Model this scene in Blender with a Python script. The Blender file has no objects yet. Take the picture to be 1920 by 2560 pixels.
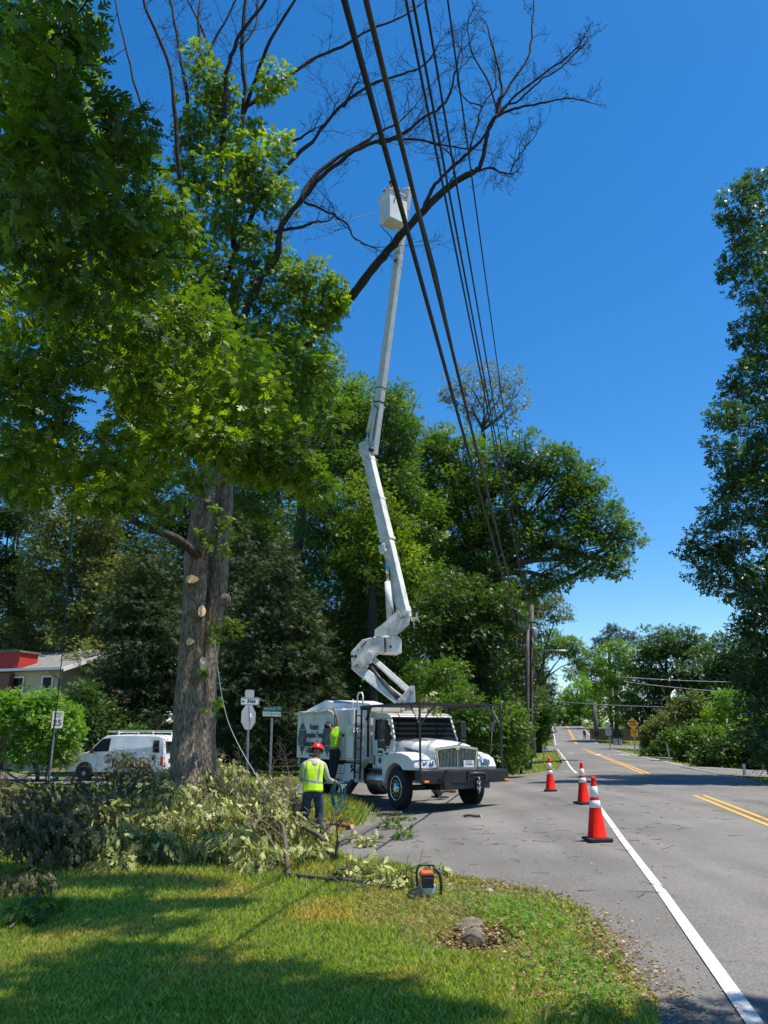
import bpy, bmesh, math, random
import numpy as np
from mathutils import Vector, Matrix, Euler
from mathutils.geometry import delaunay_2d_cdt
R = math.radians
scene = bpy.context.scene
COL = scene.collection
random.seed(7)
RNG = np.random.default_rng(11)

# ------------------------------------------------------------------ camera, world, sun, exposure
EYE = 1.55
PITCH = R(16.2)
FPX = 1923.0
cam_d = bpy.data.cameras.new('camera')
cam = bpy.data.objects.new('camera', cam_d); COL.objects.link(cam)
cam_d.sensor_fit = 'VERTICAL'; cam_d.sensor_height = 36.0; cam_d.lens = 36.0 * FPX / 2560.0
cam_d.clip_start = 0.05; cam_d.clip_end = 3000
cam.location = (0, 0, EYE); cam.rotation_euler = (math.pi / 2 + PITCH, 0, 0)
scene.camera = cam
SUN_EL, SUN_AZ = 69.0, 10.0          # azimuth: degrees behind the pure right
SUN = Vector((math.cos(R(SUN_EL)) * math.cos(R(SUN_AZ)), -math.cos(R(SUN_EL)) * math.sin(R(SUN_AZ)), math.sin(R(SUN_EL))))
world = bpy.data.worlds.new('World'); scene.world = world; world.use_nodes = True
wn = world.node_tree; wn.nodes.clear()
sky = wn.nodes.new('ShaderNodeTexSky'); sky.sky_type = 'NISHITA'; sky.sun_disc = False
sky.sun_elevation = R(SUN_EL); sky.sun_rotation = R(90 + SUN_AZ)
sky.air_density = 1.0; sky.dust_density = 0.25; sky.ozone_density = 4.0; sky.altitude = 100
hs = wn.nodes.new('ShaderNodeHueSaturation'); hs.inputs['Saturation'].default_value = 1.34; hs.inputs['Value'].default_value = 1.02; hs.inputs['Hue'].default_value = 0.5
bg = wn.nodes.new('ShaderNodeBackground'); bg.inputs['Strength'].default_value = 0.118
wo = wn.nodes.new('ShaderNodeOutputWorld')
wn.links.new(sky.outputs[0], hs.inputs['Color']); wn.links.new(hs.outputs[0], bg.inputs['Color']); wn.links.new(bg.outputs[0], wo.inputs[0])
sun_d = bpy.data.lights.new('sun', 'SUN'); sun_d.energy = 4.7; sun_d.angle = R(0.53); sun_d.color = (1.0, 0.935, 0.82)
sun = bpy.data.objects.new('sun', sun_d); COL.objects.link(sun)
sun.rotation_euler = SUN.to_track_quat('Z', 'Y').to_euler(); sun.location = (20, -5, 40)
scene.view_settings.view_transform = 'Standard'; scene.view_settings.look = 'None'
scene.view_settings.exposure = 0.62; scene.view_settings.gamma = 1.0
scene.render.engine = 'CYCLES'
try:
    scene.cycles.max_bounces = 6; scene.cycles.transparent_max_bounces = 8
except Exception: pass

# ------------------------------------------------------------------ geometry helpers
SP, CP = math.sin(PITCH), math.cos(PITCH)
def ray(u, v):
    x = (u - 960) / FPX; y = -(v - 1280) / FPX
    return Vector((x, CP - SP * y, SP + CP * y))
def P(u, v, Y):
    """point seen at photo pixel (u,v) standing at world distance Y"""
    d = ray(u, v); t = Y / d.y
    return Vector((d.x * t, Y, EYE + d.z * t))
def depth(p): return p[1] * CP + (p[2] - EYE) * SP
def m_px(px, p): return px * depth(p) / FPX       # size in metres of px photo pixels at point p
# road frame: s along the left edge line, l to its left
RD = Vector((0.2002, 0.9798)); RN = Vector((-0.9798, 0.2002)); R0 = Vector((1.07, 0.0))
def sl(x, y):
    dx, dy = x - R0.x, y - R0.y
    return dx * RD.x + dy * RD.y, dx * RN.x + dy * RN.y
def xy(s, l): return R0.x + s * RD.x + l * RN.x, R0.y + s * RD.y + l * RN.y
SK = np.array([-50, 0, 60, 98, 108, 117, 140, 160, 170, 185, 210, 260, 300, 340, 900], float)
ZK = np.array([0, 0, -.03, -.05, .05, .33, 1.72, 3.0, 3.33, 3.42, 3.62, 5.1, 6.2, 6.6, 7.5], float)
def sstep(x): x = np.clip(x, 0, 1); return x * x * (3 - 2 * x)
PIT = None
def terr(x, y):
    x = np.asarray(x, float); y = np.asarray(y, float)
    s = (x - R0.x) * RD.x + (y - R0.y) * RD.y
    l = (x - R0.x) * RN.x + (y - R0.y) * RN.y
    z = np.interp(s, SK, ZK)
    z = z - 0.30 * sstep(l / 6.0) * (s < 400)
    z = z - 0.15 * sstep((-l - 6.2) / 3.0) - .35 * sstep((-l - 12) / 14.)
    if PIT is not None:
        d2 = ((x - PIT[0]) / .34) ** 2 + ((y - PIT[1]) / .30) ** 2
        z = z - 0.17 * np.exp(-d2)
    return z
def T(x, y): return float(terr(x, y))
def G(u, v):
    d = ray(u, v); z = 0.0
    for _ in range(40):
        t = min((z - EYE) / d.z, 900) if d.z < -1e-4 else 300
        z = 0.5 * z + 0.5 * T(d.x * t, d.y * t)
    return Vector((d.x * t, d.y * t, T(d.x * t, d.y * t)))
_p = G(1195, 2352); PIT = (_p.x, _p.y)

class MB:
    def __init__(s): s.v = []; s.f = []; s.sm = []
    def add(s, vs, fs, smooth=False):
        o = len(s.v); s.v += [tuple(v) for v in vs]; s.f += [tuple(i + o for i in f) for f in fs]; s.sm += [smooth] * len(fs); return s
    def box(s, c, d, rot=None, M=None):
        hx, hy, hz = d[0] / 2, d[1] / 2, d[2] / 2
        vs = [Vector((x, y, z)) for x in (-hx, hx) for y in (-hy, hy) for z in (-hz, hz)]
        if rot is not None: e = Euler(rot).to_matrix(); vs = [e @ v for v in vs]
        c = Vector(c); vs = [v + c for v in vs]
        if M is not None: vs = [M @ v for v in vs]
        return s.add(vs, [(0, 1, 3, 2), (4, 6, 7, 5), (0, 4, 5, 1), (2, 3, 7, 6), (0, 2, 6, 4), (1, 5, 7, 3)])
    def beam(s, a, b, w, h, side=(0, 1, 0), w2=None, h2=None):
        """box from a to b, w across `side`, h across the other way"""
        a, b = Vector(a), Vector(b); d = (b - a).normalized(); sd = Vector(side); sd = (sd - d * sd.dot(d)).normalized(); up = sd.cross(d)
        vs = []
        for p, ww, hh in ((a, w, h), (b, w2 or w, h2 or h)):
            for i, j in ((-1, -1), (1, -1), (1, 1), (-1, 1)): vs.append(p + sd * (i * ww / 2) + up * (j * hh / 2))
        return s.add(vs, [(0, 3, 2, 1), (4, 5, 6, 7), (0, 1, 5, 4), (1, 2, 6, 5), (2, 3, 7, 6), (3, 0, 4, 7)])
    def tube(s, pts, rad, n=8, cap=True, smooth=True):
        pts = [Vector(p) for p in pts]; k = len(pts)
        rad = list(rad) if hasattr(rad, '__len__') else [rad] * k
        o = len(s.v); up = None; vs = []
        for i in range(k):
            d = (pts[min(i + 1, k - 1)] - pts[max(i - 1, 0)])
            d = d.normalized() if d.length > 1e-9 else Vector((0, 0, 1))
            if up is None: up = d.orthogonal().normalized()
            up = (up - d * up.dot(d)); up = up.normalized() if up.length > 1e-6 else d.orthogonal().normalized()
            sd = d.cross(up)
            for j in range(n):
                a = 2 * math.pi * j / n; vs.append(pts[i] + (up * math.cos(a) + sd * math.sin(a)) * rad[i])
        fs = []
        for i in range(k - 1):
            for j in range(n):
                j2 = (j + 1) % n; fs.append((i * n + j, i * n + j2, (i + 1) * n + j2, (i + 1) * n + j))
        s.add(vs, fs, smooth)
        if cap:
            s.f.append(tuple(o + j for j in range(n))[::-1]); s.sm.append(False)
            s.f.append(tuple(o + (k - 1) * n + j for j in range(n))); s.sm.append(False)
        return s
    def cyl(s, a, b, r, n=16, r2=None): return s.tube([a, b], [r, r if r2 is None else r2], n)
    def lathe(s, prof, n=24, M=None, smooth=True, c=(0, 0, 0)):
        vs = []; c = Vector(c)
        for r, z in prof:
            for j in range(n):
                a = 2 * math.pi * j / n; vs.append(Vector((r * math.cos(a), r * math.sin(a), z)) + c)
        if M is not None: vs = [M @ v for v in vs]
        fs = [(i * n + j, i * n + (j + 1) % n, (i + 1) * n + (j + 1) % n, (i + 1) * n + j) for i in range(len(prof) - 1) for j in range(n)]
        fs.append(tuple(range(n))[::-1]); fs.append(tuple((len(prof) - 1) * n + j for j in range(n)))
        return s.add(vs, fs, smooth)
    def prism(s, poly, ax, lo, hi, M=None):
        """extrude 2-D poly; ax = axis index extruded; poly coordinates are the other two axes in order"""
        n = len(poly); vs = []
        for t in (lo, hi):
            for p in poly:
                q = [0, 0, 0]; o = [i for i in range(3) if i != ax]; q[o[0]], q[o[1]] = p; q[ax] = t; vs.append(Vector(q))
        if M is not None: vs = [M @ v for v in vs]
        return s.add(vs, [tuple(range(n)), tuple(range(2 * n - 1, n - 1, -1))] + [(i, (i + 1) % n, n + (i + 1) % n, n + i) for i in range(n)])
    def sphere(s, c, r, n=16, m=10, z0=-1.0, z1=1.0, M=None):
        if not hasattr(r, '__len__'): r = (r, r, r)
        t0, t1 = math.asin(z0), math.asin(z1); vs = []
        for i in range(m + 1):
            t = t0 + (t1 - t0) * i / m
            for j in range(n):
                a = 2 * math.pi * j / n; vs.append(Vector((c[0] + r[0] * math.cos(t) * math.cos(a), c[1] + r[1] * math.cos(t) * math.sin(a), c[2] + r[2] * math.sin(t))))
        if M is not None: vs = [M @ v for v in vs]
        fs = [(i * n + j, i * n + (j + 1) % n, (i + 1) * n + (j + 1) % n, (i + 1) * n + j) for i in range(m) for j in range(n)]
        return s.add(vs, fs, True)
    def build(s, name, mat, parent=None, bevel=0, fix=True):
        me = bpy.data.meshes.new(name); me.from_pydata(s.v, [], s.f)
        me.polygons.foreach_set('use_smooth', s.sm[:len(me.polygons)])
        me.materials.append(mat)
        if fix:
            b = bmesh.new(); b.from_mesh(me); bmesh.ops.recalc_face_normals(b, faces=b.faces); b.to_mesh(me); b.free()
        me.update()
        o = bpy.data.objects.new(name, me); COL.objects.link(o)
        if parent is not None: o.parent = parent
        if bevel:
            m = o.modifiers.new('bevel', 'BEVEL'); m.width = bevel; m.segments = 2; m.limit_method = 'ANGLE'; m.angle_limit = R(40)
        return o
def tag(o, label=None, cat=None, group=None, kind=None):
    if label: o['label'] = label
    if cat: o['category'] = cat
    if group: o['group'] = group
    if kind: o['kind'] = kind
    return o
def empty(name, loc=(0, 0, 0), rz=0, label=None, cat=None, group=None):
    o = bpy.data.objects.new(name, None); COL.objects.link(o); o.location = loc; o.rotation_euler = (0, 0, rz)
    o.empty_display_size = .2
    return tag(o, label, cat, group)
def np_mesh(name, V, F, mat, parent=None, smooth=False):
    V = np.asarray(V, np.float32); F = np.asarray(F, np.int32); k = F.shape[1]
    me = bpy.data.meshes.new(name)
    me.vertices.add(len(V)); me.vertices.foreach_set('co', V.ravel())
    me.loops.add(F.size); me.loops.foreach_set('vertex_index', F.ravel())
    me.polygons.add(len(F)); me.polygons.foreach_set('loop_start', np.arange(0, F.size, k, dtype=np.int32))
    try: me.polygons.foreach_set('loop_total', np.full(len(F), k, np.int32))
    except Exception: pass
    if smooth: me.polygons.foreach_set('use_smooth', np.ones(len(F), bool))
    me.materials.append(mat); me.update(calc_edges=True)
    o = bpy.data.objects.new(name, me); COL.objects.link(o)
    if parent is not None: o.parent = parent
    return o
def text_part(name, body, size, mat, M, parent, extrude=0.004, sx=1.0, align='CENTER', bold=0.0):
    cu = bpy.data.curves.new('lettering', 'FONT'); cu.body = body; cu.size = size; cu.extrude = extrude; cu.offset = bold
    cu.align_x = align; cu.align_y = 'CENTER'; cu.resolution_u = 3
    ob = bpy.data.objects.new('lettering', cu); COL.objects.link(ob)
    bpy.context.view_layer.update()
    me = bpy.data.meshes.new_from_object(ob.evaluated_get(bpy.context.evaluated_depsgraph_get()))
    bpy.data.objects.remove(ob); bpy.data.curves.remove(cu)
    me.transform(M @ Matrix.Diagonal((sx, 1, 1, 1))); me.materials.clear(); me.materials.append(mat)
    o = bpy.data.objects.new(name, me); COL.objects.link(o)
    if parent is not None: o.parent = parent
    return o
def frame(o, x, y):
    """matrix with text x axis, y axis at origin o"""
    x = Vector(x).normalized(); y = Vector(y); y = (y - x * y.dot(x)).normalized(); z = x.cross(y)
    M = Matrix.Identity(4)
    for i in range(3): M[i][0] = x[i]; M[i][1] = y[i]; M[i][2] = z[i]; M[i][3] = o[i]
    return M

# ------------------------------------------------------------------ materials
def mat(name, col, rough=.6, metal=0, var=0., vscale=3., col2=None, bump=0., bscale=30., spec=.5, coat=0., trans=0.):
    m = bpy.data.materials.new(name); m.use_nodes = True; nt = m.node_tree; b = nt.nodes['Principled BSDF']
    b.inputs['Base Color'].default_value = (*col, 1); b.inputs['Roughness'].default_value = rough; b.inputs['Metallic'].default_value = metal
    b.inputs['Specular IOR Level'].default_value = spec; b.inputs['Coat Weight'].default_value = coat
    if trans: b.inputs['Transmission Weight'].default_value = trans
    tc = nt.nodes.new('ShaderNodeTexCoord')
    if var or col2:
        no = nt.nodes.new('ShaderNodeTexNoise'); no.inputs['Scale'].default_value = vscale; no.inputs['Detail'].default_value = 6
        rp = nt.nodes.new('ShaderNodeValToRGB'); rp.color_ramp.elements[0].position = .35; rp.color_ramp.elements[1].position = .68
        c2 = col2 or tuple(c * (1 - var) for c in col)
        rp.color_ramp.elements[0].color = (*c2, 1); rp.color_ramp.elements[1].color = (*col, 1)
        nt.links.new(tc.outputs['Object'], no.inputs['Vector']); nt.links.new(no.outputs['Fac'], rp.inputs[0]); nt.links.new(rp.outputs[0], b.inputs['Base Color'])
    if bump:
        n2 = nt.nodes.new('ShaderNodeTexNoise'); n2.inputs['Scale'].default_value = bscale; n2.inputs['Detail'].default_value = 5
        bp = nt.nodes.new('ShaderNodeBump'); bp.inputs['Strength'].default_value = bump; bp.inputs['Distance'].default_value = .02
        nt.links.new(tc.outputs['Object'], n2.inputs['Vector']); nt.links.new(n2.outputs['Fac'], bp.inputs['Height']); nt.links.new(bp.outputs[0], b.inputs['Normal'])
    return m
def leaf_mat(name, cols, trans=.35, rough=.45, tcol=None, gloss=.35, patch=0.):
    """leaf colours vary from leaf to leaf; light passes through the blade"""
    m = bpy.data.materials.new(name); m.use_nodes = True; nt = m.node_tree; b = nt.nodes['Principled BSDF']; out = nt.nodes['Material Output']
    g = nt.nodes.new('ShaderNodeNewGeometry'); rp = nt.nodes.new('ShaderNodeValToRGB')
    el = rp.color_ramp.elements
    while len(el) < len(cols): el.new(.5)
    for i, c in enumerate(cols): el[i].position = i / max(1, len(cols) - 1); el[i].color = (*c, 1)
    if patch:
        tc = nt.nodes.new('ShaderNodeTexCoord'); no = nt.nodes.new('ShaderNodeTexNoise'); no.inputs['Scale'].default_value = patch; no.inputs['Detail'].default_value = 3
        nt.links.new(tc.outputs['Object'], no.inputs['Vector'])
        mx = nt.nodes.new('ShaderNodeMix'); mx.data_type = 'FLOAT'; mx.inputs[0].default_value = .6
        mr = nt.nodes.new('ShaderNodeMapRange'); mr.inputs[1].default_value = .3; mr.inputs[2].default_value = .7
        nt.links.new(no.outputs['Fac'], mr.inputs[0])
        nt.links.new(g.outputs['Random Per Island'], mx.inputs[2]); nt.links.new(mr.outputs[0], mx.inputs[3]); nt.links.new(mx.outputs[0], rp.inputs[0])
    else:
        nt.links.new(g.outputs['Random Per Island'], rp.inputs[0])
    nt.links.new(rp.outputs[0], b.inputs['Base Color']); b.inputs['Roughness'].default_value = rough; b.inputs['Specular IOR Level'].default_value = gloss
    tr = nt.nodes.new('ShaderNodeBsdfTranslucent'); mul = nt.nodes.new('ShaderNodeMix'); mul.data_type = 'RGBA'; mul.blend_type = 'MULTIPLY'
    mul.inputs[0].default_value = 1.0; nt.links.new(rp.outputs[0], mul.inputs[6]); t = tcol or (2.0, 2.1, .7); mul.inputs[7].default_value = (*t, 1)
    nt.links.new(mul.outputs[2], tr.inputs['Color'])
    ms = nt.nodes.new('ShaderNodeMixShader'); ms.inputs[0].default_value = trans
    nt.links.new(b.outputs[0], ms.inputs[1]); nt.links.new(tr.outputs[0], ms.inputs[2]); nt.links.new(ms.outputs[0], out.inputs[0])
    return m
M = {}
M['white'] = mat('white_paint', (.76, .77, .76), .38, coat=.25, col2=(.60, .60, .58), vscale=1.9)
M['boomwhite'] = mat('boom_white', (.78, .78, .75), .5, col2=(.50, .49, .45), vscale=3.2)
M['boomgrey'] = mat('fibreglass', (.62, .63, .62), .55, var=.2, vscale=5)
M['black'] = mat('black_paint', (.018, .018, .02), .5, var=.4, vscale=6)
M['rubber'] = mat('rubber', (.02, .02, .021), .85, var=.5, vscale=12, bump=.3, bscale=60)
M['chrome'] = mat('chrome', (.75, .76, .78), .12, 1.0, var=.3, vscale=8)
M['steelbar'] = mat('saw_bar', (.22, .22, .22), .45, .9, var=.4, vscale=20)
M['alu'] = mat('aluminium', (.62, .62, .62), .35, 1.0, var=.25, vscale=6)
M['galv'] = mat('galvanised_steel', (.42, .43, .43), .5, .6, var=.3, vscale=9)
M['glass'] = mat('tinted_glass', (.010, .013, .014), .2, spec=.12)
M['interior'] = mat('interior', (.03, .03, .03), .8)
M['orange'] = mat('amber_lens', (.9, .25, .02), .3)
M['redlens'] = mat('red_lens', (.55, .02, .03), .3)
M['headl'] = mat('clear_lens', (.55, .57, .58), .15, .3)
M['cone'] = mat('cone_orange', (.88, .016, .005), .6, var=.15, vscale=9, spec=.2)
M['refl'] = mat('reflective_white', (.82, .82, .80), .45, var=.25, vscale=14)
M['conebase'] = mat('cone_base_rubber', (.035, .03, .032), .8, var=.3, vscale=9)
M['darktext'] = mat('dark_lettering', (.03, .035, .035), .6)
M['greentree'] = mat('green_emblem', (.035, .09, .08), .55)
M['steel'] = mat('dark_steel', (.09, .09, .09), .5, .6, var=.4, vscale=8)
M['hose'] = mat('black_hose', (.02, .02, .02), .5)
M['skin'] = mat('skin', (.42, .22, .14), .55)
M['skindark'] = mat('tanned_skin', (.22, .11, .07), .55)
M['helmet'] = mat('red_helmet', (.72, .02, .015), .3, coat=.4)
M['jeans'] = mat('jeans', (.045, .07, .12), .85, var=.6, vscale=9, bump=.4, bscale=25)
M['darkpants'] = mat('dark_trousers', (.02, .024, .03), .85, var=.4, vscale=9, bump=.4, bscale=20)
M['lime'] = mat('lime_shirt', (.42, .80, .03), .8, var=.25, vscale=5, bump=.5, bscale=14)
M['sleeve'] = mat('grey_sleeve', (.42, .45, .38), .85, var=.2, vscale=6, bump=.4, bscale=14)
M['boot'] = mat('work_boot', (.09, .05, .03), .7)
M['darkshirt'] = mat('dark_shirt', (.03, .03, .035), .8)
M['hair'] = mat('dark_hair', (.012, .009, .008), .7)
M['rope'] = mat('teal_rope', (.03, .16, .16), .7, var=.4, vscale=30)
M['ropew'] = mat('pale_rope', (.26, .34, .32), .7)
M['wire'] = mat('cable_black', (.012, .012, .014), .6)
M['wireg'] = mat('cable_grey', (.055, .055, .05), .7, var=.5, vscale=3)
M['yellow'] = mat('yellow_paint', (.74, .41, .035), .75, col2=(.44, .27, .06), vscale=18)
M['linew'] = mat('road_white', (.72, .72, .69), .75, col2=(.40, .40, .39), vscale=24, bump=.4, bscale=60)
M['pole'] = mat('weathered_pole', (.15, .135, .12), .85, col2=(.06, .053, .048), vscale=5, bump=.5, bscale=20)
M['signback'] = mat('sign_back', (.52, .53, .53), .45, .5, var=.15, vscale=4)
M['signwhite'] = mat('sign_white', (.78, .78, .76), .5)
M['signorange'] = mat('sign_orange', (.88, .36, .02), .5)
M['signgreen'] = mat('sign_green', (.02, .20, .12), .5)
M['concrete'] = mat('concrete', (.21, .185, .13), .9, col2=(.09, .075, .05), vscale=9, bump=.6, bscale=30)
M['stone'] = mat('pale_stone', (.42, .41, .39), .85, col2=(.22, .21, .2), vscale=9, bump=.6, bscale=20)
M['freshwood'] = mat('fresh_cut_wood', (.82, .62, .38), .7, col2=(.58, .36, .18), vscale=22)
M['rotwood'] = mat('rust_brown_wood', (.32, .13, .05), .8, col2=(.14, .06, .03), vscale=12, bump=.7, bscale=22)
M['sawor'] = mat('saw_orange', (.85, .14, .02), .35)
M['sawgrey'] = mat('saw_grey', (.55, .55, .54), .4)
M['brick'] = mat('brick_red_brown', (.26, .11, .07), .85, col2=(.16, .07, .05), vscale=20)
M['chimred'] = mat('red_painted_chimney', (.50, .03, .025), .7, var=.25, vscale=5)
M['flash'] = mat('chimney_flashing', (.42, .36, .30), .6)
M['shingle'] = mat('roof_shingle', (.23, .22, .21), .85, col2=(.15, .145, .14), vscale=4, bump=.5, bscale=8)
M['trim'] = mat('white_trim', (.75, .75, .73), .5)
M['carblue'] = mat('blue_car', (.08, .11, .2), .3, coat=.6)
M['brown'] = mat('brown_wood', (.12, .07, .05), .8, var=.4, vscale=6)

def bark_mat(name, c1, c2, sc=5., strength=1.0):
    m = bpy.data.materials.new(name); m.use_nodes = True; nt = m.node_tree; b = nt.nodes['Principled BSDF']; b.inputs['Roughness'].default_value = .9; b.inputs['Specular IOR Level'].default_value = .15
    tc = nt.nodes.new('ShaderNodeTexCoord'); mp = nt.nodes.new('ShaderNodeMapping'); mp.inputs['Scale'].default_value = (1, 1, .30)
    n = nt.nodes.new('ShaderNodeTexNoise'); n.inputs['Scale'].default_value = sc * 5; n.inputs['Detail'].default_value = 8; n.inputs['Roughness'].default_value = .65
    v = nt.nodes.new('ShaderNodeTexVoronoi'); v.inputs['Scale'].default_value = sc * 6; v.feature = 'F1'
    rp = nt.nodes.new('ShaderNodeValToRGB'); rp.color_ramp.elements[0].position = .38; rp.color_ramp.elements[1].position = .66
    rp.color_ramp.elements[0].color = (*c2, 1); rp.color_ramp.elements[1].color = (*c1, 1)
    mu = nt.nodes.new('ShaderNodeMath'); mu.operation = 'MULTIPLY_ADD'; mu.inputs[1].default_value = .5
    bp = nt.nodes.new('ShaderNodeBump'); bp.inputs['Strength'].default_value = strength; bp.inputs['Distance'].default_value = .05
    L = nt.links.new
    L(tc.outputs['Object'], mp.inputs[0]); L(mp.outputs[0], n.inputs['Vector']); L(mp.outputs[0], v.inputs['Vector'])
    L(v.outputs['Distance'], mu.inputs[0]); L(n.outputs['Fac'], mu.inputs[2]); L(n.outputs['Fac'], rp.inputs[0]); L(rp.outputs[0], b.inputs['Base Color'])
    L(mu.outputs[0], bp.inputs['Height']); L(bp.outputs[0], b.inputs['Normal'])
    return m
M['bark'] = bark_mat('oak_bark', (.40, .32, .235), (.11, .085, .065), 5., 1.0)
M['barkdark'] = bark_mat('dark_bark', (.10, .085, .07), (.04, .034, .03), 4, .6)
M['deadbark'] = bark_mat('dead_limb_bark', (.065, .06, .055), (.025, .023, .021), 6, .6)
M['cutbark'] = bark_mat('cut_branch_bark', (.22, .18, .14), (.08, .065, .05), 9, .6)

# leaf colours (lf_shade has shade mixed in)
M['lf_oak'] = leaf_mat('oak_leaf', [(.03, .07, .010), (.11, .20, .018), (.30, .44, .035)], .38, rough=.5, patch=.5, tcol=(2.2, 2.0, .4))
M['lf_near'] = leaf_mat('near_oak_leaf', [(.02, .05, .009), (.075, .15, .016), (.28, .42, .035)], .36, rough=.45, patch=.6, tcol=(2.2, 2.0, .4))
M['lf_mid'] = leaf_mat('broad_leaf', [(.032, .078, .014), (.072, .145, .02), (.17, .26, .035)], .35, patch=.22)
M['lf_bright'] = leaf_mat('bright_leaf', [(.07, .15, .02), (.13, .25, .03), (.19, .32, .04)], .38, patch=.3)
M['lf_olive'] = leaf_mat('olive_leaf', [(.06, .085, .025), (.12, .15, .045), (.22, .24, .09)], .3, patch=.3)
M['lf_dark'] = leaf_mat('dark_leaf', [(.024, .055, .013), (.045, .095, .018), (.11, .18, .03)], .28, patch=.25)
M['lf_con'] = leaf_mat('conifer_spray', [(.014, .032, .010), (.03, .058, .014), (.085, .12, .022)], .15, rough=.6, patch=.35)
M['lf_pine'] = leaf_mat('pine_needles', [(.03, .06, .04), (.05, .09, .06)], .12, rough=.6)
M['lf_wist'] = leaf_mat('thin_grey_green_leaf', [(.07, .10, .05), (.13, .15, .08), (.16, .16, .10)], .35)
M['lf_right'] = leaf_mat('tulip_leaf', [(.025, .06, .02), (.045, .10, .028), (.10, .17, .06)], .3, rough=.35, gloss=.5, patch=.3)
M['lf_cut'] = leaf_mat('wilted_leaf', [(.06, .08, .02), (.42, .44, .14), (.62, .62, .28), (.16, .18, .045), (.09, .10, .03)], .3, rough=.6, tcol=(1.3, 1.3, .7))
M['lf_litter'] = leaf_mat('dry_litter', [(.25, .12, .05), (.40, .30, .16), (.16, .09, .05), (.30, .26, .12)], .15, tcol=(1, 1, .8))
M['lf_shade'] = leaf_mat('shaded_wilted_leaf', [(.03, .034, .012), (.08, .085, .035), (.17, .17, .08), (.04, .045, .018)], .2, rough=.6, tcol=(1.2, 1.2, .7))  # darker version of the wilted leaf: the heap's shade put into the colour
M['glassbar'] = mat('worn_chrome', (.42, .43, .45), .3, 1.0, var=.4, vscale=12)
# ================================================================== GROUND
def ground_mat():
    m = bpy.data.materials.new('lawn_ground'); m.use_nodes = True; nt = m.node_tree; b = nt.nodes['Principled BSDF']; b.inputs['Roughness'].default_value = .95; b.inputs['Specular IOR Level'].default_value = .1
    L = nt.links.new; tc = nt.nodes.new('ShaderNodeTexCoord')
    n1 = nt.nodes.new('ShaderNodeTexNoise'); n1.inputs['Scale'].default_value = .9; n1.inputs['Detail'].default_value = 6
    n2 = nt.nodes.new('ShaderNodeTexNoise'); n2.inputs['Scale'].default_value = 22; n2.inputs['Detail'].default_value = 8; n2.inputs['Roughness'].default_value = .7
    r1 = nt.nodes.new('ShaderNodeValToRGB'); e = r1.color_ramp.elements; e[0].position = .32; e[0].color = (.05, .09, .012, 1); e[1].position = .68; e[1].color = (.16, .17, .04, 1)
    r2 = nt.nodes.new('ShaderNodeValToRGB'); e = r2.color_ramp.elements; e[0].position = .42; e[0].color = (.07, .05, .03, 1); e[1].position = .6; e[1].color = (.08, .14, .02, 1)
    mx = nt.nodes.new('ShaderNodeMix'); mx.data_type = 'RGBA'; mx.inputs[0].default_value = .5
    L(tc.outputs['Object'], n1.inputs['Vector']); L(tc.outputs['Object'], n2.inputs['Vector']); L(n1.outputs['Fac'], r1.inputs[0]); L(n2.outputs['Fac'], r2.inputs[0])
    L(r1.outputs[0], mx.inputs[6]); L(r2.outputs[0], mx.inputs[7]); L(mx.outputs[2], b.inputs['Base Color'])
    bp = nt.nodes.new('ShaderNodeBump'); bp.inputs['Strength'].default_value = .8; bp.inputs['Distance'].default_value = .05; L(n2.outputs['Fac'], bp.inputs['Height']); L(bp.outputs[0], b.inputs['Normal'])
    return m
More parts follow.
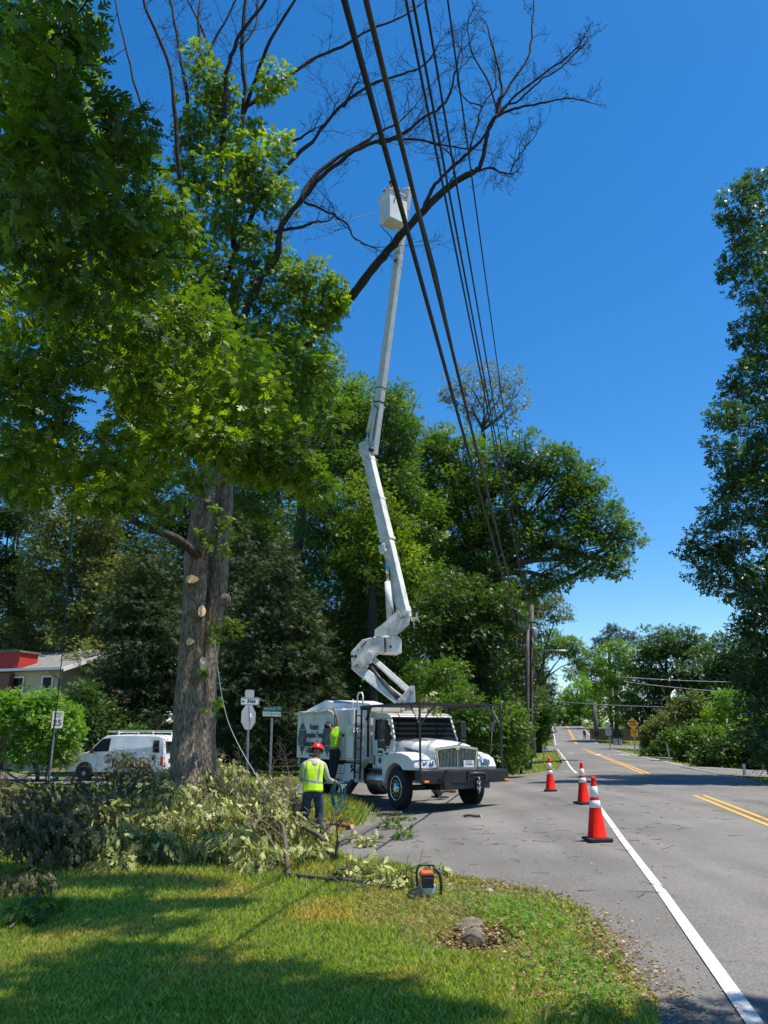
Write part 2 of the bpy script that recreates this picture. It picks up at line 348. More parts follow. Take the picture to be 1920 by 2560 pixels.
def asphalt_mat(name='asphalt', base=(.180, .171, .156), dark=(.130, .125, .117)):
    m = bpy.data.materials.new(name); m.use_nodes = True; nt = m.node_tree; b = nt.nodes['Principled BSDF']; b.inputs['Roughness'].default_value = .85; b.inputs['Specular IOR Level'].default_value = .3
    L = nt.links.new; tc = nt.nodes.new('ShaderNodeTexCoord')
    big = nt.nodes.new('ShaderNodeTexNoise'); big.inputs['Scale'].default_value = .35; big.inputs['Detail'].default_value = 7; big.inputs['Roughness'].default_value = .6
    r1 = nt.nodes.new('ShaderNodeValToRGB'); e = r1.color_ramp.elements; e[0].position = .36; e[0].color = (*dark, 1); e[1].position = .62; e[1].color = (*base, 1)
    sp = nt.nodes.new('ShaderNodeTexNoise'); sp.inputs['Scale'].default_value = 55; sp.inputs['Detail'].default_value = 4; sp.inputs['Roughness'].default_value = .8
    r2 = nt.nodes.new('ShaderNodeValToRGB'); e = r2.color_ramp.elements; e[0].position = .35; e[0].color = (.55, .55, .56, 1); e[1].position = .66; e[1].color = (1.5, 1.48, 1.44, 1)
    mx = nt.nodes.new('ShaderNodeMix'); mx.data_type = 'RGBA'; mx.blend_type = 'MULTIPLY'; mx.inputs[0].default_value = 1
    vo = nt.nodes.new('ShaderNodeTexVoronoi'); vo.feature = 'DISTANCE_TO_EDGE'; vo.inputs['Scale'].default_value = .42
    wrp = nt.nodes.new('ShaderNodeTexNoise'); wrp.inputs['Scale'].default_value = 1.6; wrp.inputs['Detail'].default_value = 6
    av = nt.nodes.new('ShaderNodeMix'); av.data_type = 'RGBA'; av.blend_type = 'ADD'; av.inputs[0].default_value = .9
    cr = nt.nodes.new('ShaderNodeMapRange'); cr.inputs[1].default_value = 0; cr.inputs[2].default_value = .008; cr.inputs[3].default_value = .82; cr.inputs[4].default_value = 1
    m2 = nt.nodes.new('ShaderNodeMix'); m2.data_type = 'RGBA'; m2.blend_type = 'MULTIPLY'; m2.inputs[0].default_value = 1
    L(tc.outputs['Object'], big.inputs['Vector']); L(tc.outputs['Object'], sp.inputs['Vector']); L(tc.outputs['Object'], wrp.inputs['Vector'])
    L(tc.outputs['Object'], av.inputs[6]); L(wrp.outputs['Color'], av.inputs[7]); L(av.outputs[2], vo.inputs['Vector'])
    L(big.outputs['Fac'], r1.inputs[0]); L(sp.outputs['Fac'], r2.inputs[0]); L(r1.outputs[0], mx.inputs[6]); L(r2.outputs[0], mx.inputs[7])
    mp = nt.nodes.new('ShaderNodeMapping'); mp.inputs['Rotation'].default_value = (0, 0, R(11.5)); mp.inputs['Scale'].default_value = (1, .06, 1)
    wr = nt.nodes.new('ShaderNodeTexNoise'); wr.inputs['Scale'].default_value = 1.1; wr.inputs['Detail'].default_value = 3; wm = nt.nodes.new('ShaderNodeMapRange'); wm.inputs[1].default_value = .35; wm.inputs[2].default_value = .65; wm.inputs[3].default_value = .84; wm.inputs[4].default_value = 1.1
    m3 = nt.nodes.new('ShaderNodeMix'); m3.data_type = 'RGBA'; m3.blend_type = 'MULTIPLY'; m3.inputs[0].default_value = 1
    L(tc.outputs['Object'], mp.inputs[0]); L(mp.outputs[0], wr.inputs['Vector']); L(wr.outputs['Fac'], wm.inputs[0]); L(mx.outputs[2], m3.inputs[6]); L(wm.outputs[0], m3.inputs[7])
    L(vo.outputs['Distance'], cr.inputs[0]); L(m3.outputs[2], m2.inputs[6]); L(cr.outputs[0], m2.inputs[7]); L(m2.outputs[2], b.inputs['Base Color'])
    bp = nt.nodes.new('ShaderNodeBump'); bp.inputs['Strength'].default_value = .5; bp.inputs['Distance'].default_value = .006; L(sp.outputs['Fac'], bp.inputs['Height']); L(bp.outputs[0], b.inputs['Normal'])
    return m
M['ground'] = ground_mat(); M['asphalt'] = asphalt_mat(); M['drive'] = asphalt_mat('driveway_asphalt', (.19, .185, .18), (.13, .13, .128))

def g2(u, v): p = G(u, v); return (p.x, p.y)
# --- paved outlines in plan, read along the edges of the asphalt
road_poly = [xy(-30, .9), xy(1.5, .95), xy(4.2, .62)]
road_poly += [g2(u, v) for u, v in [(1640, 2500), (1585, 2440), (1535, 2350), (1455, 2278), (1375, 2240), (1280, 2216), (1180, 2200), (1090, 2186), (1000, 2172), (900, 2152), (850, 2140), (838, 2110), (862, 2070), (850, 2040), (800, 2010), (740, 1992), (600, 1984), (300, 1966), (0, 1958), (-600, 1950)]]
road_poly += [g2(u, v) for u, v in [(-600, 1930), (0, 1936), (170, 1943), (430, 1950), (630, 1957), (760, 1962), (900, 1958), (1060, 1950), (1240, 1944), (1330, 1936), (1395, 1926)]]
s0 = sl(*g2(1410, 1915))[0]
road_poly += [xy(s0 + 3, .32), xy(94, .32), xy(98, 2.5), xy(99, 14), xy(104, 14), xy(106, 2.5), xy(111, .32), xy(200, .32), xy(420, .32), xy(420, -6.0), xy(118, -6.0), xy(115, -7.5), xy(113, -30), xy(105.5, -30), xy(103, -7.5), xy(99, -6.0), xy(40, -6.02), xy(20, -6.1), xy(-30, -6.1)]
def cdt_sheet(name, poly, matl, lift, step=1.2, maxy=420):
    pts = []
    n = len(poly)
    for i in range(n):
        a, b = Vector(poly[i]), Vector(poly[(i + 1) % n]); L = (b - a).length; k = max(1, min(200, int(L / 1.5)))
        for j in range(k): pts.append(a + (b - a) * (j / k))
    nb = len(pts); edges = [(i, (i + 1) % nb) for i in range(nb)]
    xs = [p.x for p in pts]; ys = [p.y for p in pts]; bp = np.array([(p.x, p.y) for p in pts])
    y = max(min(ys), -30.)
    cand = []
    while y < max(ys):
        st = step * (1 if y < 45 else 3); x = min(xs)
        while x < max(xs): cand.append((x + .01, y + .013)); x += st
        y += st
    if cand:
        cand = np.array(cand); ins = inpoly(cand, bp); cand = cand[ins]
        pts += [Vector(c) for c in cand]
    vs, es, fs, _, _, _ = delaunay_2d_cdt(pts, edges, [], 1, 1e-4)
    cen = np.array([[sum(vs[i].x for i in f) / 3, sum(vs[i].y for i in f) / 3] for f in fs]); ok = inpoly(cen, bp)
    V = np.array([(v.x, v.y, 0) for v in vs]); V[:, 2] = terr(V[:, 0], V[:, 1]) + lift + .07 * sstep((V[:, 1] - 22) / 25)
    F = np.array([f if True else f for f, o in zip(fs, ok) if o])
    a = V[F[:, 1]] - V[F[:, 0]]; b = V[F[:, 2]] - V[F[:, 0]]; flip = (a[:, 0] * b[:, 1] - a[:, 1] * b[:, 0]) < 0; F[flip] = F[flip][:, ::-1]
    o = np_mesh(name, V, F, matl); o['kind'] = 'structure'; return o
def inpoly(pts, poly):
    x, y = pts[:, 0], pts[:, 1]; ins = np.zeros(len(pts), bool); n = len(poly); j = n - 1
    for i in range(n):
        xi, yi = poly[i]; xj, yj = poly[j]
        c = ((yi > y) != (yj > y)) & (x < (xj - xi) * (y - yi) / ((yj - yi) or 1e-12) + xi)
        ins ^= c; j = i
    return ins
ROADP = np.array(road_poly)
def grid_ground():
    def axis(lo, hi, fine_lo, fine_hi, f, grow):
        a = list(np.arange(fine_lo, fine_hi, f)); x = fine_lo; st = f
        while x > lo: st *= grow; x -= st; a.insert(0, x)
        x = a[-1]; st = f
        while x < hi: st *= grow; x += st; a.append(x)
        return np.array(a)
    X = axis(-900, 900, -9, 9, .16, 1.10); Y = axis(-60, 1400, 1.5, 26, .16, 1.06)
    XX, YY = np.meshgrid(X, Y); Z = terr(XX, YY)
    pts = np.stack([XX.ravel(), YY.ravel()], 1); ins = inpoly(pts, ROADP).reshape(Z.shape)
    # the soil lies under the asphalt
    k = ins.copy()
    Z = Z + .03 * np.sin(XX * 1.7 + 1) * np.sin(YY * 1.3) * (~ins) * (YY < 22) * (YY > 3)
    Z = np.where(ins, Z - .06, Z + .0)
    nx = len(X); idx = np.arange(Z.size).reshape(Z.shape)
    F = np.stack([idx[:-1, :-1].ravel(), idx[:-1, 1:].ravel(), idx[1:, 1:].ravel(), idx[1:, :-1].ravel()], 1)
    o = np_mesh('ground', np.stack([XX.ravel(), YY.ravel(), Z.ravel()], 1), F, M['ground'], smooth=True); o['kind'] = 'structure'
grid_ground()
cdt_sheet('road', road_poly, M['asphalt'], .012)
# driveways on the right and left
def strip(name, matl, pts, w, lift):
    """pts = list of (s,l) along a marking or narrow pavement; w = width"""
    out = []; P2 = [Vector(xy(*p)) for p in pts]; dense = []
    for a, b in zip(P2[:-1], P2[1:]):
        k = max(1, int((b - a).length / 1.0))
        dense += [a + (b - a) * (j / k) for j in range(k)]
    dense.append(P2[-1]); V = []; F = []
    for i, p in enumerate(dense):
        d = (dense[min(i + 1, len(dense) - 1)] - dense[max(i - 1, 0)]).normalized(); n = Vector((-d.y, d.x))
        for sg in (-.5, .5): q = p + n * sg * w; V.append((q.x, q.y, T(q.x, q.y) + lift + .07 * float(sstep((q.y - 22) / 25)) + .02 * (q.y > 80)))
    for i in range(len(dense) - 1): F.append((2 * i, 2 * i + 1, 2 * i + 3, 2 * i + 2))
    o = np_mesh(name, V, F, matl); o['kind'] = 'structure'; return o
def SL(u, v): return sl(*g2(u, v))
def drive(pix, name='driveway'):
    return cdt_sheet(name, [g2(u, v) for u, v in pix], M['drive'], .03, 3)
drive([(1640, 1897), (1745, 1908), (1738, 1900), (1600, 1892), (1590, 1892)][::1])
drive([(1700, 1921), (1800, 1940), (1850, 1944), (1960, 1948), (1960, 1929), (1880, 1929), (1770, 1920)])
drive([(1262, 1880), (1382, 1881), (1382, 1876), (1262, 1875)])
sA = SL(1500, 2020)[0]; sB = SL(1430, 1936)[0]; sC = SL(1381, 1868)[0]
def wob(s0, s1, l, n=10, a=.03):
    return [(s0 + (s1 - s0) * i / n, l + a * math.sin(i * 1.9 + l)) for i in range(n + 1)]
WL = .10
strip('road_marking', M['linew'], [(-8, 0), (2, 0), (5, .01), (9, -.01), (13, .01), (sA, .0)], WL, .02)
strip('road_marking', M['linew'], [(sB, -.05)] + wob(sB + 3, 95.5, 0.02), WL, .02)
strip('road_marking', M['linew'], wob(112, 182, 0.02), WL, .026)
strip('road_marking', M['linew'], wob(205, 330, 0.02), WL * 1.3, .03)
RW = -5.72
sR = SL(1768, 1940)[0]
strip('road_marking', M['linew'], [(sR + .3, RW - .0)] + wob(sR + 3, 98, RW), WL, .02)
strip('road_marking', M['linew'], wob(118, 180, RW), WL, .026)
strip('road_marking', mat('worn_white', (.34, .34, .33), .8, col2=(.17, .17, .17), vscale=9), [(0, RW - .1), (sR, RW - .03)], WL * .7, .02)
yA = SL(1752, 1990)[0]; yB = SL(1599, 1939)[0]
for off in (-.125, .125):
    strip('road_marking', M['yellow'], [(-8, -2.84 + off), (yA, -2.84 + off)], .11, .02)
    strip('road_marking', M['yellow'], [(yB, -2.84 + off)] + wob(yB + 3, 96, -2.84 + off), .12, .02)
    strip('road_marking', M['yellow'], wob(114, 182, -2.84 + off), .12, .026)
strip('road_marking', M['yellow'], wob(212, 330, -2.84), .3, .03)
# hump arrow painted in the far lane
aS, aL = SL(1527, 1889)
for pts in ([(aS - 2.2, aL + 1.25), (aS + 1.2, aL + .75), (aS + 2.4, aL), (aS + 1.2, aL - .75), (aS - 2.2, aL - 1.25)],):
    strip('road_marking', M['linew'], pts, .34, .021)
strip('road_marking', M['linew'], [(aS - 1.6, aL + .35), (aS - .2, aL), (aS - 1.6, aL - .35)], .25, .021)
bS, bL = SL(1430, 1886)
strip('road_marking', mat('worn_yellow', (.45, .40, .18), .8), [(bS - .8, bL + .3), (bS + 1.5, bL - .1)], .4, .021)

# ------------------------------------------------------------------ scattered blades, leaves
def rot_basis(d, nrm):
    d = d / np.linalg.norm(d, axis=1, keepdims=True)
    x = np.cross(d, nrm); ln = np.linalg.norm(x, axis=1, keepdims=True); ln[ln < 1e-6] = 1; x = x / ln
    n = np.cross(x, d)
    return x, d, n
def scatter(tv, tf, pos, d, nrm, sc, scx=None):
    x, y, z = rot_basis(d, nrm); tv = np.asarray(tv, float); tf = np.asarray(tf, int); n = len(pos); k = len(tv)
    s = np.asarray(sc)[:, None, None]; sx = s if scx is None else np.asarray(scx)[:, None, None]
    V = pos[:, None, :] + s * (tv[None, :, 1:2] * y[:, None, :] + tv[None, :, 2:3] * z[:, None, :]) + sx * tv[None, :, 0:1] * x[:, None, :]
    F = tf[None] + (np.arange(n) * k)[:, None, None]
    return V.reshape(-1, 3), F.reshape(-1, tf.shape[1])
OAKV = [(0, 0, 0), (0, .22, .0), (0, .45, -.01), (0, .68, -.05), (0, 1, -.16)]
OAKF = []
def _lobe(i, w, y1, y2, sgn):
    k = len(OAKV); z = .05
    OAKV.extend([(sgn * w * .95, y1, z - w * .25), (sgn * w, y2, z - w * .3)]); f = (i, k, k + 1, i + 1) if sgn > 0 else (i, i + 1, k + 1, k); OAKF.append(f)
for sg in (1, -1):
    _lobe(0, .20, .22, .34, sg); _lobe(1, .36, .44, .56, sg); _lobe(2, .34, .70, .80, sg)
k0 = len(OAKV); OAKV += [(.16, .93, -.11), (-.16, .93, -.11)]; OAKF.append((3, k0, 4, k0 + 1))
LFV = [(0, 0, 0), (.30, .45, .05), (0, 1, -.08), (-.30, .45, .05)]; LFF = [(0, 1, 2, 3)]
SPV = [(0, 0, 0), (.07, .5, 0), (0, 1, -.12), (-.07, .5, 0)]; SPF = [(0, 1, 2, 3)]
for a in (-.62, .62, -1.05, 1.05):
    k = len(SPV); c, s_ = math.cos(a), math.sin(a); L_ = .72 if abs(a) < 1 else .5
    SPV += [(0, .12, 0), (s_ * L_ * .5 + c * .07, .12 + c * L_ * .5, .02), (s_ * L_, .12 + c * L_, -.08), (s_ * L_ * .5 - c * .07, .12 + c * L_ * .5 - s_ * .0, .02)]; SPF.append((k, k + 1, k + 2, k + 3))
# cluster of four small leaves: one twig end
TWV, TWF = [], []
for a, yy in ((.9, .1), (-.9, .25), (.5, .45), (-.35, .55)):
    k = len(TWV); c, s_ = math.cos(a), math.sin(a)
    for (lx, ly, lz) in ((0, 0, 0), (.17, .26, .04), (0, .55, -.05), (-.17, .26, .04)):
        TWV.append((c * lx + s_ * ly, yy + c * ly - s_ * lx, lz + .03 * a))
    TWF.append((k, k + 1, k + 2, k + 3))
WLV = [(x * .50, y, z * 1.6 - .25 * y * y + .10 * abs(x)) for x, y, z in OAKV]
TM = {'wilt': (WLV, OAKF, .24), 'oak': (OAKV, OAKF, .42), 'leaf': (LFV, LFF, .3), 'spray': (SPV, SPF, .3), 'twig': (TWV, TWF, .5)}

def grass():
    n = 330000
    u = RNG.uniform(-80, 1700, n); v = 2060 + (2640 - 2060) * RNG.random(n) ** .62
    # sample ground points so that near and far ground get blades in keeping with distance
    dx = (u - 960) / FPX; dy = -(v - 1280) / FPX; wy = CP - SP * dy; wz = SP + CP * dy; t = (-EYE) / wz
    x = dx * t; y = wy * t
    for _ in range(3): z = terr(x, y); t = (z - EYE) / wz; x = dx * t; y = wy * t
    ex = RNG.uniform(-12, 2.2, 60000); ey = RNG.uniform(8, 20, 60000); x = np.r_[x, ex]; y = np.r_[y, ey]
    pts = np.stack([x, y], 1); keep = ~inpoly(pts, ROADP) & (x > -14)
    x, y = x[keep], y[keep]
    nz = np.sin(x * 2.3 + 1.3) * np.sin(y * 1.9) + .6 * np.sin(x * 5.1 + y * 4.3) + .5 * RNG.normal(size=len(x))
    s, l = (x - R0.x) * RD.x + (y - R0.y) * RD.y, (x - R0.x) * RN.x + (y - R0.y) * RN.y
    edge = (y < 9.5) & (x > 0.0) & (l < 2.4); thin = edge & (RNG.random(len(x)) < .62)
    pit = ((x - PIT[0]) ** 2 + (y - PIT[1]) ** 2) < .38 ** 2
    keep = ~thin & ~(edge & (nz > .35) & (RNG.random(len(x)) < .7)) & ~(pit & (RNG.random(len(x)) < .93)); x, y, nz, edge = x[keep], y[keep], nz[keep], edge[keep]
    n = len(x); z = terr(x, y) + .03 * np.sin(x * 1.7 + 1) * np.sin(y * 1.3) - .005
    h = RNG.uniform(.035, .075, n) * (1 + .35 * (nz > .9)) * (1 + .5 * (y > 11)); w = RNG.uniform(.0035, .007, n) * (1 + y / 12)
    a = RNG.uniform(0, 2 * np.pi, n); lean = RNG.uniform(.1, .75, n)
    d = np.stack([np.cos(a) * lean, np.sin(a) * lean, np.ones(n)], 1); nr = np.stack([np.cos(a + 1.2), np.sin(a + 1.2), np.zeros(n)], 1)
    tv = [(-.5, 0, 0), (.5, 0, 0), (.32, .6, .05), (-.32, .6, .05)]
    tv2 = [(-1, 0, 0), (1, 0, 0), (.55, .62, .08), (0, 1.0, .28)]
    # rougher tufts and coarse weeds standing out of the mown grass
    ci = RNG.integers(0, n, 300); cx_ = np.repeat(x[ci], 26); cy_ = np.repeat(y[ci], 26); m = len(cx_); cx_ = cx_ + RNG.normal(0, .045, m); cy_ = cy_ + RNG.normal(0, .045, m)
    k = ~inpoly(np.stack([cx_, cy_], 1), ROADP); cx_, cy_ = cx_[k], cy_[k]; m = len(cx_); a = RNG.uniform(0, 6.28, m); l2 = RNG.uniform(.2, 1.1, m)
    x = np.r_[x, cx_]; y = np.r_[y, cy_]; z = np.r_[z, terr(cx_, cy_)]; d = np.concatenate([d, np.stack([np.cos(a) * l2, np.sin(a) * l2, np.ones(m)], 1)]); nr = np.concatenate([nr, np.stack([np.cos(a + 1.2), np.sin(a + 1.2), 0 * a], 1)])
    h = np.r_[h, RNG.uniform(.05, .10, m)]; w = np.r_[w, RNG.uniform(.0035, .006, m)]
    V, F = scatter(tv2, [(0, 1, 2, 3)], np.stack([x, y, z], 1), d, nr, h, w)
    o = np_mesh('grass', V, F, M['grass']); o['kind'] = 'stuff'; o['label'] = 'short green lawn grass with dry patches'
def grass_mat():
    m = leaf_mat('grass_blade', [(.13, .16, .022), (.26, .29, .04), (.42, .42, .085), (.56, .50, .20)], .36, rough=.5, gloss=.25)
    nt = m.node_tree; rp = [q for q in nt.nodes if q.type == 'VALTORGB'][0]
    tc = nt.nodes.new('ShaderNodeTexCoord'); no = nt.nodes.new('ShaderNodeTexNoise'); no.inputs['Scale'].default_value = .8; no.inputs['Detail'].default_value = 5
    r2 = nt.nodes.new('ShaderNodeValToRGB'); e = r2.color_ramp.elements; e[0].position = .47; e[0].color = (.85, 1, 1, 1); e[1].position = .66; e[1].color = (1.38, 1.06, 1.4, 1)
    mx = nt.nodes.new('ShaderNodeMix'); mx.data_type = 'RGBA'; mx.blend_type = 'MULTIPLY'; mx.inputs[0].default_value = 1
    L = nt.links.new; L(tc.outputs['Object'], no.inputs['Vector']); L(no.outputs['Fac'], r2.inputs[0]); L(rp.outputs[0], mx.inputs[6]); L(r2.outputs[0], mx.inputs[7])
    for lk in list(nt.links):
        if lk.from_node == rp and lk.to_node != mx:
            ts = lk.to_socket; nt.links.remove(lk); L(mx.outputs[2], ts)
    return m
M['grass'] = grass_mat()
grass()
def far_grass():
    n = 110000; x = RNG.uniform(-34, 60, n); y = RNG.uniform(20, 125, n)
    s, l = (x - R0.x) * RD.x + (y - R0.y) * RD.y, (x - R0.x) * RN.x + (y - R0.y) * RN.y
    k = ~inpoly(np.stack([x, y], 1), ROADP) & (((l > -26) & (l < 5)) | ((y < 48) & (l > 0))) & (l > -40)
    x, y = x[k], y[k]; n = len(x)
    a = RNG.uniform(0, 6.28, n); d = np.stack([np.cos(a) * .5, np.sin(a) * .5, np.ones(n)], 1); nr = np.stack([np.cos(a + 1), np.sin(a + 1), 0 * a], 1)
    V, F = scatter([(-1, 0, 0), (1, 0, 0), (.6, .6, .1), (0, 1, .3)], [(0, 1, 2, 3)], np.stack([x, y, terr(x, y) - .01], 1), d, nr, RNG.uniform(.06, .14, n), RNG.uniform(.015, .035, n) * (.6 + y / 60))
    o = np_mesh('verge_grass', V, F, M['grass']); o['kind'] = 'stuff'; o['label'] = 'grass on the far verges and lawns'
far_grass()
def straw():
    n = 42000; x = RNG.uniform(-.2, 3.0, n); y = RNG.uniform(4.6, 10.5, n); k = ~inpoly(np.stack([x, y], 1), ROADP); x, y = x[k], y[k]
    nz = np.sin(x * 2.3 + 1.3) * np.sin(y * 1.9) + .6 * np.sin(x * 5.1 + y * 4.3) + .5 * RNG.normal(size=len(x)); k = (RNG.random(len(x)) < .35) | (nz > .3); x, y = x[k], y[k]; n = len(x)
    a = RNG.uniform(0, 6.28, n); d = np.stack([np.cos(a), np.sin(a), RNG.uniform(0, .8, n)], 1); nr = np.stack([np.cos(a + 1), np.sin(a + 1), np.ones(n)], 1)
    V, F = scatter([(-1, 0, 0), (1, 0, 0), (.6, .6, .05), (0, 1, .12)], [(0, 1, 2, 3)], np.stack([x, y, terr(x, y) + .012], 1), d, nr, RNG.uniform(.03, .08, n), RNG.uniform(.002, .0045, n))
    o = np_mesh('dry_straw', V, F, M['lf_straw']); o['kind'] = 'stuff'; o['label'] = 'dry straw and dead grass on the lawn corner'
M['lf_straw'] = leaf_mat('straw', [(.30, .24, .11), (.42, .34, .17), (.22, .15, .07), (.36, .20, .10)], .2, tcol=(1, 1, .8))
straw()
def litter():
    # dry leaves along the asphalt edge, in the ditch and on the apron
    def pts(pix, n, spread):
        g = [G(u, v) for u, v in pix]; out = []
        for _ in range(n):
            i = random.randrange(len(g) - 1); t = random.random(); p = g[i].lerp(g[i + 1], t); out.append((p.x + random.gauss(0, spread), p.y + random.gauss(0, spread)))
        return out
    A = pts([(1700, 2560), (1570, 2440), (1520, 2350), (1440, 2280), (1280, 2225), (1100, 2192)], 3300, .16)
    A += pts([(1195, 2340), (1260, 2390), (1340, 2460), (1460, 2520)], 2600, .22)
    A += pts([(1190, 2350), (1200, 2360)], 900, .14)
    A += pts([(820, 2100), (880, 2060), (960, 2045)], 900, .35)
    A += pts([(0, 1956), (300, 1964)], 500, .3)
    for _ in range(900):
        p = G(random.uniform(860, 1700), random.uniform(1965, 2330)); A.append((p.x, p.y))
    A = np.array(A); n = len(A); a = RNG.uniform(0, 6.28, n)
    on = inpoly(A, ROADP)
    pos = np.stack([A[:, 0], A[:, 1], terr(A[:, 0], A[:, 1]) + np.where(on, .022, .02 + .03 * RNG.random(n))], 1)
    d = np.stack([np.cos(a), np.sin(a), RNG.uniform(-.2, .3, n)], 1); nr = np.stack([RNG.normal(0, .4, n), RNG.normal(0, .4, n), np.ones(n)], 1)
    V, F = scatter(LFV, LFF, pos, d, nr, RNG.uniform(.012, .05, n) * np.where(on, .8, 1)); o = np_mesh('leaf_litter', V, F, M['lf_litter']); o['kind'] = 'stuff'; o['label'] = 'dry brown leaf litter along the asphalt edge'
    # thin twigs on the road
    mb = MB()
    for _ in range(190):
        p = G(random.uniform(980, 1900), random.uniform(1950, 2120)) if random.random() < .7 else G(random.uniform(860, 1700), random.uniform(2040, 2250))
        if not inpoly(np.array([[p.x, p.y]]), ROADP)[0]: continue
        a = random.uniform(0, 6.28); L = random.uniform(.05, .3); q = []
        for k in range(4): q.append(Vector((p.x + math.cos(a) * L * k / 3 + random.gauss(0, .012), p.y + math.sin(a) * L * k / 3 + random.gauss(0, .012), p.z + .022)))
        mb.tube(q, [.005, .004, .003, .002], 4)
    o = mb.build('twig_debris', M['cutbark']); tag(o, 'thin broken twigs scattered over the asphalt', kind='stuff')
litter()
# ================================================================== VEGETATION
def crown_arrays(blobs, size, lai=1.2, tmpl='leaf', sub=.30, droop=.15, upn=.8, jit=.25, shell=.5, rng=RNG, fill=1.0):
    """blobs: list of (centre, (rx,ry,rz)). Leaves sit in clumps spread through each blob's outer volume."""
    tv, tf, area = TM[tmpl]; Vs, Fs, off = [], [], 0
    for c, r in blobs:
        c = np.array(c); r = np.array(r); rm = float(np.cbrt(r.prod()))
        ns = max(5, int(fill * 1.25 * 4 / sub ** 2 * .8)); sr = rm * sub
        q = rng.normal(size=(ns, 3)); q /= np.linalg.norm(q, axis=1, keepdims=True)
        rad = shell + (1.06 - shell) * rng.random(ns) ** .6
        cc = c + q * r * rad[:, None]
        ssz = sr * rng.uniform(.55, 1.25, ns)
        nl = np.maximum(3, (math.pi * ssz ** 2 * lai / (area * size ** 2) * rng.uniform(.6, 1.3, ns)).astype(int))
        ids = np.repeat(np.arange(ns), nl); n = len(ids)
        g = rng.normal(size=(n, 3)); g /= np.linalg.norm(g, axis=1, keepdims=True); g *= (rng.random(n) ** .45)[:, None]
        pos = cc[ids] + g * ssz[ids][:, None] * np.array([1.15, 1.15, .62]) * 1.25
        out = q[ids] * .6 + g * .7 + rng.normal(size=(n, 3)) * .35; out[:, 2] -= droop
        nr = np.array([0, 0, upn]) + q[ids] * .45 + rng.normal(size=(n, 3)) * .45
        V, F = scatter(tv, tf, pos, out, nr, size * rng.uniform(.65, 1.25, n))
        Vs.append(V); Fs.append(F + off); off += len(V)
    return np.concatenate(Vs), np.concatenate(Fs)
def pxblobs(Y, bl):
    out = []
    for b in bl:
        u, v, rx, rz = b[:4]; dy = b[4] if len(b) > 4 else 0
        p = P(u, v, Y + dy); k = depth(p) / FPX; out.append((tuple(p), (rx * k, max(rx, rz) * k * .9 if len(b) < 6 else b[5], rz * k)))
    return out
def limb_path(a, b, sag=.12, n=7):
    a, b = Vector(a), Vector(b); L = (b - a).length; o = Vector((random.gauss(0, 1), random.gauss(0, 1), random.uniform(-.2, 1))) * L * sag
    pts = []
    for i in range(n):
        t = i / (n - 1); p = a.lerp(b, t) + o * math.sin(math.pi * t) + Vector((random.gauss(0, 1), random.gauss(0, 1), random.gauss(0, 1))) * L * .012
        if i in (0, n - 1): p = a.lerp(b, t)
        pts.append(p)
    return pts
def tree(name, label, cat, Y, base, bl, leaf='lf_mid', size=.2, tr=.22, lai=1.2, tmpl='leaf', group=None, sub=.3, droop=.15, upn=.8, fork=None, bark='barkdark', limbs=True, shell=.5, stems=1, fill=1.0, dens=1.45, maxlimb=0, ttop=.86):
    """base: pixel u of the trunk foot; or world point"""
    blobs = pxblobs(Y, bl) if Y else bl
    if isinstance(base, (tuple, list)) and len(base) == 3: B = Vector(base)
    else:
        p = P(base, 1838, Y); B = Vector((p.x, Y, T(p.x, Y)))
    root = empty(name, B, 0, label, cat, group)
    V, F = crown_arrays([(np.array(c) - np.array(B), r) for c, r in blobs], size, lai * dens, tmpl, sub, droop, upn, shell=shell * .7, fill=fill * 1.15)
    np_mesh('crown', V, F, M[leaf], root)
    cen = [Vector(c) - B for c, r in blobs]; zmin = min(c.z - r[2] for c, (_, r) in zip(cen, blobs)); ztop = max(c.z for c in cen)
    mb = MB(); mc = sum(cen, Vector()) / len(cen)
    for st in range(stems):
        o = Vector((random.uniform(-.3, .3), random.uniform(-.3, .3), 0)) * (stems > 1)
        fk = Vector((mc.x * .45, mc.y * .45, max(zmin + .12 * (ztop - zmin), ztop * .3))) if fork is None else Vector(fork) - B
        top = Vector((mc.x * .8 * ttop / .86, mc.y * .8, ztop * ttop))
        path = [o + Vector((0, 0, -.15)), o + Vector((0, 0, .25)), o * 1.3 + Vector((fk.x * .4, fk.y * .4, fk.z * .5)), o * 2 + fk, fk.lerp(top, .5) + o * 2, top]
        rr = tr / math.sqrt(stems)
        mb.tube(path, [rr * 1.5, rr * 1.1, rr * .95, rr * .8, rr * .45, rr * .12], 10)
        if limbs:
            for i, c in enumerate(cen):
                if (stems > 1 and i % stems != st) or (maxlimb and (c - fk).length > maxlimb and c.z < fk.z + 2): continue
                t = random.uniform(0, .7); a = fk.lerp(top, t) if c.z > fk.z else fk
                L = (c - a).length; q_ = rr * min(.42, .25 + .2 * L / 8); mb.tube(limb_path(a, c, .07), [q_ * (1 - .13 * k) for k in range(7)], 6)
                for _ in range(3):
                    r = blobs[i][1]; e = c + Vector((random.gauss(0, .6) * r[0], random.gauss(0, .6) * r[1], random.gauss(.2, .5) * r[2]))
                    mb.tube(limb_path(a.lerp(c, .7), e, .1, 5), [rr * .14, rr * .11, rr * .08, rr * .05, rr * .02], 5)
    mb.build('trunk', M[bark], root, fix=False)
    return root
GT = 'trees standing behind the work site'
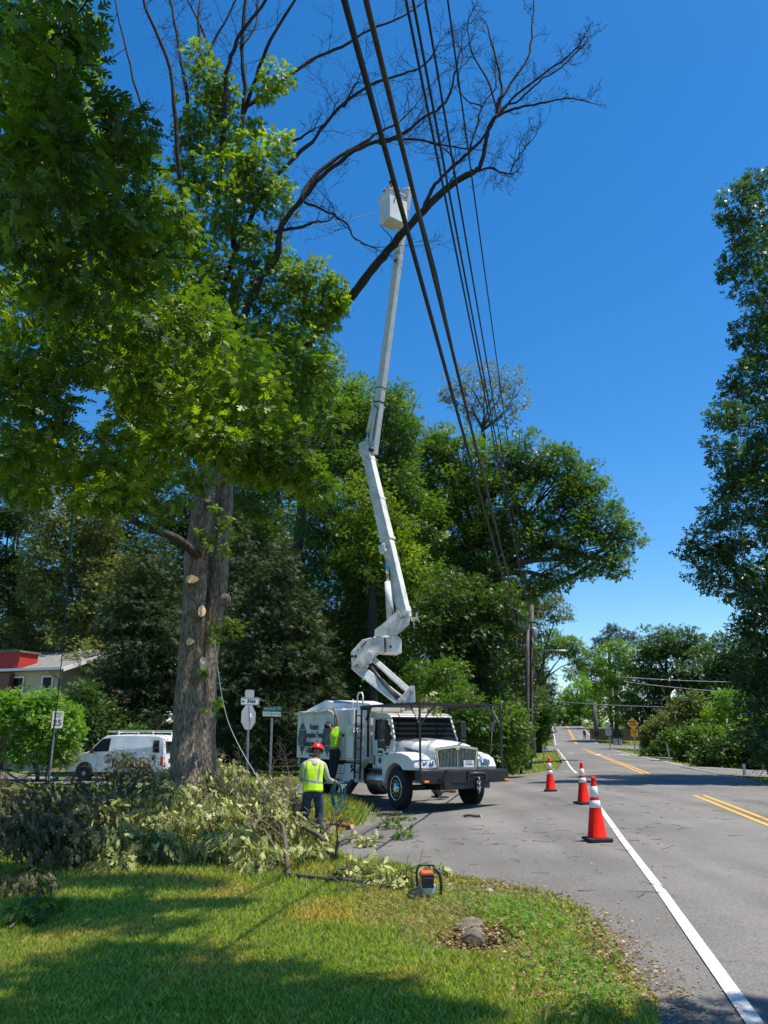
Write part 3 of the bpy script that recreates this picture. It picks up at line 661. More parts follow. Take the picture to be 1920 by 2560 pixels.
# conifers by the side street
tree('conifer_tree', 'dark green cypress behind the white van, left of the big bare trunk', 'conifer', 41, 330,
     [(330, 1850, 105, 60), (290, 1800, 80, 60, -1), (400, 1790, 90, 70, 0), (330, 1730, 105, 80), (240, 1760, 55, 60), (400, 1680, 90, 80), (320, 1640, 90, 80), (370, 1590, 85, 70), (330, 1540, 80, 70), (420, 1560, 70, 90), (350, 1480, 62, 65), (400, 1440, 50, 60), (365, 1400, 40, 60)],
     'lf_con', .34, .3, 1.5, 'spray', 'dark cypresses behind the side street', .26, .35, .5)
tree('conifer_tree', 'broad dark green cypress right of the bare trunk, behind the street name sign', 'conifer', 40, 640,
     [(640, 1850, 100, 60), (760, 1850, 110, 60, 1), (700, 1780, 130, 70), (810, 1770, 70, 80), (560, 1790, 60, 80), (640, 1690, 110, 80), (760, 1690, 85, 80), (700, 1610, 95, 80), (600, 1600, 60, 80), (790, 1620, 45, 60), (660, 1530, 80, 70), (740, 1530, 62, 60), (690, 1460, 60, 65), (705, 1405, 34, 50)],
     'lf_con', .34, .3, 1.5, 'spray', 'dark cypresses behind the side street', .26, .35, .5)
tree('conifer_tree', 'tall narrow dark cypress directly behind the big bare trunk', 'conifer', 46, 570,
     [(570, 1800, 80, 90), (560, 1690, 80, 90), (575, 1580, 75, 90), (560, 1480, 70, 80), (590, 1400, 60, 70), (575, 1330, 44, 60)],
     'lf_con', .34, .3, 1.4, 'spray', 'dark cypresses behind the side street', .26, .35, .5)
tree('broadleaf_tree', 'pale flecked olive green tree above the beige house', 'tree', 50, 200,
     [(120, 1260, 90, 80), (200, 1320, 80, 80), (260, 1300, 60, 60), (150, 1400, 85, 75), (270, 1430, 70, 70), (120, 1490, 70, 60), (240, 1530, 75, 70), (320, 1510, 50, 60), (190, 1600, 70, 55), (260, 1640, 80, 40, -4), (60, 1600, 60, 60)],
     'lf_olive', .26, .3, 1.1, 'twig', GT)
tree('broadleaf_tree', 'very dark tree at the left edge behind the house', 'tree', 54, 20,
     [(20, 1250, 90, 90), (40, 1380, 90, 90), (20, 1500, 100, 80), (90, 1600, 110, 70), (-60, 1450, 90, 120), (-40, 1620, 100, 70), (60, 1180, 90, 70)],
     'lf_dark', .26, .3, 1.3, 'twig', GT)
tree('broadleaf_tree', 'dark tree filling the gap between the cypresses', 'tree', 58, 470,
     [(430, 1250, 110, 90), (320, 1200, 90, 80), (520, 1300, 90, 90), (440, 1380, 110, 90), (300, 1380, 80, 90), (600, 1250, 90, 90), (640, 1380, 90, 80)],
     'lf_dark', .26, .3, 1.2, 'twig', GT)
tree('broadleaf_tree', 'tall dark oak with slanting bare lower limbs behind the boom elbow', 'tree', 52, 700,
     [(760, 940, 90, 90), (690, 1010, 90, 90), (840, 1010, 80, 70), (620, 1100, 90, 90), (740, 1090, 100, 80), (860, 1100, 100, 90), (640, 1220, 80, 80), (900, 1010, 80, 60), (970, 1040, 70, 55), (1010, 1100, 60, 60), (720, 900, 70, 50), (920, 1160, 90, 80)],
     'lf_mid', .24, .42, 1.15, 'twig', GT)
tree('broadleaf_tree', 'leafy green tree rising to a rounded top left of the boom', 'tree', 47, 860,
     [(800, 1010, 60, 50), (870, 1050, 70, 60), (960, 1000, 62, 55), (1010, 1090, 60, 60), (900, 1180, 90, 80), (1000, 1220, 80, 80), (830, 1300, 90, 80), (940, 1340, 90, 80), (1050, 1300, 60, 70), (850, 1440, 90, 80), (960, 1500, 90, 90), (1050, 1430, 70, 80), (890, 1600, 90, 80), (1000, 1640, 80, 80), (900, 1740, 90, 80), (1010, 1780, 70, 80)],
     'lf_mid', .24, .42, 1.1, 'twig', GT, bark='barkdark')
tree('broadleaf_tree', 'bright leafed tree between the boom and the dark oaks, halfway up', 'tree', 44, 930,
     [(900, 1250, 70, 60), (960, 1310, 70, 60), (870, 1350, 60, 60), (1010, 1400, 55, 60), (930, 1420, 60, 55), (1060, 1500, 50, 60), (800, 1240, 50, 50)],
     'lf_oak', .22, .3, .9, 'twig', GT)
# big spreading tree on the right of the boom
tree('broadleaf_tree', 'very large spreading tree whose crown reaches furthest over the road', 'tree', 50, 1200,
     [(1130, 1130, 70, 60), (1210, 1160, 90, 70), (1310, 1140, 80, 55), (1390, 1160, 70, 50), (1450, 1200, 60, 45), (1100, 1240, 90, 80), (1230, 1260, 110, 80), (1350, 1240, 100, 70), (1460, 1270, 80, 60), (1150, 1350, 90, 80), (1290, 1350, 90, 70), (1400, 1340, 100, 55), (1510, 1310, 75, 45), (1560, 1350, 50, 40), (1550, 1420, 40, 35), (1480, 1400, 70, 45), (1400, 1440, 60, 35), (1330, 1470, 50, 35), (1200, 1540, 60, 60), (1270, 1520, 50, 50), (1120, 1560, 70, 70), (1180, 1640, 60, 60), (1240, 1440, 80, 60), (1130, 1450, 80, 80), (1100, 1120, 50, 50)],
     'lf_mid', .25, .62, 1.1, 'twig', GT, fork=tuple(P(1200, 1560, 50)))
tree('broadleaf_tree', 'thin topped grey green tree poking above the other crowns behind the wires', 'tree', 56, 1200,
     [(1150, 950, 42, 34), (1210, 935, 46, 30), (1270, 950, 44, 34), (1290, 1000, 36, 32), (1230, 985, 50, 34), (1170, 1000, 46, 34), (1120, 990, 24, 16), (1260, 1040, 44, 26), (1190, 1040, 30, 24)],
     'lf_wist', .22, .26, .30, 'twig', GT, fork=tuple(P(1208, 1090, 56)), bark='barkdark', sub=.25)
tree('broadleaf_tree', 'vine covered dark tree standing behind the cab of the truck', 'tree', 40, 1190,
     [(1130, 1500, 80, 80), (1200, 1560, 80, 80), (1260, 1520, 50, 60), (1120, 1640, 80, 80), (1220, 1680, 70, 80), (1150, 1750, 80, 70), (1250, 1780, 50, 70), (1090, 1560, 60, 80)],
     'lf_dark', .22, .4, 1.3, 'twig', GT)
tree('shrub_tree', 'light leafed small tree just right of the truck cab', 'small tree', 33, 1210,
     [(1150, 1750, 50, 40), (1190, 1800, 55, 45), (1240, 1830, 50, 45), (1130, 1820, 50, 50), (1200, 1870, 60, 40), (1280, 1880, 42, 40), (1260, 1790, 38, 40), (1060, 1700, 50, 50, 3), (1120, 1690, 50, 45, 2), (1100, 1870, 60, 40, 2), (1300, 1820, 30, 40)],
     'lf_mid', .17, .1, 1.25, 'twig', 'shrubs along the verge', stems=3)
tree('shrub', 'dense low shrub at the foot of the utility poles', 'shrub', 37, 1285,
     [(1270, 1840, 34, 40), (1300, 1880, 26, 26), (1265, 1900, 40, 26), (1240, 1905, 40, 24)], 'lf_mid', .15, .06, 1.3, 'twig', 'shrubs along the verge', stems=3)
tree('broadleaf_tree', 'grey green tree just behind the transformer pole', 'tree', 62, 1330,
     [(1290, 1490, 50, 40), (1345, 1500, 50, 36), (1390, 1530, 40, 30), (1330, 1570, 50, 40), (1290, 1640, 50, 60), (1300, 1740, 50, 60)],
     'lf_olive', .24, .25, 1.0, 'twig', GT)
tree('broadleaf_tree', 'tree arching over the road beyond the utility pole', 'tree', 80, 1345,
     [(1370, 1610, 55, 28), (1420, 1620, 45, 26), (1450, 1645, 26, 24), (1340, 1660, 40, 40), (1310, 1700, 40, 60), (1350, 1760, 36, 50), (1360, 1820, 26, 30), (1330, 1800, 36, 40), (1310, 1850, 40, 36), (1290, 1800, 30, 50), (1345, 1860, 20, 20)],
     'lf_mid', .28, .3, 1.2, 'twig', GT)
tree('pine_tree', 'far dark pine at the left of the road crest', 'pine', 150, 1352,
     [(1352, 1790, 26, 30), (1362, 1740, 24, 24), (1372, 1700, 20, 20), (1380, 1725, 16, 10), (1350, 1680, 18, 20)], 'lf_pine', .7, .3, 1.3, 'spray', 'far trees beyond the crest')
tree('broadleaf_tree', 'rounded light green tree beside the road crest', 'tree', 172, 1450,
     [(1440, 1735, 34, 32), (1470, 1760, 36, 34), (1420, 1770, 30, 34), (1400, 1795, 22, 16), (1450, 1790, 40, 22), (1490, 1790, 20, 22), (1455, 1705, 20, 18)],
     'lf_bright', .55, .35, 1.2, 'twig', 'far trees beyond the crest')
tree('broadleaf_tree', 'dark far tree closing the road end', 'tree', 330, 1400,
     [(1380, 1780, 20, 18), (1410, 1785, 20, 14), (1430, 1770, 24, 24), (1360, 1760, 24, 30), (1400, 1755, 12, 12)], 'lf_dark', 1.0, .4, 1.3, 'twig', 'far trees beyond the crest')
tree('broadleaf_tree', 'mid green tree above the light far one', 'tree', 200, 1500,
     [(1440, 1680, 30, 24), (1480, 1660, 36, 28), (1500, 1700, 36, 34), (1480, 1740, 30, 30)], 'lf_mid', .6, .4, 1.2, 'twig', 'far trees beyond the crest')
tree('broadleaf_tree', 'yellow green tree left of the big dome shaped tree', 'tree', 118, 1540,
     [(1520, 1640, 32, 26), (1550, 1620, 34, 22), (1575, 1650, 30, 30), (1530, 1690, 36, 34), (1570, 1720, 36, 36), (1510, 1740, 30, 36), (1540, 1780, 40, 30)],
     'lf_oak', .42, .35, 1.2, 'twig', 'trees lining the right side of the road')
tree('pine_tree', 'ragged pine top above the yellow green tree', 'pine', 150, 1530,
     [(1540, 1585, 36, 10), (1500, 1600, 18, 10), (1570, 1590, 22, 9), (1525, 1610, 38, 12), (1480, 1630, 20, 8), (1530, 1570, 12, 10), (1590, 1605, 22, 12)],
     'lf_pine', .8, .35, 1.0, 'spray', 'trees lining the right side of the road')
tree('broadleaf_tree', 'big dome shaped dark green tree behind the speed hump sign', 'tree', 92, 1670,
     [(1640, 1610, 50, 40), (1690, 1595, 50, 32), (1740, 1620, 46, 34), (1610, 1660, 50, 50), (1680, 1670, 70, 60), (1750, 1680, 60, 55), (1610, 1730, 50, 55), (1690, 1750, 70, 50), (1770, 1750, 60, 50), (1640, 1790, 60, 36), (1580, 1780, 40, 40)],
     'lf_dark', .34, .5, 1.3, 'twig', 'trees lining the right side of the road')
tree('broadleaf_tree', 'dark tree between the dome shaped tree and the near right tree', 'tree', 70, 1810,
     [(1790, 1640, 50, 45), (1830, 1690, 60, 50), (1800, 1740, 60, 40), (1880, 1740, 70, 80), (1850, 1640, 50, 60), (1950, 1700, 80, 100)],
     'lf_dark', .3, .4, 1.3, 'twig', 'trees lining the right side of the road')
GS = 'shrubs and hedges on the right'
tree('shrub', 'yellowish upright shrub beside the speed hump sign', 'shrub', 79, 1645,
     [(1636, 1830, 28, 30), (1655, 1810, 26, 30), (1640, 1860, 30, 24), (1665, 1850, 30, 28), (1615, 1868, 14, 12), (1612, 1840, 12, 20)], 'lf_olive', .22, .06, 1.3, 'leaf', GS, stems=3)
tree('shrub', 'loose tan green shrub with upright shoots behind the hedge', 'shrub', 62, 1715,
     [(1700, 1770, 30, 30), (1735, 1755, 26, 30), (1720, 1800, 40, 30), (1750, 1790, 26, 26)], 'lf_olive', .24, .08, 1.1, 'leaf', GS, stems=3)
tree('shrub', 'fresh green shrub under the dark right tree', 'shrub', 52, 1830,
     [(1815, 1750, 36, 28), (1860, 1760, 36, 30), (1830, 1800, 46, 34), (1790, 1800, 30, 30), (1880, 1810, 36, 40)], 'lf_bright', .24, .08, 1.2, 'twig', GS, stems=3)
tree('hedge', 'clipped dark hedge section right of the yellow sign post', 'hedge', 60, 1660,
     [(1622, 1887, 20, 14), (1648, 1880, 26, 22), (1685, 1885, 26, 24)], 'lf_dark', .17, .05, 1.6, 'leaf', GS, stems=3)
tree('hedge', 'long arching hedge with light tops leaning over the drive', 'hedge', 50, 1750,
     [(1700, 1850, 40, 24), (1750, 1840, 40, 26), (1790, 1850, 40, 30), (1720, 1880, 36, 26), (1770, 1885, 40, 28), (1660, 1850, 24, 16)], 'lf_mid', .24, .07, 1.3, 'leaf', GS, stems=3)
tree('hedge', 'dark bushy hedge at the edge of the near drive', 'hedge', 41, 1830,
     [(1760, 1905, 40, 26), (1800, 1880, 44, 34), (1850, 1880, 50, 40), (1820, 1920, 50, 20), (1890, 1910, 50, 30), (1900, 1850, 60, 50)], 'lf_dark', .2, .07, 1.5, 'leaf', GS, stems=3)
tree('shrub', 'small round bush by the grey bins at the right kerb', 'shrub', 120, 1545,
     [(1545, 1833, 12, 9)], 'lf_mid', .28, .05, 1.6, 'leaf', 'low roadside bushes')
tree('shrub', 'low bush behind the yellow markers at the road crest', 'shrub', 182, 1418,
     [(1418, 1812, 13, 7), (1436, 1814, 14, 6), (1402, 1814, 10, 5)], 'lf_olive', .4, .05, 1.6, 'leaf', 'low roadside bushes')
# near right tree
tree('broadleaf_tree', 'tall dark tulip tree cut off by the right edge of the photo', 'tree', 27, (14.6, 28.5, T(14.6, 28.5)),
     [(1890, 455, 40, 26), (1840, 490, 40, 20), (1815, 545, 22, 14), (1885, 540, 60, 36), (1850, 590, 30, 22), (1900, 640, 60, 40), (1835, 655, 36, 24), (1815, 690, 18, 12), (1880, 720, 50, 30), (1930, 780, 60, 40), (1865, 820, 34, 22), (1850, 855, 22, 14), (1920, 870, 60, 44), (1885, 950, 60, 46), (1840, 985, 40, 34), (1815, 1040, 36, 40, -1), (1880, 1060, 70, 60), (1800, 1120, 36, 34, -1), (1850, 1150, 60, 50), (1920, 1150, 60, 60), (1815, 1215, 34, 34), (1880, 1250, 80, 60), (1790, 1290, 36, 30), (1830, 1340, 60, 46), (1755, 1350, 40, 26), (1722, 1372, 30, 22), (1745, 1410, 36, 32), (1775, 1455, 34, 28), (1800, 1410, 44, 44), (1870, 1400, 70, 60), (1815, 1480, 26, 22), (1890, 1490, 56, 60), (1925, 1560, 80, 80), (1870, 1590, 40, 44), (1880, 1680, 46, 50), (1930, 1700, 80, 90), (1905, 1800, 60, 70), (1950, 1850, 70, 80), (2010, 1200, 110, 200, 2), (2020, 1500, 110, 200, 2), (2010, 900, 100, 180, 2), (1990, 600, 80, 130, 2)],
     'lf_right', .20, .34, 1.15, 'twig', fork=(14.9, 28.5, 3.5), sub=.34, dens=1.45, limbs=False, ttop=.42)
# dark fill of the wood behind the street
tree('broadleaf_tree', 'dark wood edge tree far behind the white van', 'tree', 66, 330,
     [(u, v, 110, 100) for u, v in ((250, 1400), (400, 1480), (300, 1560), (180, 1650), (420, 1640), (300, 1760), (470, 1780), (90, 1560))], 'lf_dark', .34, .35, 1.5, 'twig', GT)
tree('broadleaf_tree', 'dark wood edge tree far behind the chip box', 'tree', 66, 760,
     [(u, v, 110, 100) for u, v in ((620, 1360), (760, 1330), (700, 1480), (840, 1500), (620, 1560), (760, 1620), (880, 1640), (660, 1740), (800, 1780), (930, 1400))], 'lf_dark', .34, .35, 1.5, 'twig', GT)
tree('broadleaf_tree', 'dark wood edge tree far behind the truck cab', 'tree', 66, 1090,
     [(u, v, 100, 100) for u, v in ((1000, 1300), (1120, 1330), (1030, 1440), (1160, 1480), (980, 1580), (1110, 1620), (1220, 1600), (1000, 1740), (1130, 1780), (1230, 1740), (1050, 1200))], 'lf_dark', .34, .35, 1.5, 'twig', GT)
# light shrub on the left, in front of the house
tree('shrub', 'large yellow green bush in front of the beige house', 'shrub', 34, 110,
     [(60, 1770, 60, 40), (20, 1830, 60, 60), (110, 1790, 56, 56), (150, 1820, 50, 56), (80, 1870, 80, 40), (150, 1870, 50, 36), (10, 1760, 40, 30), (120, 1745, 26, 22), (-40, 1800, 60, 70), (180, 1800, 26, 36)],
     'lf_bright', .19, .05, 1.5, 'twig', 'shrubs along the side street', stems=4, droop=.4)
tree('shrub', 'dark low foliage under the cypresses behind the van', 'shrub', 38, 250,
     [(210, 1750, 50, 50), (250, 1800, 60, 50), (330, 1850, 60, 30), (240, 1860, 30, 30)], 'lf_dark', .2, .05, 1.5, 'twig', 'shrubs along the side street', stems=4)
# ================================================================== THE BIG OAK BEING CUT, AND THE NEAR OAK
def pol(Ydict, pts):
    """photo pixels with a distance each -> world points"""
    return [P(u, v, Y) for u, v, Y in pts]
def smooth_path(pts, k=3):
    out = []
    for i in range(len(pts) - 1):
        p0 = pts[max(i - 1, 0)]; p1 = pts[i]; p2 = pts[i + 1]; p3 = pts[min(i + 2, len(pts) - 1)]
        for j in range(k):
            t = j / k; out.append(.5 * ((2 * p1) + (p2 - p0) * t + (2 * p0 - 5 * p1 + 4 * p2 - p3) * t * t + (3 * p1 - p0 - 3 * p2 + p3) * t ** 3))
    out.append(pts[-1]); return out
ORG = [Vector((0, 0, 0))]
def near_bucket(p):
    q = p + ORG[0]; dp = depth(q); u = 960 + q.x / dp * FPX; zc = (q.z - EYE) * CP - q.y * SP; v = 1280 - zc / dp * FPX
    return 915 < u < 1030 and 400 < v < 600
def grow(mb, p, d, L, r, lvl, rnd, up=.1, nside=4):
    if near_bucket(p) or near_bucket(p + d.normalized() * L): return
    n = 5; pts = [p.copy()]; q = p.copy(); dd = d.normalized()
    for i in range(n):
        dd = (dd + Vector((rnd.gauss(0, .17), rnd.gauss(0, .12), rnd.gauss(up * .5, .15)))).normalized(); q = q + dd * (L / n); pts.append(q.copy())
    mb.tube(pts, [max(.0035, r * (1 - .8 * i / n)) for i in range(n + 1)], nside if r > .012 else 3, cap=False)
    if lvl <= 0: return
    for i in range(1, n + 1):
        if rnd.random() < .82:
            sd = Vector((rnd.gauss(0, 1), rnd.gauss(0, .7), rnd.gauss(.15, .8))).normalized()
            nd = (dd * .75 + sd * .75).normalized(); grow(mb, pts[i], nd, L * rnd.uniform(.38, .68), max(.004, r * .5), lvl - 1, rnd, up, nside)
rnd = random.Random(5)
OY = 16.5
base = G(500, 1985); OB = Vector((P(505, 1838, OY).x, OY, 0)); OB.z = T(OB.x, OB.y)
oak = empty('oak_tree', OB, 0, 'big oak with two stemmed trunk, sawn off lower limbs and dead upper branches', 'tree')
ORG[0] = OB.copy()
def sub(ps): return [p - OB for p in ps]
def rough_tube(path, rad, n=28, seed=1, amp=.045):
    rr = random.Random(seed); path = smooth_path(path, 6); rad = list(np.interp(np.linspace(0, 1, len(path)), np.linspace(0, 1, len(rad)), rad))
    mb = MB(); mb.tube(path, rad, n); ph = [rr.uniform(0, 6) for _ in range(6)]
    for i in range(len(path)):
        for j in range(n):
            a = 2 * math.pi * j / n; v = Vector(mb.v[i * n + j]); c = path[i]; f = 1 + amp * math.sin(3 * a + ph[0] + i * .12) + amp * .7 * math.sin(7 * a + ph[1] - i * .2) + amp * .5 * math.sin(13 * a + ph[2] + i * .05) + amp * .6 * math.sin(i * .9 + ph[3] + a)
            mb.v[i * n + j] = tuple(c + (v - c) * f)
    return mb
kp = depth(OB) / FPX
f1 = sub([P(478, 2010, OY), P(468, 1920, OY), P(466, 1840, OY), P(472, 1700, OY), P(478, 1600, OY), P(487, 1500, OY), P(492, 1400, OY), P(507, 1280, OY), P(517, 1170, OY + .1), P(512, 1060, OY + .2), P(500, 900, OY + .4), P(480, 700, OY + .6)])
rough_tube(f1, [.42, .34, .30, .265, .245, .245, .24, .225, .21, .18, .16, .12], seed=3, amp=.06).build('trunk', M['bark'], oak, fix=False)
f2 = sub([P(512, 2005, OY + .35), P(504, 1900, OY + .35), P(508, 1750, OY + .4), P(520, 1620, OY + .4), P(540, 1480, OY + .4), P(552, 1340, OY + .5), P(562, 1210, OY + .6), P(556, 1080, OY + .8), P(570, 900, OY + 1), P(590, 700, OY + 1.2)])
rough_tube(f2, [.34, .28, .25, .23, .22, .21, .20, .18, .16, .12], seed=8, amp=.06).build('trunk', M['bark'], oak, fix=False)
# sawn limb stubs
for u, v, rx, rz, du, dv in ((480, 1448, .14, .09, 8, 12), (505, 1528, .085, .125, -14, 16), (474, 1604, .075, .075, 8, 6), (510, 1661, .10, .18, -22, 26), (528, 1372, .06, .07, -6, 8), (520, 1248, .07, .07, 4, 8)):
    c = P(u, v, OY - .36); a = P(u + du, v + dv, OY - .02); ax = (c - a).normalized(); ax = Vector((ax.x, ax.y * .9, ax.z)).normalized()
    mb = MB(); s1 = Vector((1, 0, 0)); s1 = (s1 - ax * s1.dot(ax)).normalized(); s2 = ax.cross(s1); n = 16
    for t, k in ((0, 1.5), (.6, 1.15), (1, 1.04)):
        q = a.lerp(c, t) - OB
        mb.v += [tuple(q + s1 * math.cos(2 * math.pi * j / n) * rx * k + s2 * math.sin(2 * math.pi * j / n) * rz * k) for j in range(n)]
    for i in range(2): mb.f += [(i * n + j, i * n + (j + 1) % n, (i + 1) * n + (j + 1) % n, (i + 1) * n + j) for j in range(n)]
    mb.sm = [True] * len(mb.f); st = mb.build('limb_stub', M['bark'], oak, fix=False)
    mc = MB(); q = c - OB + ax * .006; wob_ = [1 + .09 * math.sin(j * 1.1 + u) for j in range(n)]
    mc.v = [tuple(q + s1 * math.cos(2 * math.pi * j / n) * rx * wob_[j] + s2 * math.sin(2 * math.pi * j / n) * rz * wob_[j]) for j in range(n)] + [tuple(q - ax * .02 + s1 * math.cos(2 * math.pi * j / n) * rx + s2 * math.sin(2 * math.pi * j / n) * rz) for j in range(n)]
    mc.f = [tuple(range(n))] + [(j, (j + 1) % n, n + (j + 1) % n, n + j) for j in range(n)]; mc.sm = [False] * len(mc.f); mc.build('cut_face', M['freshwood'], st)
# knots and burls
for u, v, r in ((563, 1500, .13), (567, 1555, .11), (545, 1575, .09), (520, 1235, .12), (548, 1195, .14), (470, 1410, .1)):
    p = P(u, v, OY - .02) - OB; MB().sphere(tuple(p), (r, r, r * 1.1), 12, 8).build('burl', M['bark'], oak, fix=False)
# limbs traced from the photo: (pixels, distance start->end, radius start->end in px)
LIMBS = [
 ([(470, 620), (452, 480), (440, 350), (425, 174), (376, 46), (340, -40)], 16.5, 15.5, 12, 6),
 ([(500, 520), (478, 380), (466, 231), (440, 87), (420, -30)], 17, 17.5, 11, 6),
 ([(545, 520), (555, 359), (564, 230), (578, 140), (608, 75), (690, -30)], 17, 16, 14, 7),
 ([(585, 620), (590, 440), (606, 300), (613, 220), (605, 116), (617, -30)], 17.5, 17, 14, 8),
 ([(608, 290), (640, 190), (676, 100), (750, -20)], 17.4, 16, 11, 6),
 ([(420, 560), (385, 470), (347, 405), (300, 330)], 16.5, 15, 10, 4),
 ([(370, 320), (335, 200), (300, 60), (280, -30)], 17, 17, 6, 3),
 ([(500, 480), (525, 300), (520, 120), (470, 0)], 17.5, 18.5, 10, 5),
 ([(545, 300), (500, 130), (500, -20)], 17, 18, 9, 5),
 ([(520, 130), (560, 60), (600, -20)], 18, 18, 7, 4),
 ([(600, 120), (640, 60), (640, -30)], 17, 17.5, 6, 3),
 ([(560, 900), (640, 720), (690, 640), (697, 600), (712, 550), (756, 498), (805, 440), (855, 399), (920, 360), (993, 341), (1060, 295), (1115, 255), (1140, 170)], 16.6, 15.2, 17, 4),
 ([(752, 502), (775, 455), (820, 410), (889, 368), (950, 330), (1000, 305)], 16.0, 16.8, 12, 5),
 ([(560, 700), (640, 520), (698, 434), (740, 390), (791, 341), (843, 272), (924, 214), (990, 190), (1051, 168), (1092, 127)], 17, 17.5, 12, 4),
 ([(610, 270), (680, 225), (730, 182), (791, 142), (855, 116), (924, 75), (1000, 45), (1040, 20)], 17.4, 18.5, 11, 4),
 ([(686, 580), (740, 570), (775, 560), (802, 553)], 16.4, 15.4, 7, 5),
 ([(760, 505), (820, 530), (868, 560), (880, 590), (905, 607), (945, 622)], 16.0, 16.2, 6, 2),
 ([(725, 355), (760, 340), (790, 320)], 17.2, 17, 7, 3),
 ([(860, 268), (880, 225), (893, 203)], 17.3, 17.2, 6, 4),
 ([(945, 360), (985, 350), (1050, 350), (1120, 365), (1170, 372)], 15.8, 15.8, 6, 3),
]
mbL = MB(); 
for pts, y0, y1, r0, r1 in LIMBS:
    n = len(pts); w = [P(u, v, y0 + (y1 - y0) * i / (n - 1)) - OB for i, (u, v) in enumerate(pts)]
    w = smooth_path(w, 4); m = len(w); k = 16.5 / FPX
    rr = [k * .66 * (r0 + (r1 - r0) * i / (m - 1)) * rnd.uniform(.9, 1.1) for i in range(m)]
    w = [q + Vector((rnd.gauss(0, .014), 0, rnd.gauss(0, .014))) for q in w]
    mbL.tube(w, rr, 8, cap=True)
    for i in range(int(m * .35), m):
        pr = .55 if i > m * .5 else .3
        if rnd.random() < pr:
            d = (w[min(i + 1, m - 1)] - w[max(i - 1, 0)]).normalized(); sd = Vector((rnd.gauss(0, 1), rnd.gauss(0, .8), rnd.gauss(.2, .9))).normalized()
            grow(mbL, w[i], d * .5 + sd, rnd.uniform(.5, 1.25), .012, 2, rnd, .05)
    d = (w[-1] - w[-3]).normalized(); grow(mbL, w[-1], d, 1.1, rr[-1] * .8, 3, rnd, .05)
mbL.build('bare_limbs', M['deadbark'], oak, fix=False)
# the half cut limb that leans over the wires
LB = P(869, 758, 16.4)
ORG[0] = LB.copy()
limb_root = empty('bare_limb', LB, 0, 'long bare dead limb reaching up right across the wires and the boom', 'tree limb')
mbD = MB()
BIG = [
 ([(760, 860), (815, 812), (869, 752), (900, 716), (947, 654), (985, 610), (1005, 585), (1057, 527), (1120, 468), (1150, 448), (1185, 430)], 17.8, 15.4, 17, 9),
 ([(1057, 527), (1075, 485), (1095, 452), (1140, 412), (1180, 372), (1212, 340), (1240, 292)], 16, 15.6, 9, 6),
 ([(1185, 430), (1202, 410), (1213, 360), (1222, 320), (1242, 289)], 15.4, 15.2, 9, 8),
 ([(1185, 430), (1225, 420), (1255, 432), (1279, 434)], 15.4, 15.0, 6, 3),
 ([(1275, 430), (1290, 405), (1312, 371), (1335, 345), (1345, 325)], 15, 15, 3.5, 1.5),
 ([(1242, 289), (1254, 235), (1245, 160), (1225, 95), (1212, 50)], 15.2, 15.4, 7, 2.5),
 ([(1242, 289), (1285, 272), (1335, 262), (1390, 250), (1430, 246), (1480, 258)], 15.2, 14.8, 7, 2),
 ([(1250, 282), (1290, 240), (1350, 190), (1410, 150), (1440, 122), (1455, 100)], 15.2, 15, 6, 2),
 ([(1252, 250), (1290, 190), (1325, 130), (1330, 60), (1333, 0), (1325, -40)], 15.2, 15.6, 6, 2.5),
 ([(1262, 265), (1300, 250), (1345, 205), (1400, 170), (1460, 110), (1480, 88)], 15.2, 15, 5, 1.5),
 ([(1172, 378), (1195, 305), (1205, 265), (1240, 220), (1235, 180)], 15.8, 16, 5, 2),
 ([(1205, 265), (1165, 250), (1145, 210), (1155, 140), (1130, 90)], 15.9, 16, 3.5, 1.5),
 ([(1242, 289), (1225, 215), (1180, 130), (1170, 60), (1185, 20)], 15.2, 15.4, 5, 2),
 ([(1120, 466), (1135, 430), (1125, 385), (1060, 350), (1010, 350)], 16, 16, 4, 2),
 ([(985, 606), (975, 590), (960, 575), (950, 560)], 16.3, 16.4, 3, 1.5),
]
for pts, y0, y1, r0, r1 in BIG:
    n = len(pts); w = smooth_path([P(u, v, y0 + (y1 - y0) * i / (n - 1)) - LB for i, (u, v) in enumerate(pts)], 4); m = len(w); k = 16.2 / FPX
    rr = [k * (.92 if r0 > 12 else .68) * (r0 + (r1 - r0) * i / (m - 1)) * rnd.uniform(.92, 1.1) for i in range(m)]
    w = [q + Vector((rnd.gauss(0, .012), 0, rnd.gauss(0, .012))) for q in w]
    mbD.tube(w, rr, 9 if r0 > 10 else 6, cap=True)
    if r0 > 12: continue
    for i in range(int(m * .15), m):
        if rnd.random() < (.55 if r0 < 8 else .22):
            d = (w[min(i + 1, m - 1)] - w[max(i - 1, 0)]).normalized(); sd = Vector((rnd.gauss(0, 1), rnd.gauss(0, .8), rnd.gauss(.3, .8))).normalized()
            grow(mbD, w[i], d * .8 + sd, rnd.uniform(.35, .85) * (1 - .5 * i / m), .009, 2, rnd, .1)
    d = (w[-1] - w[-3]).normalized(); grow(mbD, w[-1], d, .3, rr[-1] * .9, 2, rnd, .1)
mbD.build('limb', M['deadbark'], limb_root, fix=False)
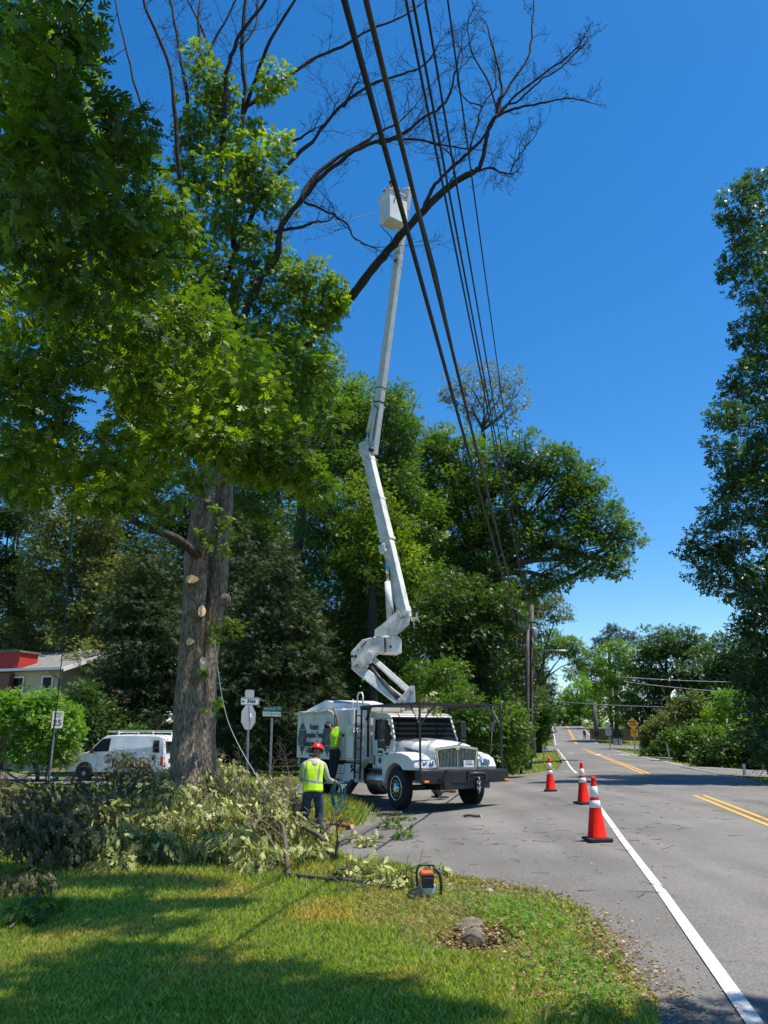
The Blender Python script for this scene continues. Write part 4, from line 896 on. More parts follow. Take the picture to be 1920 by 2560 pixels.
# oak leaves still on the big tree
BL = [(495, 140, 28, 34), (520, 200, 34, 46), (555, 235, 40, 40), (500, 280, 46, 46), (570, 290, 34, 30), (480, 340, 40, 40), (540, 350, 46, 44), (690, 190, 40, 40), (665, 225, 26, 30), (640, 320, 14, 20), (610, 370, 40, 40), (700, 360, 30, 36), (560, 430, 70, 60), (650, 440, 60, 60), (480, 440, 50, 50), (690, 500, 44, 50), (600, 530, 80, 70), (500, 560, 70, 70), (420, 590, 60, 60), (650, 620, 60, 60), (560, 680, 80, 70), (460, 700, 80, 70), (680, 720, 70, 50), (780, 700, 60, 40), (830, 725, 40, 30), (800, 770, 50, 40), (840, 760, 30, 24), (740, 690, 50, 34), (600, 800, 90, 70), (720, 800, 70, 50), (800, 780, 50, 40), (500, 820, 90, 70), (390, 760, 80, 80), (640, 910, 90, 70), (760, 870, 70, 60), (800, 940, 50, 60), (540, 960, 90, 70), (420, 900, 90, 80), (700, 1010, 80, 60), (340, 860, 70, 80), (500, 1100, 26, 40, .6), (620, 1060, 70, 60)]
SPR = [(562, 1330, 22, 18), (520, 1350, 12, 10), (545, 1375, 22, 12), (560, 1300, 12, 10), (500, 1335, 10, 8), (540, 1570, 18, 22), (575, 1560, 10, 14), (528, 1762, 20, 9), (575, 1575, 22, 18, .2), (512, 1678, 8, 4, -.3), (545, 1595, 14, 10), (535, 1270, 8, 8)]
blobs = [(np.array(c) - np.array(OB), r) for c, r in pxblobs(OY + .4, BL)]
V, F = crown_arrays(blobs, .17, 1.45, 'oak', .32, .35, .7, shell=.35, fill=1.2)
sb = []
for c, r in pxblobs(OY - .35, SPR):
    for _ in range(3): sb.append((np.array(c) - np.array(OB) + RNG.normal(0, .6, 3) * np.array(r), tuple(q * .6 for q in r)))
V2, F2 = crown_arrays(sb, .11, .9, 'oak', .7, .2, .8, shell=.1, fill=.6); F = np.concatenate([F, F2 + len(V)]); V = np.concatenate([V, V2])
np_mesh('crown', V, F, M['lf_oak'], oak)
# low limb left of the trunk, its shade put into the dark bark
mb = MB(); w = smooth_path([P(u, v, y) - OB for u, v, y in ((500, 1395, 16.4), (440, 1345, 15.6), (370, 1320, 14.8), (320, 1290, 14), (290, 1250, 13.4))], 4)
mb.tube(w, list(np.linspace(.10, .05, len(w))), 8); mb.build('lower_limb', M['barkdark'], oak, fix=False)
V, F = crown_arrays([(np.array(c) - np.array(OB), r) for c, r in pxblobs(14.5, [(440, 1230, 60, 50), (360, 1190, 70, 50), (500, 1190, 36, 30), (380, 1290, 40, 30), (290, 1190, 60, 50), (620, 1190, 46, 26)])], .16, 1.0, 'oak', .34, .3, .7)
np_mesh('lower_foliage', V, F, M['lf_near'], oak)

# ---- the near oak: it stands outside the left edge and hangs over the lawn
NB = Vector((-5.2, 4.6, 0)); NB.z = T(NB.x, NB.y)
near = empty('oak_tree', NB, 0, 'near oak outside the left edge whose large lobed leaves hang into the upper left', 'tree')
NBL = []
def nb(Y, rows): 
    for c, r in pxblobs(Y, rows): NBL.append((np.array(c) - np.array(NB), (r[0], max(.35, r[1]), r[2])))
nb(5.2, [(40, 50, 120, 100), (140, 160, 90, 90), (40, 300, 130, 120), (200, 300, 84, 80), (60, 470, 120, 110), (310, 330, 30, 20, .2), (190, 40, 46, 40), (150, 420, 110, 80)])
nb(6.4, [(250, 440, 100, 80), (350, 330, 46, 34), (150, 560, 140, 90), (330, 560, 80, 80), (60, 650, 120, 100), (240, 680, 120, 90), (380, 640, 60, 70)])
nb(8.0, [(80, 760, 120, 90), (220, 760, 110, 90), (350, 800, 100, 80), (90, 880, 110, 70), (230, 900, 80, 40), (480, 830, 90, 80), (30, 980, 70, 60), (120, 1050, 60, 34), (60, 1130, 50, 40), (140, 990, 30, 40)])
nb(9.0, [(330, 960, 70, 80), (420, 960, 90, 90), (500, 960, 80, 80), (590, 950, 90, 80), (430, 1060, 60, 50), (340, 1070, 60, 50), (650, 1030, 70, 70), (590, 1060, 60, 60), (700, 1110, 60, 50), (760, 1200, 36, 24), (640, 1150, 60, 50), (740, 1150, 40, 30), (280, 1130, 50, 44), (220, 1190, 60, 30), (320, 1210, 40, 30), (160, 1160, 50, 30), (60, 1200, 50, 34), (690, 1190, 44, 24)])
nb(8.6, [(440, 1120, 50, 36), (500, 1080, 60, 50), (560, 1120, 56, 44), (620, 1140, 56, 40), (690, 1110, 50, 40), (740, 1170, 50, 34), (790, 1215, 36, 18), (380, 1130, 50, 40), (820, 1060, 30, 30, 1), (300, 1240, 40, 26), (230, 1250, 36, 20), (150, 1120, 50, 40), (30, 1080, 60, 50), (80, 1220, 50, 24)])
nb(11.0, [(u, v, 120, 105) for u, v in ((20, 40), (110, 70), (50, 190), (140, 220), (40, 340), (170, 370), (290, 480), (60, 500), (200, 540), (350, 620), (60, 660), (210, 700), (400, 780), (60, 820), (230, 840), (330, 930), (450, 900), (560, 900))] + [(40, 960, 90, 70), (110, 1090, 60, 40), (330, 1060, 90, 60), (480, 1030, 80, 70), (610, 1000, 90, 80), (420, 560, 60, 70), (30, 1180, 60, 60), (250, 1130, 60, 40)])
V, F = crown_arrays(NBL, .15, 1.35, 'oak', .34, .3, .75, fill=1.15)
np_mesh('crown', V, F, M['lf_near'], near)
# crown above the photographer (out of the frame) that shades the lawn: sized from the shade seen on the grass
OV = []
def shade(u, v, rpx, h):
    g = G(u, v); h = max(h, 2.6 + (g.y + 1.2) * 1.36); t = (h - g.z) / SUN.z; c = g + SUN * t; r = max(.25, .95 * rpx * depth(g) / FPX); OV.append((np.array(c) - np.array(NB), (r, r * 1.0, .5)))
SH = [(u, 2165, 62, 9) for u in range(150, 545, 65)] + [(u, 2215, 62, 9) for u in range(30, 530, 65)] + [(u, 2270, 62, 9) for u in list(range(20, 340, 65)) + [410, 470, 530]]
SH += [(u, 2110, 80, 9) for u in range(-20, 330, 80)] + [(u, 2050, 80, 9) for u in range(-20, 300, 80)] + [(u, 2400, 80, 9) for u in (210, 300, 380, 450)] + [(u, 2450, 85, 9) for u in (200, 290, 380, 470, 560, 640)]
SH += [(u, 2510, 95, 9) for u in range(120, 960, 85)] + [(u, 2570, 95, 9) for u in range(-20, 1130, 90)] + [(60, 2460, 50, 9), (180, 2320, 40, 9), (380, 2330, 40, 9)]
for a in SH:
    shade(*a)
for c, r in NBL[:15]:  # unseen clumps added sunward of the near leaves to darken them
    w = Vector(c) + NB
    for q in (3.6, 4.6, 5.8, 7.0):
        e = w + SUN * q; dp = max(.1, depth(e)); zc = (e.z - EYE) * CP - e.y * SP
        if 1280 - zc / dp * FPX + r[0] * 1.1 / dp * FPX > -90: continue
        OV.append((np.array(e) - np.array(NB), (r[0] * .8, .5, .3)))
V, F = crown_arrays(OV, .2, 1.8, 'oak', .36, .3, .9)
np_mesh('upper_shade_crown', V, F, M['lf_near'], near)
mb = MB(); fk = Vector((.3, .4, 3.6)); tp = Vector((1.0, .2, 11.5))
mb.tube([Vector((0, 0, -.2)), Vector((0, 0, .3)), Vector((.15, .1, 2)), fk, Vector((.8, .3, 7)), tp, tp + Vector((1.5, 0, 3))], [.42, .32, .28, .25, .2, .14, .05], 16)
for i, (c, r) in enumerate(NBL):
    c = Vector(c); a = Vector((.4, .3, min(max(3.2, c.z + rnd.uniform(-.6, .8)), 9)))
    if False: mb.tube(limb_path(a, c, .10, 10), list(np.linspace(.03, .004, 10)), 6)
    for _ in range(3): mb.tube(limb_path(c, c + Vector((rnd.gauss(0, .45), rnd.gauss(0, .5), rnd.gauss(0, .3))), .1, 5), [.009, .007, .005, .004, .002], 4)
for i, (c, r) in enumerate(OV):
    c = Vector(c); a = tp + Vector((0, 0, rnd.uniform(-1.5, 1.5)))
    if i % 4 == 0: mb.tube(limb_path(a, c, .04), [.07, .06, .045, .035, .025, .018, .008], 6)
mb.build('trunk', M['barkdark'], near, fix=False)
# tree right of the road, outside the frame, whose shade falls on the near corner of the asphalt
g = G(1720, 2520); c = g + SUN * (8.0 / SUN.z)
cx = c.x + 3.6; cy = c.y - 2.6
bl = [((c.x + dx, c.y + dy, 8 + dz), (r, r, r * .6)) for dx, dy, dz, r in ((-.35, -.55, 0, .55), (.35, -.5, .3, .6), (.9, -1.2, .2, .9), (0, -1.5, .1, .9), (1.8, -1.6, 0, 1.1), (-.7, -1.5, .4, .7))]
tree('broadleaf_tree', 'tree behind the photographer at the right, seen only by its shade on the road corner', 'tree', None, (cx, cy, T(cx, cy)), bl, 'lf_near', .17, .2, 1.6, 'oak', None, .36)
# ================================================================== BUCKET TRUCK
TH = R(28); fwd = Vector((math.sin(TH), -math.cos(TH), 0)); lef = Vector((math.cos(TH), math.sin(TH), 0))
wp = P(988, 1965, 20.4); TO = Vector((wp.x, 20.4, 0)) + lef * 1.2; TO.z = T(TO.x, TO.y) + .012
TZ = math.atan2(fwd.y, fwd.x)
truck = empty('bucket_truck', TO, TZ, 'white tree service bucket truck with chip box, raised two piece boom and black front bumper', 'truck')
TMX = Matrix.Translation(TO) @ Matrix.Rotation(TZ, 4, 'Z'); TMI = TMX.inverted()
def TL(u, v, Y): return TMI @ P(u, v, Y)
def wheel(parent, x, y, sgn, dual=False):
    w = empty('wheel', (x, y, .50)); w.parent = parent
    A = Matrix.Rotation(-sgn * math.pi / 2, 4, 'X')
    wd = .27 if not dual else .56
    pr = [(.29, -wd + .01), (.40, -wd + .0), (.47, -wd + .03), (.505, -wd + .06), (.51, -wd * .5), (.505, -.05), (.47, -.02), (.40, 0), (.29, -.02)]
    t = MB().lathe(pr, 40, A)
    t.build('tyre', M['rubber'], w)
    tr = MB()
    for k in range(36):
        a = 2 * math.pi * k / 36
        for zz in ((-.06 - wd * .22), (-wd + .06 + wd * .22)): tr.box((0, 0, 0), (.012, .03, wd * .3), M=A @ Matrix.Rotation(a + (.09 if zz < -.15 else 0), 4, 'Z') @ Matrix.Translation((.512, 0, zz)))
    tr.build('tread', M['rubber'], w)
    pr = [(.295, -.16), (.30, -.02), (.285, -.005), (.27, -.02), (.255, -.05), (.20, -.07), (.15, -.03), (.13, .0), (.10, .03), (.0, .03)] if not dual else [(.295, -.16), (.30, -.02), (.285, -.005), (.265, -.03), (.22, -.18), (.12, -.18), (.10, -.02), (0, -.02)]
    r = MB().lathe(pr, 32, A)
    for k in range(10):
        a = 2 * math.pi * k / 10; r.cyl(A @ Vector((.185 * math.cos(a), .185 * math.sin(a), -.07)), A @ Vector((.185 * math.cos(a), .185 * math.sin(a), -.015)), .018, 8)
    r.build('rim', M['chrome'], w)
    for k in range(10):
        if dual or sgn > 0: break
        hb = MB(); a = 2 * math.pi * (k + .5) / 10; hb.cyl(A @ Vector((.225 * math.cos(a), .225 * math.sin(a), -.062)), A @ Vector((.225 * math.cos(a), .225 * math.sin(a), -.055)), .022, 10); hb.build('hand_hole', M['black'], w)
    return w
wheel(truck, 0, -1.2, -1); wheel(truck, 0, 1.2, 1); wheel(truck, -4.9, -1.2, -1, True); wheel(truck, -4.9, 1.2, 1, True)
# frame rails, axle, tank
mb = MB()
for y in (-.42, .42): mb.box((-2.9, y, .78), (7.4, .08, .24))
mb.cyl((0, -1.0, .5), (0, 1.0, .5), .07, 10); mb.cyl((-4.9, -1, .5), (-4.9, 1, .5), .09, 10)
for x in (-1.6, -3.2, -6.2): mb.box((x, 0, .78), (.1, .84, .16))
mb.box((.3, 0, .62), (.9, .7, .3)); mb.cyl((-4.9, 0, .5), (-1.2, 0, .62), .05, 8)
mb.build('chassis', M['steel'], truck)
mb = MB(); mb.cyl((-1.0, -.78, .62), (-1.95, -.78, .62), .26, 20)
for x in (-1.25, -1.7): mb.cyl((x - .02, -.78, .62), (x + .02, -.78, .62), .268, 20)
mb.build('fuel_tank', M['alu'], truck, bevel=.02)
mb = MB(); mb.box((-1.3, -1.0, .60), (.8, .18, .035)); mb.box((-1.3, -1.02, .90), (.9, .12, .03)); mb.build('step', M['steel'], truck)
# cab shell
cab = empty('cab', (0, 0, 0)); cab.parent = truck
def cabprism(name, poly, y0, y1, m, parent=cab, bevel=.03): return MB().prism(poly, 1, y0, y1).build(name, m, parent, bevel=bevel)
# side profile (x,z): back of cab at -1.65, windscreen foot at -.45
cabprism('lower_body', [(-1.65, .90), (-.62, .90), (-.60, 1.22), (-.45, 1.34), (-.45, 1.66), (-1.65, 1.66)], -1.0, 1.0, M['white'])
mb = MB(); mb.prism([(-1.65, 2.20), (-.70, 2.20), (-.66, 2.25), (-.78, 2.32), (-1.0, 2.36), (-1.5, 2.37), (-1.65, 2.34)], 1, -.97, .97); mb.build('roof', M['white'], cab, bevel=.05)
for s in (-1, 1):
    mb = MB(); mb.beam((-.46, s * .965, 1.64), (-.72, s * .93, 2.24), .05, .08, (0, 1, 0)); mb.build('windscreen_pillar', M['white'], cab, bevel=.01)
    mb = MB(); mb.beam((-1.00, s * .985, 1.62), (-1.00, s * .95, 2.22), .05, .05); mb.build('door_pillar', M['white'], cab); mb = MB(); mb.beam((-1.60, s * .985, 1.62), (-1.60, s * .95, 2.22), .06, .10); mb.build('door_pillar', M['white'], cab)
    g = MB(); g.v = [(-1.55, s * .99, 1.62), (-1.03, s * .99, 1.62), (-1.03, s * .955, 2.19), (-1.55, s * .955, 2.19), (-1.55, s * .96, 1.62), (-1.03, s * .96, 1.62), (-1.03, s * .925, 2.19), (-1.55, s * .925, 2.19)]
    g.f = [(0, 1, 2, 3), (7, 6, 5, 4), (0, 4, 5, 1), (1, 5, 6, 2), (2, 6, 7, 3), (3, 7, 4, 0)]; g.sm = [False] * 6; g.build('side_window', M['glass'], cab)
    g = MB(); g.prism([(-.96, 1.50), (-.66, 1.50), (-.60, 1.60), (-.66, 1.85), (-.80, 2.17), (-.96, 2.17)], 1, s * .99 - .012, s * .99 + .014); g.build('quarter_window', M['glass'], cab, bevel=.004)
    d = MB(); d.prism([(-1.60, .94), (-.66, .94), (-.60, 1.2), (-.60, 1.48), (-1.0, 1.48), (-1.0, 1.58), (-1.60, 1.58)], 1, s * 1.002 - .008, s * 1.002 + .010); dr = d.build('door', M['white'], cab, bevel=.006)
    d = MB(); d.box((-1.05, s * 1.022, 1.47), (.40, .02, .035)); d.box((-.88, s * 1.022, 1.42), (.07, .02, .1)); d.build('handle', M['black'], dr, bevel=.008)
    d = MB(); d.box((-1.50, s * 1.02, 1.13), (.07, .016, .24)); d.build('grab_slot', M['black'], dr, bevel=.008)
    if s < 0:
        mb = MB(); mb.box((-1.17, -1.017, 1.31), (.26, .006, .14)); mb.build('door_plate', M['darktext'], dr)
        mb = MB(); mb.box((-1.17, -1.0205, 1.285), (.23, .004, .05)); mb.build('door_plate_band', M['signwhite'], dr)
        mb = MB(); mb.box((-1.17, -1.017, 1.09), (.24, .006, .27)); mb.build('door_sticker', M['signwhite'], dr)
        mb = MB(); mb.lathe([(.055, 0), (.082, 0), (.082, .004), (.055, .004)], 24, frame((-1.17, -1.021, 1.13), (1, 0, 0), (0, 0, 1))); mb.box((-1.17, -1.022, 1.17), (.02, .004, .07)); mb.build('round_emblem', M['darktext'], dr)
        text_part('hood_number', '4300', .08, M['darktext'], frame((-.80, -1.0165, 1.30), (1, 0, 0), (0, 0, 1)), cab, .002)
g = MB(); g.v = [(-.46, -.94, 1.66), (-.46, .94, 1.66), (-.71, .90, 2.21), (-.71, -.90, 2.21), (-.49, -.94, 1.65), (-.49, .94, 1.65), (-.74, .90, 2.20), (-.74, -.90, 2.20)]
g.f = [(0, 1, 2, 3), (7, 6, 5, 4), (0, 4, 5, 1), (1, 5, 6, 2), (2, 6, 7, 3), (3, 7, 4, 0)]; g.sm = [False] * 6; g.build('windscreen', M['glass'], cab)
mb = MB(); mb.beam((-.44, -.95, 1.645), (-.44, .95, 1.645), .05, .05, (1, 0, 0)); mb.beam((-.70, -.92, 2.225), (-.70, .92, 2.225), .06, .05, (1, 0, 0)); mb.build('windscreen_surround', M['black'], cab, bevel=.01)
mb = MB(); mb.beam((-.42, -.5, 1.68), (-.50, .1, 1.72), .012, .012); mb.build('wiper', M['black'], cab); mb = MB(); mb.beam((-.42, .4, 1.68), (-.50, .85, 1.72), .012, .012); mb.build('wiper', M['black'], cab)
def loft(name, secs, m, parent, smooth=True, cap=True):
    n = len(secs[0]); mb = MB(); mb.v = [tuple(p) for s_ in secs for p in s_]
    for i in range(len(secs) - 1):
        for j in range(n - 1): mb.f.append((i * n + j, i * n + j + 1, (i + 1) * n + j + 1, (i + 1) * n + j))
    if cap: mb.f.append(tuple(range(n))); mb.f.append(tuple((len(secs) - 1) * n + j for j in range(n)))
    mb.sm = [smooth] * (len(mb.f)); return mb.build(name, m, parent)
def hsec(x, w, zt, zs, z0):
    return [(x, -w, z0), (x, -w, zs - .12), (x, -w * .985, zs - .03), (x, -w * .93, zs + (zt - zs) * .5), (x, -w * .80, zs + (zt - zs) * .82), (x, -w * .45, zt), (x, 0, zt + .03), (x, w * .45, zt), (x, w * .80, zs + (zt - zs) * .82), (x, w * .93, zs + (zt - zs) * .5), (x, w * .985, zs - .03), (x, w, zs - .12), (x, w, z0)]
loft('hood', [hsec(-.47, .96, 1.67, 1.50, 1.2), hsec(-.2, .90, 1.655, 1.46, 1.1), hsec(.2, .79, 1.63, 1.42, 1.0), hsec(.6, .68, 1.595, 1.40, .95), hsec(.86, .62, 1.55, 1.38, .95), hsec(.96, .59, 1.49, 1.34, .96)], M['white'], cab)
for s in (-1, 1):
    # fender with an arched opening over the wheel
    out = [(-.66, .60), (-.70, .98), (-.55, 1.22), (-.30, 1.34), (.0, 1.37), (.35, 1.36), (.70, 1.30), (.92, 1.20), (1.02, 1.02), (1.00, .96), (.70, .95)]
    arch = [(.60 * math.cos(a) * 1.0, .50 + .60 * math.sin(a)) for a in np.linspace(R(48), R(172), 12)]
    poly = out + arch
    fm = MB(); n = len(poly)
    for yy in (.70, 1.04, 1.17, 1.21):
        k = {.70: 1.0, 1.04: 1.0, 1.17: .985, 1.21: .95}[yy]
        for i, (px_, pz_) in enumerate(poly):
            if i < len(out): q = (px_ * (k if px_ > 0 else 1), .95 + (pz_ - .95) * (k if pz_ > .95 else 1))
            else: q = (px_, pz_)
            fm.v.append((q[0], s * yy, q[1]))
    for r_ in range(3):
        for i in range(n): fm.f.append((r_ * n + i, r_ * n + (i + 1) % n, (r_ + 1) * n + (i + 1) % n, (r_ + 1) * n + i))
    fm.f += [tuple(range(n)), tuple(3 * n + i for i in range(n))]; fm.sm = [False] * len(fm.f)
    fm.build('fender', M['white'], cab, bevel=.015)
    # headlight
    hl = MB(); hl.v = [(1.0, s * .62, 1.08), (1.045, s * .62, 1.02), (1.04, s * .95, 1.0), (.93, s * 1.17, 1.03), (.90, s * 1.17, 1.16), (.96, s * .95, 1.20), (1.0, s * .66, 1.20)]
    b_ = [(x - .1, y, z) for x, y, z in hl.v]; hl.v += b_; hl.f = [tuple(range(7)), tuple(range(7, 14))] + [(i, (i + 1) % 7, 7 + (i + 1) % 7, 7 + i) for i in range(7)]; hl.sm = [False] * 9; h_ = hl.build('headlight', M['headl'], cab)
    rf = MB()
    for yy in (.76, .93): rf.lathe([(.0, .0), (.055, .01), (.06, .03)], 16, frame((1.02 - (yy - .76) * .2, s * yy, 1.11), (0, 1, 0), (0, 0, 1)))
    rf.build('bulb_reflector', M['chrome'], h_)
# black accent stripes on the hood side
for s in (-1, 1):
    mb = MB()
    for k in range(3):
        mb.beam((-.12 + .05 * k, s * (.885 - .012 * k), 1.47 - .045 * k), (.42 - .02 * k, s * (.755 + .0 * k), 1.37 - .05 * k), .012, .018, (0, 1, 0), h2=.045)
    mb.build('hood_stripe', M['black'], cab)
# grille
mb = MB(); gy, gz0, gz1 = .56, .99, 1.44
fr = [(-gy, gz0), (gy, gz0), (gy + .05, gz1), (0, gz1 + .07), (-gy - .05, gz1)]
mb.prism([(y, z) for y, z in fr], 0, .93, .985); mb.build('grille_back', M['black'], cab)
mb = MB(); pts = [(1.0, y, z) for y, z in fr]
for i in range(5): a, b = pts[i], pts[(i + 1) % 5]; mb.beam(a, b, .09 if i in (2, 3) else .05, .07, (1, 0, 0))
mb.build('grille_frame', M['chrome'], cab, bevel=.015)
mb = MB()
for k in range(27):
    y = -gy + .03 + k * (2 * gy - .06) / 26; mb.box((.995, y, (gz0 + gz1) / 2 + .01), (.03, .014, gz1 - gz0 + .03 * (1 - abs(y))))
mb.box((1.0, 0, (gz0 + gz1) / 2), (.05, .03, .46)); mb.build('grille_bars', M['glassbar'], cab)
mb = MB(); mb.v = [(1.05, 0, 1.40), (1.05, .10, 1.49), (1.05, 0, 1.53), (1.05, -.10, 1.49), (1.02, 0, 1.39), (1.02, .11, 1.49), (1.02, 0, 1.54), (1.02, -.11, 1.49)]
mb.f = [(0, 1, 2, 3), (7, 6, 5, 4), (0, 4, 5, 1), (1, 5, 6, 2), (2, 6, 7, 3), (3, 7, 4, 0)]; mb.sm = [False] * 6; mb.build('diamond_badge', M['chrome'], cab)
mb = MB(); mb.box((1.035, .33, 1.09), (.01, .31, .16)); pl = mb.build('licence_plate', M['signwhite'], truck)
text_part('plate_number', '27084R', .075, M['darktext'], frame((1.042, .33, 1.08), (0, 1, 0), (0, 0, 1)), pl, .001)
text_part('plate_state', 'MARYLAND', .035, M['darktext'], frame((1.042, .33, 1.145), (0, 1, 0), (0, 0, 1)), pl, .001)
# mirrors
for s in (-1, 1):
    mm = empty('mirror', (0, 0, 0)); mm.parent = truck
    mb = MB(); mb.box((-.62, s * 1.27, 1.92), (.10, .19, .46)); mb.build('mirror_head', M['black'], mm, bevel=.03)
    mb = MB(); mb.box((-.62, s * 1.27, 1.56), (.12, .19, .22)); mb.build('convex_mirror', M['black'], mm, bevel=.03)
    mb = MB(); mb.tube([(-.66, s * 1.0, 2.12), (-.64, s * 1.2, 2.18), (-.64, s * 1.27, 2.0), (-.64, s * 1.27, 1.5), (-.66, s * 1.2, 1.44), (-.70, s * 1.0, 1.46)], .013, 6); mb.build('mirror_arm', M['black'], mm)
mb = MB(); mb.cyl((.88, 1.12, 1.32), (.75, 1.28, 1.86), .012, 6); mb.box((.74, 1.29, 1.98), (.04, .13, .24)); mb.build('fender_mirror', M['steel'], truck, bevel=.01)
# bumper: heavy plate bumper with winch
mb = MB(); mb.prism([(1.02, -1.24), (1.32, -1.24), (1.46, -.4), (1.46, .4), (1.42, 1.24), (1.02, 1.24)], 2, .93, .965)
mb.prism([(1.30, -1.24), (1.335, -1.24), (1.475, -.4), (1.475, .4), (1.435, 1.24), (1.40, 1.24), (1.44, .4), (1.44, -.4)], 2, .665, .935)
for s in (-1, 1): mb.box((1.2, s * 1.225, .82), (.3, .03, .22))
mb.box((1.40, 0, .60), (.12, 1.3, .13))
bp = mb.build('bumper', M['black'], truck, bevel=.008)
mb = MB(); mb.cyl((1.5, .02, .88), (1.5, .48, .88), .035, 10); mb.box((1.49, -.0, .84), (.06, .03, .2)); mb.box((1.49, .5, .84), (.06, .03, .2)); mb.cyl((1.5, .05, .80), (1.5, .45, .80), .02, 8); mb.build('winch_roller', M['steel'], bp)
mb = MB()
for k in range(5):
    mb.lathe([(.025, -.012), (.045, -.012), (.045, .012), (.025, .012)], 12, Matrix.Translation((1.53, .27, .74 - k * .065)) @ Matrix.Rotation(math.pi / 2, 4, 'Y' if k % 2 else 'X') @ Matrix.Diagonal((1, 1.3, 1, 1)))
mb.build('chain_hook', M['galv'], bp)
for s in (-1, 1):
    mb = MB(); mb.box((1.37 if s < 0 else 1.44, s * 1.17 + (.06 if s < 0 else 0), .71), (.05, .13, .05)); mb.build('marker_light', M['orange'], bp, bevel=.01)
    mb = MB(); mb.box((1.45, s * .72, .74), (.05, .16, .05)); mb.build('bumper_slot', M['rubber'], bp)
# overhead guard rack, posts
rk = MB(); zr = 2.52
rk.beam((1.25, -1.22, zr), (1.25, 1.22, zr), .04, .04, (1, 0, 0))
for s in (-1, 1):
    rk.beam((1.25, s * 1.2, zr), (-2.0, s * 1.2, zr), .05, .06); rk.beam((1.25, s * 1.2, .95), (1.25, s * 1.2, zr), .04, .04)
    rk.beam((1.25, s * 1.2, 2.0), (.8, s * 1.2, zr), .03, .03); rk.beam((1.25, s * 1.2, 2.0), (1.25, s * .75, zr), .03, .03)
for x in np.linspace(-1.9, .30, 26): rk.beam((x, -1.2, zr + .02), (x, 1.2, zr + .02), .03, .05, (1, 0, 0))
for y in (-.6, 0, .6): rk.beam((-1.9, y, zr + .05), (.3, y, zr + .05), .03, .03)
rk.beam((-1.95, -1.2, zr - .02), (-1.95, 1.2, zr - .02), .08, .10, (1, 0, 0))
for x, y in ((-1.72, -1.1), (-1.72, 1.1)): rk.beam((x, y, 1.2), (x, y, zr), .05, .05)
rk.beam((-1.72, -1.15, zr - .35), (-1.4, -1.18, zr), .04, .05)
rk.build('guard_rack', M['black'], truck)
# black ladder behind the cab door
mb = MB()
for x in (-1.84, -2.18): mb.beam((x, -1.28, .62), (x, -1.24, 2.46), .04, .035)
for k in range(6): mb.beam((-1.84, -1.28 + .006 * k, .80 + k * .30), (-2.18, -1.28 + .006 * k, .80 + k * .30), .03, .03, (0, 1, 0))
mb.build('ladder', M['black'], truck)
mb = MB()
mb.tube([(-2.05, -1.1, 2.5), (-2.05, -1.1, 2.85), (-2.12, -1.1, 2.93), (-2.32, -1.1, 2.93), (-2.4, -1.1, 2.85), (-2.4, -1.1, 2.5)], .022, 8); mb.tube([(-2.9, -1.0, 2.5), (-2.9, -1.0, 2.78)], .012, 6); mb.tube([(-2.9, .6, 2.5), (-2.9, .6, 2.85)], .012, 6)
mb.build('grab_hoop', M['white'], truck)
# cross box / body behind the cab
bd = empty('utility_body', (0, 0, 0)); bd.parent = truck
MB().box((-2.55, .05, 1.78), (1.55, 2.1, 1.50)).build('cross_box', M['white'], bd, bevel=.02)
mb = MB(); mb.box((-3.0, -1.13, 1.80), (.90, .03, 1.38)); mb.build('bright_side_panel', M['white'], bd, bevel=.01)
mb = MB(); mb.box((-2.95, -1.155, 1.80), (.30, .03, 1.38)); mb.build('ribbed_panel', M['sawgrey'], bd, bevel=.01)
# tool cabinet with mesh sides and boxes
mb = MB()
for z in (1.12, 2.06):
    mb.beam((-1.86, -1.2, z), (-2.9, -1.2, z), .04, .04)
for x in (-1.86, -2.9): mb.beam((x, -1.2, 1.10), (x, -1.2, 2.08), .04, .04)
mb.build('cage_frame', M['white'], bd)
mb = MB()
for k in range(26):
    a = -1.86 - k * .085
    for sg in (1, -1):
        x0 = a if sg > 0 else a - .0; p0 = Vector((x0, -1.2, 1.14)); p1 = Vector((x0 + sg * .48 - (.48 if sg > 0 else -.48) + sg * -.48 * -1 - .0, -1.2, 2.04))
        q0 = Vector((x0 + .24 * sg, -1.2, 1.14)); q1 = Vector((x0 - .24 * sg, -1.2, 2.04))
        def cl(p, q):
            if min(p.x, q.x) > -1.86 or max(p.x, q.x) < -2.45: return None
            ts = []
            t0, t1 = 0, 1; dx = q.x - p.x
            if abs(dx) > 1e-6:
                a_, b_ = (-2.45 - p.x) / dx, (-1.88 - p.x) / dx; lo, hi = min(a_, b_), max(a_, b_); t0, t1 = max(t0, lo), min(t1, hi)
            return (p.lerp(q, t0), p.lerp(q, t1)) if t1 > t0 else None
        c_ = cl(q0, q1)
        if c_: mb.tube(c_, .007, 3)
mb.build('cage_mesh', M['white'], bd)
mb = MB(); mb.box((-2.68, -1.17, 1.60), (.44, .05, .90)); mb.build('cabinet_door', M['trim'], bd, bevel=.01)
mb = MB(); mb.box((-2.62, -1.205, 1.86), (.26, .012, .20)); mb.build('warning_plate', M['sawgrey'], bd)
